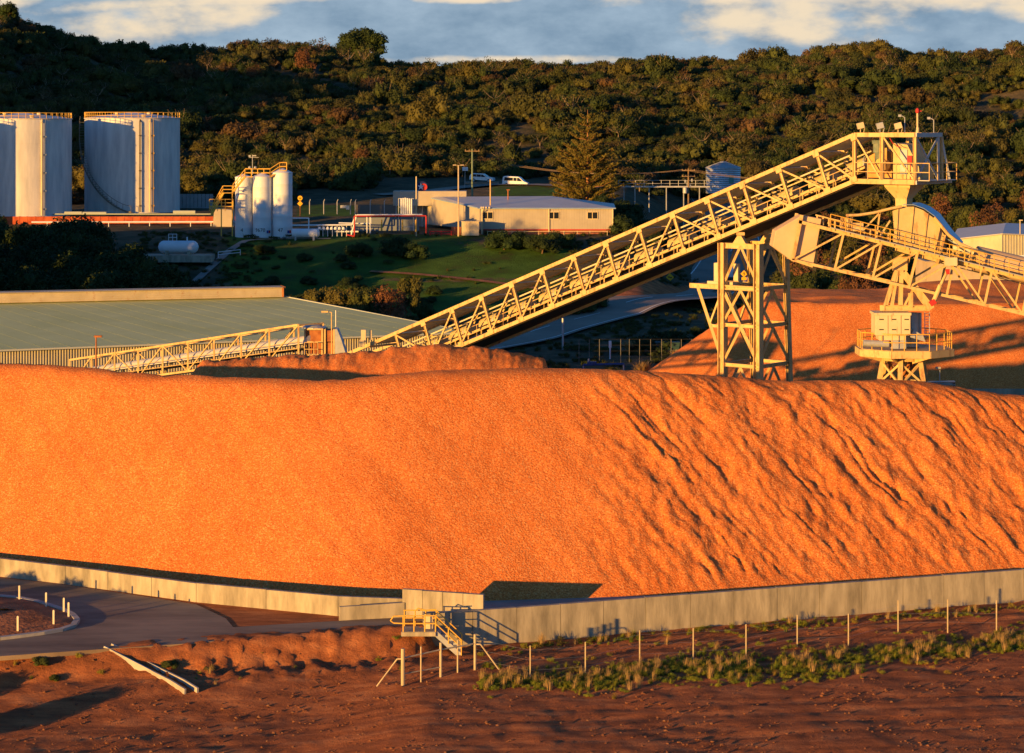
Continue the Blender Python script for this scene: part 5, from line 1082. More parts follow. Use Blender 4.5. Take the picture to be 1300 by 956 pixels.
# ------------------------------------------------------------------ right-hand shed, water tank, elevated pipe bridge
t = thing('workshop_shed', 'pale sunlit workshop shed at the right edge behind the boom', 'building', (X_(1280, 330), 335, 1.5))
Ya = 330; P = [W(1220, 306, 334), W(1272, 296, Ya), W(1330, 303, 334)]; zg = 1.0
mb = MB(); mb.add([(P[0].x, 340, zg), (P[1].x, Ya, zg), (P[2].x + 10, 336, zg), (P[0].x, 340, P[0].z - 0.1), (P[1].x, Ya, P[1].z - 0.1), (P[2].x + 10, 336, P[2].z - 0.1)], [(0, 1, 4, 3), (1, 2, 5, 4)])
for i in range(40): q = Vector((P[0].x, 340, 0)).lerp(Vector((P[1].x, Ya, 0)), i / 40); mb.tube((q.x, q.y - 0.03, zg), (q.x, q.y - 0.03, P[0].z + (P[1].z - P[0].z) * i / 40 - 0.2), 0.05, 4)
for i in range(40): q = Vector((P[1].x, Ya, 0)).lerp(Vector((P[2].x + 10, 336, 0)), i / 40); mb.tube((q.x, q.y - 0.03, zg), (q.x, q.y - 0.03, P[1].z + (P[2].z - P[1].z) * i / 40 - 0.2), 0.05, 4)
mb.build('wall', mat('yellowed_cladding', (0.50, 0.47, 0.33), (0.58, 0.54, 0.38), 0.6), t)
mb = MB(); A_ = [Vector((P[0].x - 0.4, 339.6, P[0].z)), Vector((P[1].x, Ya - 0.5, P[1].z)), Vector((P[2].x + 10, 335.5, P[2].z))]; mb.add(A_ + [p + Vector((6, 26, 0.3)) for p in A_] + [v - Vector((0, 0, 0.15)) for v in A_], [(0, 1, 4, 3), (1, 2, 5, 4), (0, 1, 7, 6), (1, 2, 8, 7)]); mb.build('roof', OFFROOF, t)
mb = MB(); mb.box(W(1272, 330, 320), (9.5, 0.3, 1.3)); mb.box(W(1285, 362, 300), (9, 0.3, 1.0)); 
solo(mb, 'pale_barrier', WHITE, 'white low barriers before the workshop shed', 'barrier')
mb = MB(); mb.box(W(1262, 352, 285), (18, 8, 4.2)); mb.box(W(1262, 352, 285) + Vector((0, 0, 2.15)), (18.4, 8.4, 0.12)); solo(mb, 'store_building', mat('tan_block', (0.42, 0.33, 0.22), (0.5, 0.4, 0.27), 0.6), 'plain tan store building seen through the stacker boom', 'building')
wt = thing('water_tank', 'round corrugated silver water tank with conical roof beyond the gallery', 'tank', (X_(920, 430), 433, g1(X_(920, 430), 433) - 0.5))
zt0 = CH - (246 - YH) * 430 / F; r_ = 3.25; hh = CH - (213.5 - YH) * 430 / F - zt0
prof = []
for i in range(27): prof.append((r_ + (0.03 if i % 2 else -0.03), hh * i / 26))
c_ = (X_(920, 430), 433, zt0)
MB().lathe(prof, c_, 48).build('shell', mat('corrugated_steel', (0.42, 0.48, 0.55), (0.5, 0.55, 0.6), 1, rough=0.35, metal=0.5), wt)
MB().lathe([(r_ * 1.03, hh), (r_ * 1.03, hh + 0.06), (r_ * 0.22, hh + 1.0), (r_ * 0.2, hh + 1.15), (0.05, hh + 1.2)], c_, 24).build('roof', GREYST, wt)
mb = MB()
for i in range(24): a = 2 * math.pi * i / 24; mb.beam((c_[0] + r_ * math.cos(a), c_[1] + r_ * math.sin(a), zt0 + hh + 0.09), (c_[0] + r_ * 0.25 * math.cos(a), c_[1] + r_ * 0.25 * math.sin(a), zt0 + hh + 1.02), 0.08, 0.08)
mb.build('roof_rib', GREYST, wt)
MB().box((c_[0] + 1.2, c_[1] - r_ * 0.93 - 0.1, zt0 + hh * 0.55), (0.9, 0.1, 1.3)).build('sign_plate', mat('teal_plate', (0.08, 0.25, 0.25)), wt)
mb = MB(); a = W(785, 237, 405); b = W(905, 237, 405); mb.beam(a, b, 0.8, 0.25); railing(mb, [a, b], 1.1, 0.04, 1.4)
for px in (792, 806, 824, 846, 868, 888): q = W(px, 238, 405); mb.tube(q, (q.x, q.y, g1(q.x, q.y) - 0.3), 0.1, 6)
solo(mb, 'footbridge', GREYST, 'raised grey footbridge with rails between pine and water tank', 'footbridge')
# ------------------------------------------------------------------ poles and signs
DKGAL = mat('dull_galvanised', (0.16, 0.16, 0.15), (0.22, 0.22, 0.2), 2)
def foot(px, D): return on(px, D, -0.2)
def lamp_pole(px, ytop, D, label, r=0.07, arm=-0.6, heads=1, m=STEEL2, zfoot=None, name='lamp_post', gl=True):
    f = foot(px, D); 
    if zfoot is not None: f.z = zfoot
    top = W(px, ytop, D); t = thing(name, label, 'lamp post', f)
    MB().tube(f, top, r, 8, r * 0.8).build('pole', m, t)
    for k in range(heads):
        sgn = 1 if k == 0 else -1; a = arm * sgn
        mb = MB(); mb.tube(top, top + Vector((a, 0, 0.05)), 0.035, 6); mb.box(top + Vector((a * 1.1, 0, 0.05)), (0.5, 0.22, 0.12)); mb.build('lamp_head', m, t)
    return t
lamp_pole(421, 396.5, 168, 'lamp post with sideways head beside the rusty transfer station', 0.05, -0.45, m=STEEL)
f = Vector((X_(426.5, 174), 174, 0)); mb = MB(); mb.tube(f, W(426.5, 394, 174), 0.05, 8); solo(mb, 'pole', GREYST, 'bare thin pole just right of the transfer station lamp', 'pole')
t = lamp_pole(122, 428, 150, 'short rusty post with a small floodlight rising from the left crest', 0.06, 0.12, m=RUST)
lamp_pole(582, 210, 332, 'tall lamp post with twin floodlights in front of the depot building', 0.12, -0.5, 2, m=mat('pale_timber', (0.45, 0.36, 0.25), (0.55, 0.45, 0.32), 3), zfoot=7.9)  # post timber in a paler brown than the other poles
lamp_pole(1295, 280, 331, 'small lamp on a post above the right-hand shed', 0.08, 0.1, m=STEEL2, zfoot=1.0)
for px, yt, D, lb, m in ((528.5, 224, 332, 'slim pale flagpole left of the star sign', STEEL2), (622.5, 228, 338, 'short pale pole poking above the building roof', STEEL), (645, 241, 345, 'short rusty post on the roof line of the building', RUST), (714.5, 404, 250, 'grey steel post under the gallery by the main road', GREYST)):
    f = foot(px, D); f.z = min(f.z, 8) if D > 300 else f.z
    mb = MB(); mb.tube(f, W(px, yt, D), 0.09 if D > 300 else 0.11, 8); 
    if px == 645: mb.box(W(px, yt, D), (0.5, 0.1, 0.12))
    solo(mb, 'pole', m, lb, 'pole')
def power_pole(px, ytop, D, label, m, arms=1, trafo=False):
    f = foot(px, D); top = W(px, ytop, D); t = thing('power_pole', label, 'power pole', f); MB().tube(f, top, 0.16, 8, 0.12).build('pole', m, t)
    for k in range(arms):
        z = top.z - 0.35 - k * 1.0; mb = MB(); mb.beam((top.x - 1.15, D - 0.1, z), (top.x + 1.15, D - 0.1, z), 0.1, 0.13)
        for x in (-1.05, -0.45, 0.45, 1.05): mb.lathe([(0.05, 0), (0.09, 0.06), (0.05, 0.22)], (top.x + x, D - 0.1, z + 0.06), 6)
        mb.build('crossarm', WOODM, t)
    if trafo:
        MB().lathe([(0.35, 0), (0.4, 0.1), (0.4, 1.0), (0.3, 1.1)], (top.x - 0.6, D - 0.3, top.z - 4.3), 12).build('transformer', GREYST, t)
        mb = MB()
        for x, z in ((-0.6, -2.2), (0.55, -2.0), (0.3, -3.0)): mb.box((top.x + x, D - 0.3, top.z + z), (0.25, 0.25, 0.5))
        mb.build('insulator', GREYST, t)
    return top
p1 = power_pole(599.5, 189, 360, 'wooden power pole with one crossarm behind the depot building', mat('treated_green_pole', (0.14, 0.20, 0.13), (0.2, 0.26, 0.17), 2))
p2_ = power_pole(874, 214, 400, 'wooden power pole with transformer left of the round water tank', WOODM, 2, True)
mb = MB()
def cable(mb, a, b, sag, r=0.022, n=14):
    P = []
    for i in range(n + 1): t = i / n; q = Vector(a).lerp(Vector(b), t); q.z -= sag * 4 * t * (1 - t); P.append(q)
    mb.path(P, r, 4)
for dx in (-1.0, 0, 1.0):
    cable(mb, p2_ + Vector((dx, 0, -0.2)), W(650, 209, 440) + Vector((dx, 0, 0)), 1.2); cable(mb, p2_ + Vector((dx, 0, -0.2)), W(1080, 226, 398) + Vector((dx, 0, 0)), 1.0)
solo(mb, 'power_line', mat('brown_cable', (0.3, 0.22, 0.16)), 'thin overhead cables strung from the transformer pole', 'cables')  # cables in one even brown
def diamond(c, r, th=0.05): return MB().prism([c + Vector((r, 0, 0)), c + Vector((0, 0, r)), c + Vector((-r, 0, 0)), c + Vector((0, 0, -r))], (0, th, 0))
t = thing('road_sign', 'yellow diamond road sign alone on the verge beyond the lattice gallery', 'road sign', foot(850.5, 318)); c = W(850.5, 352, 318)
MB().tube(foot(850.5, 318), c, 0.06, 6).build('post', STEEL, t); diamond(c + Vector((0, -0.1, 0)), 0.56).build('plate', SIGNY, t)
mb = MB(); mb.beam(c + Vector((-0.25, -0.13, 0)), c + Vector((0.25, -0.13, 0)), 0.03, 0.1); mb.beam(c + Vector((-0.25, -0.13, 0)), c + Vector((-0.1, -0.13, 0.14)), 0.03, 0.08); mb.beam(c + Vector((0.25, -0.13, 0)), c + Vector((0.1, -0.13, -0.14)), 0.03, 0.08); mb.build('symbol', MARK, t)
t = thing('road_sign', 'yellow diamond road sign with a plate beneath, seen through the support tower', 'road sign', foot(944.5, 322)); c = W(944.5, 347.5, 322)
MB().tube(foot(944.5, 322), c, 0.06, 6).build('post', STEEL, t); diamond(c + Vector((0, -0.1, 0)), 0.5).build('plate', SIGNY, t); MB().box(c + Vector((0, -0.1, -0.68)), (0.7, 0.05, 0.42)).build('plate', SIGNY, t)
mb = MB(); mb.beam(c + Vector((0, -0.13, -0.2)), c + Vector((0, -0.13, 0.2)), 0.09, 0.03); mb.beam(c + Vector((-0.16, -0.13, 0.04)), c + Vector((0, -0.13, 0.22)), 0.05, 0.03); mb.build('symbol', MARK, t)
t = thing('road_sign', 'pair of stacked yellow signs on one post right of the white silos', 'road sign', foot(381, 345)); c = W(381, 251.5, 345)
MB().tube(foot(381, 345), c, 0.06, 6).build('post', RUST, t); disc(c + Vector((0, -0.1, 0)), 0.36, 16).build('plate', SIGNY, t); diamond(c + Vector((0, -0.12, -0.82)), 0.42).build('plate', SIGNY, t); MB().box(c + Vector((0, -0.13, 0)), (0.3, 0.03, 0.16)).build('symbol', MARK, t)
t = thing('notice_sign', 'pale rectangular sign on a post left of the parked white wagon', 'sign', foot(590, 428)); c = W(590.5, 214.5, 428)
MB().box(c, (1.05, 0.06, 0.7)).build('plate', WHITE, t); mb = MB(); mb.tube(foot(590, 428), c, 0.05, 6); mb.build('post', GREYST, t)
# blue valve pipe, waste bin and small items on the flat behind the heap
c = W(765, 457, 224); c.z = 0.35; mb = MB(); a = W(741, 458.5, 226); b = W(792, 458.5, 226)
mb.path([(a.x, 226, -0.1), (a.x, 226, 0.85), (b.x, 226, 0.95), (b.x, 226, -0.1)], 0.11, 8); mb.box((a.x + 0.8, 226, 1.0), (0.9, 0.35, 0.35)); mb.tube((a.x + 0.5, 226, 0.9), (a.x + 0.5, 226, 1.45), 0.12, 8); mb.tube((a.x + 0.9, 226, 0.9), (a.x + 0.9, 226, 1.15), 0.25, 10)
solo(mb, 'valve_pipe', BLUEP, 'low blue pipe loop with valves on the scrubby flat', 'pipe')
mb = MB(); f = foot(774.5, 240); mb.tube(f, W(774.5, 435, 240), 0.08, 8); mb.box(W(774.5, 437, 240), (0.28, 0.2, 0.7)); solo(mb, 'marker_post', WHITE, 'white capped marker post standing behind the blue pipe', 'post')
c = W(848, 436, 244); mb = MB(); c.z = g1(c.x, 244) + 0.6; mb.prism([c + Vector((-1.1, 0, -0.7)), c + Vector((1.1, 0, -0.7)), c + Vector((1.25, 0, 0.6)), c + Vector((-1.25, 0, 0.6))], (0, 1.4, 0)); mb.box(c + Vector((0, 0.7, 0.65)), (2.6, 1.5, 0.1)); solo(mb, 'skip_bin', mat('dark_teal', (0.02, 0.06, 0.07)), 'dark teal skip bin beside the pampas clumps', 'bin')
for i, px in enumerate((735, 748, 761, 788, 799, 812, 826, 840, 852, 865, 878)):
    D = 236 + (i % 3) * 0.1; mb = MB(); f = foot(px, D); mb.tube(f, f + Vector((0, 0, 2.6)), 0.028, 5); solo(mb, 'fence_post', DKGAL, 'thin grey post of the wire fence on the scrubby flat', 'fence post', 'grey wire fence posts on the scrubby flat')
mb = MB()
for z in (0.6, 1.2, 1.8, 2.4): mb.path([on(735, 236, z), on(800, 236.1, z), on(878, 236.2, z)], 0.005, 3)
solo(mb, 'fence_wire', DKGAL, 'thin wires of the fence across the scrubby flat', 'wire')

# ------------------------------------------------------------------ vehicles
TYRE = mat('tyre', (0.02, 0.02, 0.02)); VW = mat('white_car_paint', (0.72, 0.75, 0.78), rough=0.25, spec=0.5)
def vehicle(name, label, cat, loc, rz, prof, belt, width, wheels, wins, L_):
    """profile (x along, z up); glass side panels; wheels with tyre and rim"""
    t = thing(name, label, cat, loc, None, rz)
    mb = MB(); n = len(prof); hw = width / 2
    lay = [(-hw * 0.93, 0.0), (-hw, 0.06), (hw, 0.06), (hw * 0.93, 0.0)]
    mb.prism([Vector((x, -hw, z)) for x, z in prof], (0, width, 0)); mb.build('body', VW, t, local=True, bevel=0.06)
    for w_ in wins:
        for sy in (-1, 1): 
            MB().prism([Vector((x, sy * (hw + 0.006), z)) for x, z in w_], (0, sy * 0.012, 0)).build('side_window', GLASS, t, local=True)
    # windscreen and rear window lie on the sloping ends of the profile
    for (xa_, za_), (xb_, zb_) in belt:
        d = Vector((xb_ - xa_, 0, zb_ - za_)).normalized(); nrm = Vector((-d.z, 0, d.x)); nrm = -nrm if (nrm.x > 0) != (xa_ > 0) else nrm
        a = Vector((xa_, 0, za_)) + d * 0.05 + nrm * 0.012; b = Vector((xb_, 0, zb_)) - d * 0.05 + nrm * 0.012
        MB().beam(a, b, width * 0.86, 0.02, nrm).build('windscreen', GLASS, t, local=True)
    for x in wheels:
        for sy in (-1, 1):
            y = sy * (hw - 0.09); w = MB().tube((x, y - 0.11, 0.33), (x, y + 0.11, 0.33), 0.33, 18).build('wheel', TYRE, t, local=True)
            MB().tube((x, y + sy * 0.10, 0.33), (x, y + sy * 0.125, 0.33), 0.2, 12).build('rim', GREYST, w, local=True)
    for sy in (-1, 1):
        MB().box((L_ - 0.03, sy * hw * 0.72, 0.78), (0.1, 0.32, 0.2)).build('headlight', GREYST, t, local=True); MB().box((0.02, sy * hw * 0.88, 0.95), (0.08, 0.16, 0.4)).build('tail_light', RED, t, local=True)
    return t
# van: 4.9 m long
pv = [(0.0, 0.35), (0.0, 1.1), (0.12, 1.85), (0.35, 1.97), (3.0, 1.97), (3.3, 1.85), (4.15, 1.12), (4.75, 0.95), (4.9, 0.6), (4.85, 0.35)]
g = on(638.5, 436, 0.25); van = vehicle('parked_van', 'white passenger van parked on the hill road, the right-hand vehicle', 'van', (g.x, g.y, CH - (236.5 - YH) * 436 / F), 0.0, pv, [((4.12, 1.15), (3.33, 1.82)), ((0.01, 1.15), (0.11, 1.78))], 1.8, (0.85, 3.95), [[(0.35, 1.15), (2.05, 1.15), (2.05, 1.75), (0.45, 1.75)], [(2.15, 1.15), (2.75, 1.15), (2.75, 1.75), (2.15, 1.75)], [(2.85, 1.15), (3.85, 1.15), (3.2, 1.75), (2.85, 1.75)]], 4.9); van.rotation_euler = (0, R(2.5), R(-12))
pw = [(0.0, 0.4), (-0.02, 0.95), (0.2, 1.45), (0.5, 1.62), (2.6, 1.62), (3.5, 1.05), (4.55, 0.9), (4.7, 0.6), (4.65, 0.35)]
g = on(596, 440); wag = vehicle('parked_wagon', 'white estate car parked behind the power pole, the left-hand vehicle', 'car', (X_(597, 440), 440, CH - (230.5 - YH) * 440 / F), 0.0, pw, [((3.45, 1.09), (2.66, 1.58)), ((0.01, 1.0), (0.19, 1.42))], 1.8, (0.85, 3.75), [[(0.4, 1.02), (1.3, 1.02), (1.3, 1.48), (0.55, 1.48)], [(1.38, 1.02), (2.2, 1.02), (2.2, 1.48), (1.38, 1.48)], [(2.28, 1.02), (3.2, 1.02), (2.55, 1.48), (2.28, 1.48)]], 4.65); wag.rotation_euler = (0, R(2.5), R(-12))
cz = on(921, 338, 0.35); car = vehicle('road_car', 'white car seen end-on on the main road behind the support tower', 'car', (X_(921, 338), 334, cz.z), R(85), pw, [((3.45, 1.09), (2.66, 1.58)), ((0.01, 1.0), (0.19, 1.42))], 1.8, (0.85, 3.75), [[(0.4, 1.02), (1.3, 1.02), (1.3, 1.48), (0.55, 1.48)], [(1.38, 1.02), (2.2, 1.02), (2.2, 1.48), (1.38, 1.48)]], 4.65)
# bring the pair down onto the slope beside the road
mb = MB(); 
for v_, dx in ((van, 2.4), (wag, 2.3)): mb.box((v_.location.x + dx, v_.location.y - 0.4, v_.location.z - 0.62), (6.4, 3.6, 1.16))
o = mb.build('parking_pad', ROADM); tag(o, kind='structure')

# ------------------------------------------------------------------ foreground: stair, gate, posts, flume, marker posts
st = thing('yard_stair', 'yellow railed steel stair and landing stepping down beside the long wall', 'stair', (-4, 107.8, 0))
pl0, pl1, yA, yB = -5.15, -3.55, 107.3, 108.5; zp = 1.14
mb = MB(); mb.box(((pl0 + pl1) / 2, (yA + yB) / 2, zp - 0.05), (pl1 - pl0, yB - yA, 0.08)); 
for y in (yA, yB): mb.beam((pl0, y, zp - 0.12), (pl1, y, zp - 0.12), 0.08, 0.18)
mb.build('landing', CONC, st)
mb = MB(); xb = -2.4
for y in (yA + 0.1, yA + 1.1): mb.beam((pl1, y, zp - 0.1), (xb, y, 0.0), 0.06, 0.24)
for i in range(6): f = (i + 0.5) / 6; mb.box((pl1 + (xb - pl1) * f, yA + 0.6, zp - 0.05 - (zp - 0.05) * f), (0.27, 0.95, 0.04))
mb.build('flight', GREYST, st)
mb = MB(); hR = 0.74
for y in (yA, yA + 1.15):
    a = Vector((pl1, y, zp)); b = Vector((xb + 0.05, y, 0.02))
    for hh in (0.38, hR): mb.path([a + Vector((0, 0, hh)), b + Vector((0, 0, hh))], 0.028, 6)
    for f in (0, 0.5, 1): p = a.lerp(b, f); mb.tube(p, p + Vector((0, 0, hR)), 0.028, 6)
for y in (yA, yB):
    for hh in (0.38, hR): mb.path([(pl0 + 0.05, y, zp + hh), (pl1, y, zp + hh)], 0.03, 6)
    for i in range(4): x = pl0 + 0.1 + i * (pl1 - pl0 - 0.1) / 3; mb.tube((x, y, zp), (x, y, zp + hR), 0.032, 6)
mb.path([(pl0 + 0.1, yA, zp + hR), (pl0 - 0.35, yA, zp + hR - 0.02), (pl0 - 0.5, yA + 0.1, zp + hR - 0.25), (pl0 - 0.35, yA + 0.1, zp + 0.38), (pl0 + 0.1, yA, zp + 0.38)], 0.03, 6)
mb.path([(pl1 - 1.0, yB - 0.2, zp + hR + 0.02), (pl1 - 0.85, yB - 0.2, zp + hR + 0.14), (pl1 - 0.5, yB - 0.2, zp + hR + 0.05), (pl1, yB - 0.2, zp + hR + 0.08)], 0.03, 6)
mb.build('handrail', YEL, st)
mb = MB(); mb.box((pl1 - 0.35, yA + 0.35, zp + 0.36), (0.40, 0.10, 0.6)); mb.build('sign_panel', STEEL2, st)
# wall-top guard hoop
mb = MB(); a = W(588, 776, 110.2); b = W(610, 776, 110.2); railing(mb, [a - Vector((0, 0, 0.15)), b - Vector((0, 0, 0.15))], 0.38, 0.022, 0.4); solo(mb, 'guard_rail', mat('pale_rail', (0.55, 0.5, 0.42)), 'low thin guard rail on the wall top right of the stair', 'rail')
POST = mat('weathered_post', (0.42, 0.34, 0.22), (0.55, 0.46, 0.30), 4, rough=0.9, stretch=(1, 1, 0.2))
FP = [(673, 861), (743, 858), (812, 841), (880, 836), (947, 831), (1012, 820), (1077, 818), (1140, 803), (1203, 803), (1265, 801)]
fpw = []
for i, (px, yb) in enumerate(FP):
    D = CH * F / (yb - YH); x = X_(px, D); z = g1(x, D) - 0.15; h = 1.66 + random.uniform(-0.1, 0.12)
    mb = MB(); mb.box((x, D, z + h / 2), (0.05, 0.05, h)); mb.box((x, D, z + h - 0.05), (0.035, 0.065, 0.05))
    o = solo(mb, 'fence_post', POST, 'slim pale fence post standing along the dirt track below the long wall', 'fence post', 'slim fence posts along the dirt track'); fpw.append(Vector((x, D, z + h)))
g0_ = W(603, 829, 104.6)
mb = MB()
for dz in (-0.2, -0.65, -1.1): 
    P = [Vector((g0_.x, 104.6, 1.6 + dz))] + [p + Vector((0, -0.05, dz)) for p in fpw]; mb.path(P, 0.003, 3)
solo(mb, 'fence_wire', GREYST, 'thin fence wires strung between the slim posts', 'wire')
gt = thing('fence_gate', 'braced pale pipe fence frame with heavy end post at bottom centre', 'gate', (-3.3, 103, 0))
def gv(px, y, D): return W(px, y, D)
ends = [(511.5, 102.2, 0.085, 1.52), (534.5, 102.8, 0.035, 1.48), (559.5, 103.5, 0.06, 1.50), (581, 104.1, 0.035, 1.48), (603, 104.7, 0.06, 1.60)]
tops = []
for px, D, r_, h in ends:
    x = X_(px, D); MB().tube((x, D, g1(x, D) - 0.3), (x, D, h), r_, 10).build('post', POST, gt); tops.append(Vector((x, D, h)))
mb = MB(); mb.path([tops[0] - Vector((0, 0, 0.42)), tops[2] - Vector((0, 0, 0.32)), tops[4] - Vector((0, 0, 0.42))], 0.035, 6); mb.path([tops[0] - Vector((0, 0, 1.12)), tops[2] - Vector((0, 0, 1.1))], 0.025, 6); mb.build('rail', POST, gt)
for p, sx_, Dd in ((tops[0], -1, -1.0), (tops[4], 1, 0.3)):
    mb = MB(); a = p - Vector((0, 0, 0.45)); b = a + Vector((sx_ * 0.25, 0, 0)); c = Vector((p.x + sx_ * 1.15, p.y + Dd * 0.2, -0.1)); mb.path([a, b, c], 0.035, 6); mb.build('brace', POST, gt)
WP = mat('white_marker', (0.62, 0.56, 0.42), (0.7, 0.64, 0.5), 3)
for i, (px, yb) in enumerate(((24.5, 765), (58.5, 774), (81, 781), (87, 787), (68, 797), (22.5, 805))):
    D = 24 * F / (yb - YH); x = X_(px, D); z = 1.0 + 0.08; mb = MB(); mb.box((x, D, z + 0.35), (0.085, 0.05, 0.76)); mb.box((x, D, z + 0.74), (0.07, 0.04, 0.04))
    solo(mb, 'marker_post', WP, 'short pale guide post standing around the kerbed island', 'marker post', 'guide posts around the island')
fl_ = thing('drain_flume', 'narrow concrete drain flume running down the bank at lower left', 'drain', W(190, 835, 103.5))
def fw(px, y, D): 
    v = W(px, y, D); return v
a0 = (X_(136, 104.8), 104.8); a1 = (X_(198, 103.6), 103.6); a2 = (X_(226, 102.2), 102.2); a3 = (X_(243, 101.2), 101.2)
for sgn, nm in ((-0.28, 'side_wall'), (0.28, 'side_wall')):
    P = []
    for k_, (x, y) in enumerate((a0, a1, a2, a3)): 
        nx, ny = (0.45, 0.89) if k_ == 0 else ((0.6, 0.8) if k_ == 1 else (0.93, 0.36))
        P.append(Vector((x + nx * sgn, y + ny * sgn, g1(x, y) + (0.03 if k_ else -0.08))))
    mb = MB()
    for p, q in zip(P[:-1], P[1:]): mb.beam(p, q, 0.09, 0.42)
    mb.build(nm, KERB, fl_)
mb = MB(); P = [Vector((x, y, g1(x, y) - 0.03)) for x, y in (a0, a1, a2, a3)]
for p, q in zip(P[:-1], P[1:]): mb.beam(p - Vector((0, 0, 0.05)), q - Vector((0, 0, 0.05)), 0.5, 0.1)
mb.build('channel', CONCF, fl_)

# ------------------------------------------------------------------ plants
def rvec(n): v = rng.normal(size=(n, 3)); return v / np.linalg.norm(v, axis=1, keepdims=True)
def leaf_quads(P, Nn, size, flat=0.6):
    n = len(P); t = np.cross(Nn, rvec(n)); t /= np.maximum(np.linalg.norm(t, axis=1, keepdims=True), 1e-6); b = np.cross(Nn, t)
    s = (size * rng.uniform(0.6, 1.35, n))[:, None]; a = s * t; c = s * b * flat
    bend = Nn * s * rng.uniform(-0.25, 0.25, n)[:, None]
    V = np.stack([P - a, P - c * rng.uniform(0.7, 1.2, (n, 1)) + bend, P + a, P + c * rng.uniform(0.7, 1.2, (n, 1)) + bend], 1).reshape(-1, 3)
    return V, np.arange(4 * n).reshape(-1, 4)
def crown(name, m, nb=16, shape=(1, 1, 0.75), leaf=0.085, per=110, br=(0.28, 0.45), z0=0.45, hollow=0.5, core=True, lean=0.0, flat=0.6):
    Vs = []; Fs = []; off = 0; cs = []
    for i in range(nb):
        a = rng.uniform(0, 2 * math.pi); rr = math.sqrt(rng.uniform(0, 1)) * 0.72; zz = rng.uniform(-0.35, 0.75) * math.sqrt(max(0, 1 - rr * rr))
        c = np.array([math.cos(a) * rr * shape[0] + lean * zz, math.sin(a) * rr * shape[1], z0 + zz * shape[2]]); r_ = rng.uniform(*br); cs.append((c, r_))
        n = int(per * (r_ / 0.36) ** 2); d = rvec(n); d[:, 2] = np.where(d[:, 2] < -0.35, -d[:, 2], d[:, 2])
        lump = 1 + 0.22 * np.sin(d[:, 0] * 7 + i) * np.sin(d[:, 1] * 6 + 2 * i) + rng.normal(0, 0.07, n)
        P = c + d * (r_ * lump)[:, None] * np.array([1, 1, 0.85]); Nn = d + rng.normal(0, 0.55, (n, 3)); Nn /= np.linalg.norm(Nn, axis=1, keepdims=True)
        V, Fq = leaf_quads(P, Nn, leaf, flat); Vs.append(V); Fs.append(Fq + off); off += len(V)
    if core:
        for c, r_ in cs:
            bm = bmesh.new(); bmesh.ops.create_icosphere(bm, subdivisions=2, radius=r_ * 0.72); V = np.array([v.co[:] for v in bm.verts]); V = V * (1 + rng.normal(0, 0.10, (len(V), 1))) * np.array([1, 1, 0.85]) + c
            tri = np.array([[v.index for v in f.verts] + [f.verts[0].index] for f in bm.faces]); bm.free(); Vs.append(V); Fs.append(None); Fs[-1] = ('t', tri[:, :3] + off); off += len(V)
    V = np.concatenate(Vs); me = bpy.data.meshes.new(name); fq = [tuple(f) for F_ in Fs if not isinstance(F_, tuple) for f in F_]; ft = [tuple(f) for F_ in Fs if isinstance(F_, tuple) for f in F_[1]]
    me.from_pydata([tuple(v) for v in V], [], fq + ft); me.materials.append(m); me.update(); return me
def trunk_mesh(name, h, r, limbs=6, spread=0.5, m=BARK):
    mb = MB(); p = Vector((0, 0, -0.05)); q = Vector((random.uniform(-.05, .05), random.uniform(-.05, .05), h * 0.5)); mb.tube(p, q, r, 8, r * 0.7)
    for i in range(limbs):
        a = 2 * math.pi * i / limbs + random.random(); e = q + Vector((math.cos(a) * spread * random.uniform(0.5, 1), math.sin(a) * spread * random.uniform(0.5, 1), h * 0.5 * random.uniform(0.5, 1.1)))
        mid = q.lerp(e, 0.5) + Vector((0, 0, -0.05)); mb.tube(q, mid, r * 0.45, 6, r * 0.3); mb.tube(mid, e, r * 0.3, 6, r * 0.12)
    return mb.mesh(name, m)
PR = {}; PALEB = mat('pale_bark', (0.22, 0.16, 0.11), (0.34, 0.25, 0.17), 4)
def protos(key, m, n, **k): PR[key] = [crown(key + '_crown', m, **k) for _ in range(n)]
protos('hill', LEAF_HILL, 5, nb=15, per=120, leaf=0.062, shape=(1, 1, 0.62), z0=0.35)
protos('flat', LEAF_HILL, 3, nb=18, per=100, leaf=0.06, shape=(1.15, 1.15, 0.42), br=(0.20, 0.34), z0=0.42)
protos('rag', LEAF_HILL, 3, nb=12, per=45, leaf=0.055, shape=(0.8, 0.8, 0.9), br=(0.2, 0.36), z0=0.6, core=False)
for m_ in PR['rag'] + PR['hill'][:2]:
    bm = bmesh.new(); bm.from_mesh(m_); k_ = len(bm.faces); bm.from_mesh(trunk_mesh('tmp_stem', 1.15, 0.035, 9, 0.75))
    bm.faces.ensure_lookup_table()
    for f_ in bm.faces[k_:]: f_.material_index = 1
    bm.to_mesh(m_); bm.free(); m_.materials.append(PALEB)
TR = [trunk_mesh('stem', 0.6, 0.05, 6, 0.5) for _ in range(3)]

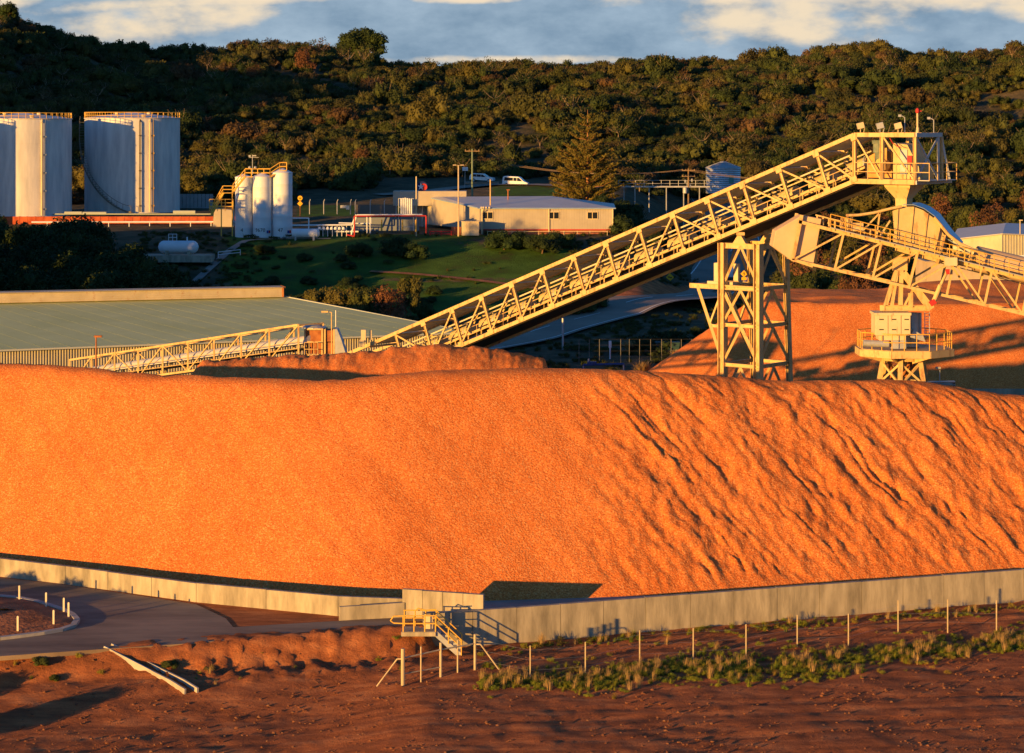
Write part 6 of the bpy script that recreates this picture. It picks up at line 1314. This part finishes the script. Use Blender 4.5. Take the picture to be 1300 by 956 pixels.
def scatter(name, pts, scl, rot, idx, meshes, kind='stuff'):
    """ground cover or far wood: ONE object, its plants instanced on points"""
    me = bpy.data.meshes.new(name); me.from_pydata([tuple(p) for p in pts], [], [])
    for nm, ty, arr in (('scl', 'FLOAT_VECTOR', np.asarray(scl, np.float32)), ('rot', 'FLOAT', np.asarray(rot, np.float32)), ('idx', 'INT', np.asarray(idx, np.int32))):
        a = me.attributes.new(nm, ty, 'POINT'); a.data.foreach_set('vector' if ty == 'FLOAT_VECTOR' else 'value', arr.ravel())
    o = bpy.data.objects.new(name, me); COL.objects.link(o)
    c = bpy.data.collections.new(name + '_plants')
    for i, m_ in enumerate(meshes): q = bpy.data.objects.new('%s_%02d' % (name, i), m_); c.objects.link(q)
    ng = bpy.data.node_groups.new(name, 'GeometryNodeTree'); ng.interface.new_socket('Geometry', in_out='INPUT', socket_type='NodeSocketGeometry'); ng.interface.new_socket('Geometry', in_out='OUTPUT', socket_type='NodeSocketGeometry')
    n = ng.nodes; l = ng.links; gi = n.new('NodeGroupInput'); go_ = n.new('NodeGroupOutput'); ip = n.new('GeometryNodeInstanceOnPoints'); ci = n.new('GeometryNodeCollectionInfo')
    ci.inputs[0].default_value = c; ci.inputs['Separate Children'].default_value = True; ci.inputs['Reset Children'].default_value = True
    def na(nm, ty): a = n.new('GeometryNodeInputNamedAttribute'); a.data_type = ty; a.inputs[0].default_value = nm; return a.outputs[0]
    cx = n.new('ShaderNodeCombineXYZ'); l.new(na('rot', 'FLOAT'), cx.inputs[2])
    l.new(gi.outputs[0], ip.inputs['Points']); l.new(ci.outputs[0], ip.inputs['Instance']); ip.inputs['Pick Instance'].default_value = True
    l.new(na('idx', 'INT'), ip.inputs['Instance Index']); l.new(na('scl', 'FLOAT_VECTOR'), ip.inputs['Scale'])
    e2r = n.new('FunctionNodeEulerToRotation'); l.new(cx.outputs[0], e2r.inputs[0]); l.new(e2r.outputs[0], ip.inputs['Rotation']); l.new(ip.outputs[0], go_.inputs[0])
    md = o.modifiers.new('plants', 'NODES'); md.node_group = ng; tag(o, kind=kind); return o

# the wooded hillside
pts = []; D = 402.0
while D < 905:
    stp = 3.5 + (D - 400) * 0.003
    w_ = 0.27 * D; x = -w_
    while x < w_:
        X = x + rng.uniform(-1.8, 1.8); Y = D + rng.uniform(-1.8, 1.8); x += stp; px = 650 + X / Y * F
        if 480 < px < 760 and Y < 452: continue
        if 370 < px <= 480 and Y < 425: continue
        if 760 <= px < 1010 and Y < 448 and abs(px - 905) < 60 + (448 - Y) * 0.3: continue
        if px >= 760 and Y < 430: continue
        if px < 0 and Y < 420: continue
        if abs(px - 458) < 16 and 735 < Y < 765: continue
        if fbm(np.array([X / 22]), np.array([Y / 30]), 3)[0] < -0.20 and rng.rand() < 0.55: continue
        pts.append((X, Y))
    D += stp * 0.92
pts = np.array(pts); n = len(pts); z = G(pts[:, 0], pts[:, 1]) - 0.3
big = (1.3 + 2.3 * rng.rand(n) ** 1.6) * (1 + 0.45 * (rng.rand(n) < 0.10)); zs = big * rng.uniform(0.7, 1.4, n)
cl = fbm(pts[:, 0] / 30 + 7, pts[:, 1] / 30, 3)
idx = np.where(rng.rand(n) < 0.35, rng.randint(5, 8, n), np.where(rng.rand(n) < 0.14 + cl, rng.randint(8, 11, n), rng.randint(0, 5, n)))
scatter('hill_woodland', np.column_stack([pts, z]), np.column_stack([big, big, zs]), rng.uniform(0, 6.28, n), idx, PR['hill'] + PR['flat'] + PR['rag'])
print('hill trees', n)

protos('green', LEAF_GREEN, 2, nb=18, per=190, leaf=0.05, shape=(0.95, 0.95, 0.7), z0=0.5)
protos('dark', LEAF_DARK, 2, nb=16, per=170, leaf=0.055, shape=(1, 1, 0.65), z0=0.45)
protos('olive', LEAF_OLIVE, 3, nb=18, per=190, leaf=0.05, shape=(0.85, 0.85, 0.85), z0=0.6, br=(0.25, 0.4))
protos('russet', LEAF_RED, 2, nb=14, per=120, leaf=0.05, shape=(0.8, 0.8, 0.9), z0=0.65, core=False, br=(0.25, 0.4))
first = {}
def plant(kind, name, label, cat, px, D, w, h=None, group=None, dz=0.0, i=None):
    """a shrub or tree: > trunk, crown; w = crown radius in metres"""
    key = (kind, (i if i is not None else rng.randint(0, 9)) % len(PR[kind])); loc = on(px, D, dz - 0.1); h = h or w; sc = (w, w, h)
    if key not in first:
        t = thing(name, label, cat, loc, group); o = bpy.data.objects.new('crown', PR[kind][key[1]]); COL.objects.link(o); o.parent = t
        o = bpy.data.objects.new('trunk', TR[key[1] % 3]); COL.objects.link(o); o.parent = t; first[key] = t; t.scale = sc; t.rotation_euler = (0, 0, rng.uniform(0, 6))
        return t
    src = first[key]; r = src.copy(); COL.objects.link(r); r.name = name; r.location = loc; r.scale = sc; r.rotation_euler = (0, 0, rng.uniform(0, 6)); r['label'] = label; r['category'] = cat
    if group: r['group'] = group
    elif 'group' in r: del r['group']
    for ch in src.children: c = ch.copy(); COL.objects.link(c); c.parent = r
    return r
# dark mass of shrubs on the left, above the shed
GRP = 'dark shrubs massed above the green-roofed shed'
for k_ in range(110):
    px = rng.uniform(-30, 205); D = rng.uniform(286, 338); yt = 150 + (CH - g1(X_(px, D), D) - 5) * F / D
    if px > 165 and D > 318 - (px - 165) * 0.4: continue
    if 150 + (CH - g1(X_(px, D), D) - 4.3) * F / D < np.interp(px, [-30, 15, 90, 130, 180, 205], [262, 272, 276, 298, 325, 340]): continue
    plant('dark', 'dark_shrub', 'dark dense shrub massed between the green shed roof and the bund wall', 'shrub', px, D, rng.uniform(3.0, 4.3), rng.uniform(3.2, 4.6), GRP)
for px, D, w in ((215, 292, 2.4), (238, 296, 1.8), (262, 289, 2.0), (290, 286, 1.8), (318, 284, 1.7), (343, 287, 2.0), (352, 284, 1.6)):
    plant('dark', 'dark_shrub', 'low dark shrub in the row right behind the shed ridge', 'shrub', px, D, w, w, 'low dark shrubs behind the shed ridge')
for px, D, w, h, kd, lb in ((400, 279, 2.3, 3.0, 'olive', 'sunlit olive tree at the left end of the clump above the shed roof'), (430, 277, 2.5, 3.2, 'olive', 'second sunlit olive tree from the left above the shed roof'), (456, 276, 2.4, 3.2, 'olive', 'sunlit olive tree just left of the russet one above the shed'),
        (500, 272, 3.1, 3.2, 'russet', 'broad russet brown tree between the olive ones above the shed'), (521, 281, 1.8, 3.6, 'olive', 'taller golden olive tree standing behind the russet tree'), (540, 277, 1.4, 2.0, 'green', 'small green bush at the right end of the sunlit clump'),
        (473, 262, 1.5, 1.9, 'olive', 'low golden bush tucked against the shed roof edge'), (502, 259, 1.2, 1.5, 'olive', 'lowest golden bush, nearest the shed roof corner'), (563, 272, 1.3, 1.3, 'russet', 'small russet bush beside the lawn below the gallery'), (478, 280, 2.2, 3.0, 'dark', 'dark green tree behind the russet tree')):
    plant(kd, 'olive_tree' if kd == 'olive' else ('russet_tree' if kd == 'russet' else 'bush'), lb, 'tree' if w > 1.6 else 'bush', px, D, w, h)
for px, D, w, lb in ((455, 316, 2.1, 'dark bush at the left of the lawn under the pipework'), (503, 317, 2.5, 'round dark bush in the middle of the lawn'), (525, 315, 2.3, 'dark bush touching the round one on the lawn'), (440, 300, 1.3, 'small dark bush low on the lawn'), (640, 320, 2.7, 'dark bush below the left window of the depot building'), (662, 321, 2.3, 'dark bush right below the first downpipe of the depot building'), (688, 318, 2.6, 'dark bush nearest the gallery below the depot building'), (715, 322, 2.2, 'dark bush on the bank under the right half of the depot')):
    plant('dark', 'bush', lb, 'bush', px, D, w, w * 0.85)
for k_ in range(34):
    px = rng.uniform(330, 590); D = rng.uniform(288, 320)
    if 470 < px < 590 and D > 303: continue
    w = rng.uniform(0.6, 1.6); plant('dark', 'bush', 'small dark bush scattered over the rough grass bank below the pipework', 'bush', px, D, w, w * 0.75, 'small dark bushes over the grass bank')
for px, D, w in ((700, 284, 1.8), (722, 283, 2.2), (742, 285, 1.9), (760, 288, 1.5), (684, 281, 1.6)):
    plant('green', 'bush', 'green bush in the clump under the gallery beside the main road', 'bush', px, D, w, w, 'green bushes under the gallery')
for px, D, w in ((806, 322, 2.2), (822, 330, 2.4), (790, 335, 2.6), (840, 345, 2.3), (770, 340, 2.5), (815, 350, 3), (845, 365, 3), (870, 375, 2.8), (795, 365, 3), (765, 372, 3)):
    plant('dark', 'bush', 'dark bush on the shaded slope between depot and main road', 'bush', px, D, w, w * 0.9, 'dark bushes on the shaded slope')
for px, D, w, h, lb in ((831, 258, 0.9, 1.3, 'pointed dark bush on the flat left of the tower'), (858, 256, 1.6, 1.3, 'broad dark bush on the flat left of the tower'), (886, 262, 1.0, 1.2, 'small green bush beside the road left of the tower'), (838, 246, 2.8, 1.6, 'wide low dark bush behind the skip bin'), (815, 252, 1.2, 0.9, 'low bush at the left of the skip bin')):
    plant('dark', 'bush', lb, 'bush', px, D, w, h)
# trees beyond the second heap on the right
GR2 = 'sunlit trees massed behind the second woodchip heap'
for k_ in range(95):
    D = rng.uniform(305, 432); px = rng.uniform(985, 1340)
    if px < 1000 + (D - 300) * 0.0: continue
    if D < 350 and px > 1195: continue
    kd = ('olive', 'green', 'russet', 'green', 'olive')[rng.randint(0, 5)] if px < 1150 else ('olive', 'olive', 'russet', 'olive', 'green')[rng.randint(0, 5)]; w = rng.uniform(2.2, 3.6)
    plant(kd, {'olive': 'olive_tree', 'green': 'green_tree', 'russet': 'russet_tree'}[kd], {'olive': 'olive-gold tree in the dense mass behind the second woodchip heap', 'green': 'green tree in the dense mass behind the second woodchip heap', 'russet': 'russet thin-leaved tree in the mass behind the second woodchip heap'}[kd], 'tree', px, D, w, w * rng.uniform(1.0, 1.5), GR2)
for px, D, w in ((1000, 300, 2.4), (1022, 298, 2.6), (1046, 302, 2.5), (1066, 297, 2.2)):
    plant('green', 'green_tree', 'green tree in the front row seen under the boom tip', 'tree', px, D, w, w * 1.5, 'green trees under the boom tip')
for px, D, w in ((1078, 292, 2.0), (1092, 290, 2.1), (1106, 294, 1.9)):
    plant('russet', 'russet_tree', 'russet thin tree in the front row seen under the boom', 'tree', px, D, w, w * 1.5, 'russet trees under the boom')
for px, D, w in ((1018, 262, 1.5), (1035, 261, 1.4), (1052, 262, 1.2)):
    plant('green', 'bush', 'low bright green bush at the back foot of the second heap', 'bush', px, D, w * 1.6, w * 0.8, 'low green bushes behind the second heap')
# distinct crowns on the hill
for px, D, w, h, kd, lb in ((462, 470, 3.0, 3.4, 'russet', 'orange-brown bare tree glowing on the dark hillside above the pipework'), (375, 425, 2.7, 2.6, 'olive', 'sunlit golden bush on the dark slope right of the white silos'), (350, 428, 2.6, 2.4, 'olive', 'sunlit bush just above the white silos'), (270, 415, 3.4, 3.2, 'olive', 'golden tree catching the sun right of the silver tank'), (246, 410, 3.4, 3.6, 'olive', 'golden tree against the right side of the silver tank'), (100, 405, 3.2, 4.4, 'olive', 'sunlit tree in the gap between the two silver tanks'),
        (388, 640, 4.2, 4.6, 'russet', 'orange flat-topped tree high on the hill left of the skyline clump'), (320, 610, 3.6, 3.2, 'russet', 'russet tree high on the hill beyond the white silos'), (20, 392, 3.4, 3.4, 'russet', 'brown treetop showing above the rim of the left silver tank')):
    plant(kd, 'hill_tree', lb, 'tree', px, D, w, h)
# skyline pine clump
me = crown('umbrella_crown', LEAF_DARK, nb=60, per=330, leaf=0.04, shape=(1.25, 0.8, 0.75), br=(0.18, 0.30), z0=0.72)
b = on(458, 748, 0); zt_ = CH - (41 - YH) * 748 / F; b.z = CH - (84 - YH) * 748 / F; t = thing('skyline_pine', 'broad umbrella-shaped dark pine clump standing above the hill crest', 'tree', b); t.scale = (7.6, 7.6, (zt_ - b.z) / 1.3)
o = bpy.data.objects.new('crown', me); COL.objects.link(o); o.parent = t
mb = MB(); 
for i in range(5): mb.tube((-0.7 + i * 0.32, 0, -0.1), (-0.9 + i * 0.45, random.uniform(-.2, .2), 0.75), 0.022, 6)
mb.build('trunk', BARK, t, local=True)
for px, D, w, h, lb in ((10, 640, 3.0, 4.0, 'dark tree breaking the skyline at the far left'), (386, 730, 2.6, 2.6, 'thin dark tree on the skyline left of the pine clump'), (415, 735, 2.2, 2.2, 'small tree on the skyline touching the pine clump')):
    plant('dark', 'skyline_tree', lb, 'tree', px, D, w, h, dz=2.0)
mb = MB(); c = W(1138, 101, 690); 
bm = bmesh.new(); bmesh.ops.create_icosphere(bm, subdivisions=3, radius=1.6)
for v in bm.verts: v.co = v.co * (1 + 0.18 * math.sin(v.co.x * 2.3 + v.co.z * 3) + random.uniform(-.04, .04)); v.co.z *= 0.7; v.co.x *= 1.5
me = bpy.data.meshes.new('boulder'); bm.to_mesh(me); bm.free(); me.materials.append(mat('granite', (0.35, 0.28, 0.22), (0.45, 0.38, 0.3), 1)); o = bpy.data.objects.new('boulder', me); COL.objects.link(o); o.location = c; tag(o, 'pale rounded boulder showing among the trees high on the right hill', 'boulder')

# Norfolk pine
base = Vector((X_(746, 400), 400, 9.3)); topz = CH - (139 - YH) * 400 / F; Hh = topz - base.z
np_ = thing('norfolk_pine', 'tall tiered Norfolk Island pine standing behind the depot building', 'tree', base)
tk = MB(); tk.tube((0, 0, 0), (0, 0, Hh), 0.34, 10, 0.03); Vs = []; Ns = []
zz = 1.2; tier = 0
while zz < Hh - 0.6:
    f = zz / Hh; prof_ = np.interp(f, [0.05, 0.22, 0.42, 0.55, 0.60, 0.75, 0.9, 1], [6.4, 6.2, 5.4, 4.9, 3.2, 2.6, 1.4, 0.3]); nb_ = 9 if f < 0.58 else 6
    for i in range(nb_):
        a = 2 * math.pi * (i + 0.5 * (tier % 2)) / nb_ + rng.uniform(-.2, .2); Lb = prof_ * rng.uniform(0.7, 1.12); up = 0.16 + 0.25 * f
        p0 = Vector((0, 0, zz)); p1 = Vector((math.cos(a) * Lb * 0.6, math.sin(a) * Lb * 0.6, zz + Lb * 0.6 * up * 0.5)); p2_b = Vector((math.cos(a) * Lb, math.sin(a) * Lb, zz + Lb * up))
        tk.tube(p0, p1, 0.075, 5, 0.05); tk.tube(p1, p2_b, 0.05, 5, 0.015)
        m_ = int(28 + Lb * 34)
        for j in range(m_):
            t_ = 0.22 + 0.78 * rng.rand() ** 0.75; q = p0.lerp(p1, t_ / 0.6) if t_ < 0.6 else p1.lerp(p2_b, (t_ - 0.6) / 0.4)
            side = rng.uniform(-1, 1) * (0.28 + 0.42 * t_) * (1.15 - 0.6 * t_) * min(1.6, Lb * 0.42); tang = Vector((-math.sin(a), math.cos(a), 0))
            Vs.append(q + tang * side + Vector((0, 0, abs(side) * 0.25 + rng.uniform(-0.05, 0.32)))); Ns.append(Vector((rng.normal(0, .6), rng.normal(0, .6), 0.7)).normalized())
    zz += 0.80 + 0.22 * f + (0.25 if f > 0.58 else 0); tier += 1
tk.build('trunk', mat('reddish_bark', (0.26, 0.12, 0.06), (0.34, 0.17, 0.09), 3), np_, local=True)
V, Fq = leaf_quads(np.array([v[:] for v in Vs]), np.array([v[:] for v in Ns]), 0.25, 0.38); me = npmesh('foliage', V, Fq, LEAF_PINE, smooth=False); o = bpy.data.objects.new('foliage', me); COL.objects.link(o); o.parent = np_

# pampas grass clumps on the flat
def tuft(name, m, n=90, h=1.0, sp=0.5, wd=0.012, droop=0.35):
    V = []; Fq = []
    for i in range(n):
        a = rng.uniform(0, 6.28); r_ = rng.uniform(0, 0.18); l_ = h * rng.uniform(0.5, 1.05); s_ = sp * rng.uniform(0.2, 1); w_ = wd * rng.uniform(0.7, 1.6)
        b_ = np.array([math.cos(a) * r_, math.sin(a) * r_, 0]); d = np.array([math.cos(a), math.sin(a), 0]); t = np.array([-d[1], d[0], 0]) * w_; k = len(V)
        for f in (0, 0.55, 1.0): p = b_ + d * s_ * f ** 1.7 + np.array([0, 0, l_ * (f - droop * f * f * (s_ / sp))]); ww = t * (1 - 0.75 * f); V += [p - ww, p + ww]
        Fq += [(k, k + 1, k + 3, k + 2), (k + 2, k + 3, k + 5, k + 4)]
    return npmesh(name, V, Fq, m, smooth=False)
PAM = [tuft('pampas', STRAW, 220, 1.9, 0.9, 0.035) for _ in range(2)]
for i, (px, y, sc, lb) in enumerate(((797, 438, 0.9, 'leftmost pale pampas clump on the flat'), (806, 437, 0.8, 'second pale pampas clump from the left on the flat'), (828, 437, 1.15, 'tallest pale pampas clump beside the skip bin'), (835, 439, 0.9, 'pale pampas clump touching the skip bin'), (857, 449, 0.8, 'low pale pampas clump right of the skip bin'), (816, 472, 1.3, 'widest straw clump just behind the heap crest'))):
    D = CH * F / (y + 8 - YH); o = bpy.data.objects.new('pampas_grass', PAM[i % 2]); COL.objects.link(o); o.location = on(px, D, -0.05); o.scale = (sc * 1.2, sc * 1.2, sc * 0.85); tag(o, lb, 'grass clump')

# verge scrub and dry grass along the dirt track, and weeds on the banks (stuff)
TG = [tuft('grass_tuft', LEAF_SCRUB, 70, 0.55, 0.28, 0.010) for _ in range(3)]; TS = [tuft('dry_tuft', STRAW, 60, 0.8, 0.22, 0.008) for _ in range(2)]
LB = [crown('scrub_clump', LEAF_SCRUB, nb=9, per=90, leaf=0.075, shape=(1, 1, 0.5), z0=0.25, br=(0.25, 0.4), core=False, flat=0.4) for _ in range(4)]
P = []; I = []; Sc = []
def band(n, pf, wf, lo, hi, dens=None):
    for _ in range(n):
        px = rng.uniform(lo, hi); yc = pf(px); y = yc + rng.normal(0, 1) * wf(px); D = CH * F / (max(y, 760) - YH); x = X_(px, D)
        if fbm(np.array([x / 1.3]), np.array([D / 1.3]), 3)[0] < 0.02 and rng.rand() < 0.82: continue
        if x < -3.6 and D > float(gedge(x)) - 0.4: continue
        P.append((x, D, g1(x, D) - 0.04)); r_ = rng.rand()
        if r_ < 0.56: I.append(5 + rng.randint(0, 4)); s_ = rng.uniform(0.10, 0.24); Sc.append((s_ * 1.2, s_ * 1.2, s_))
        elif r_ < 0.93: I.append(rng.randint(0, 3)); s_ = rng.uniform(0.3, 0.7); Sc.append((s_, s_, s_))
        else: I.append(3 + rng.randint(0, 2)); s_ = rng.uniform(0.4, 0.9); Sc.append((s_, s_, s_))
band(5200, lambda p: np.interp(p, [560, 640, 760, 900, 1050, 1180, 1320], [874, 866, 862, 851, 842, 826, 812]), lambda p: np.interp(p, [560, 700, 900, 1100, 1200, 1320], [3, 6, 9, 9, 6, 5]), 610, 1330)
band(380, lambda p: np.interp(p, [600, 820, 1320], [828, 808, 770]), lambda p: 2.5, 620, 1320)
band(160, lambda p: np.interp(p, [600, 820, 1320], [850, 836, 805]), lambda p: 16, 600, 1330)
band(70, lambda p: np.interp(p, [0, 550], [862, 840]), lambda p: 12, -20, 560)
# stones and clods lying on the earth
def stone():
    bm = bmesh.new(); bmesh.ops.create_icosphere(bm, subdivisions=1, radius=1)
    for v in bm.verts: v.co *= random.uniform(0.65, 1.15); v.co.z *= 0.6
    me = bpy.data.meshes.new('stone'); bm.to_mesh(me); bm.free(); me.materials.append(STONE); return me
STONE = mat('earthy_stone', (0.17, 0.06, 0.028), (0.27, 0.115, 0.055), 2, rough=1.0, rnd=[(0.6, 0.6, 0.6), (1, 1, 1), (0.9, 1.1, 1.2)])
SP = []; SS = []
for _ in range(7000):
    y = rng.uniform(785, 975); px = rng.uniform(-30, 1330); D = CH * F / (y - YH); x = X_(px, D)
    if x < -3.6 and D > float(gedge(x)) - 0.3: continue
    if x > -3.6 and D > np.interp(px, [538, 600, 820, 1300], [108.5, 109.0, 112.2, 119.2]): continue
    if fbm(np.array([x / 2.3]), np.array([D / 2.3]), 3)[0] < 0 and rng.rand() < 0.7: continue
    s_ = 0.02 + 0.07 * rng.rand() ** 3; SP.append((x, D, g1(x, D) + 0.01 + (abs(float(fbm(np.array([x / 0.7]), np.array([D / 0.9]), 5, 0.6)[0])) * 0.0))); SS.append((s_ * 1.2, s_, s_))
scatter('ground_stones', SP, SS, rng.uniform(0, 6.28, len(SP)), rng.randint(0, 4, len(SP)), [stone() for _ in range(4)])
scatter('verge_scrub', P, Sc, rng.uniform(0, 6.28, len(P)), I, TG + TS + LB)
# scrub and rank grass on the flat and bank behind the heaps
P = []; I = []; Sc = []
for _ in range(5200):
    px = rng.uniform(180, 1010); D = rng.uniform(226, 336); x = X_(px, D); rc = np.interp(px, [560, 640, 700, 780, 860, 905, 925], [246, 258, 271, 287, 304, 330, 365])
    if px > 540 and abs(D - rc) < 12: continue
    if 330 < px < 700 and 284 < D < 330 and rng.rand() < 0.93: continue
    if px < 560 and D < 262: continue
    if fbm(np.array([x / 6.0]), np.array([D / 6.0]), 3)[0] < 0.0 and rng.rand() < 0.7: continue
    P.append((x, D, g1(x, D))); r_ = rng.rand()
    if r_ < 0.35: I.append(5 + rng.randint(0, 4)); s_ = rng.uniform(0.35, 0.8); Sc.append((s_ * 1.2, s_ * 1.2, s_ * 0.8))
    else: I.append(rng.randint(0, 3)); s_ = rng.uniform(0.7, 1.3); Sc.append((s_ * 1.3, s_ * 1.3, s_))
TGd = [tuft('rank_tuft', LEAF_GREEN, 45, 0.55, 0.35, 0.02) for _ in range(3)]; TSd = TS; LBd = [crown('low_scrub', LEAF_GREEN, nb=9, per=80, leaf=0.09, shape=(1, 1, 0.5), z0=0.25, br=(0.25, 0.4), core=False) for _ in range(4)]
scatter('rank_scrub', P, Sc, rng.uniform(0, 6.28, len(P)), I, TGd + TSd + LBd)
for px, y, w, lb in ((216, 846, 0.42, 'round bright green bush beside the concrete drain flume'), (52, 852, 0.42, 'low green bush on the bank at bottom left'), (70, 856, 0.3, 'smaller green bush at bottom left, right of its neighbour'), (265, 845, 0.3, 'small dark bush on the red bank right of the flume')):
    D = (CH - 0.3) * F / (y - YH); plant('green', 'bush', lb, 'bush', px, D, w, w * 0.9)
# ------------------------------------------------------------------ unseen plants added left of the frame to shade road, white silos and lawn
for x, y, w, h in ((-49, 115, 1.5, 2.0), (-46, 112, 1.5, 1.9), (-43.5, 110.5, 1.5, 1.9), (-41, 108, 1.6, 1.85), (-38.5, 106, 1.3, 1.75), (-36.3, 103.5, 1.4, 1.65), (-33.0, 102.5, 1.3, 1.45), (-31, 99.5, 1.3, 1.45), (-27.6, 96.5, 1.2, 1.2), (-24.6, 93.6, 1.2, 1.2)):
    plant('green', 'bush', 'unseen shrub added left of the kerbed island for its shadow', 'bush', 650 + x / y * F, y, w, h, 'unseen shade shrubs left of the island', 0.1)
for x, y, w, h in ((-66.5, 262, 5.4, 14), (-74, 268, 5.4, 14.5), (-80.5, 276, 5.2, 15), (-86, 284, 5.6, 15.5), (-93, 292, 5.4, 14.5), (-75, 287, 5.0, 14)):
    plant('green', 'shade_tree', 'unseen tall tree added beyond the left end of the green shed for shade', 'tree', 650 + x / y * F, y, w, h, 'unseen shade trees left of the shed')

# every separate piece of a part becomes a part of its own
def split_part(o, gap=0.10):
    me = o.data; nv = len(me.vertices); par = list(range(nv))
    def find(a):
        while par[a] != a: par[a] = par[par[a]]; a = par[a]
        return a
    for e in me.edges:
        a, b = find(e.vertices[0]), find(e.vertices[1])
        if a != b: par[a] = b
    root = np.array([find(i) for i in range(nv)]); co = np.empty(nv * 3); me.vertices.foreach_get('co', co); co = co.reshape(-1, 3)
    ids, inv = np.unique(root, return_inverse=True); k = len(ids)
    if k < 2 or k > 500: return
    lo = np.array([co[inv == i].min(0) for i in range(k)]) - gap / 2; hi = np.array([co[inv == i].max(0) for i in range(k)]) + gap / 2
    g = list(range(k))
    def f2(a):
        while g[a] != a: g[a] = g[g[a]]; a = g[a]
        return a
    for i in range(k):
        for j in np.nonzero(((lo[i] <= hi) & (hi[i] >= lo)).all(1))[0]:
            a, b = f2(i), f2(int(j))
            if a != b: g[a] = b
    cl = np.array([f2(i) for i in range(k)]); u = np.unique(cl)
    if not 2 <= len(u) <= 40: return
    vc = cl[inv]; polys = [tuple(p.vertices) for p in me.polygons]; sm = bool(polys) and me.polygons[0].use_smooth; name = o.name.split('.')[0]
    for n_i, c in enumerate(u):
        idx = np.nonzero(vc == c)[0]; mp = {int(v): i for i, v in enumerate(idx)}
        nm = bpy.data.meshes.new(name); nm.from_pydata([tuple(co[v]) for v in idx], [], [tuple(mp[v] for v in p) for p in polys if p[0] in mp])
        for m_ in me.materials: nm.materials.append(m_)
        if sm: nm.polygons.foreach_set('use_smooth', [True] * len(nm.polygons)); nm.set_sharp_from_angle(angle=R(35))
        if n_i == 0: o.data = nm
        else: q = o.copy(); q.data = nm; COL.objects.link(q)
for o in list(S.objects):
    if o.type == 'MESH' and o.parent is not None and o.data.users == 1 and not o.children and o.name.split('.')[0] in ('girt', 'bearing', 'side_rail', 'cross_beam', 'handrail', 'side_bracket', 'crossarm', 'insulator', 'symbol', 'luffing_cylinder', 'red_pivot', 'counterweight_guide', 'idler', 'saddle', 'cable_duct', 'slew_drive', 'slew_column', 'brace', 'drive_motor', 'downpipe', 'tail_guard', 'landing', 'frame', 'belt', 'floor_plate', 'access_bridge', 'gutter', 'window', 'mast', 'hood_rib', 'end_frame', 'roof_vent', 'wall', 'pale_barrier', 'belt_drive', 'roof_rib'):
        split_part(o)
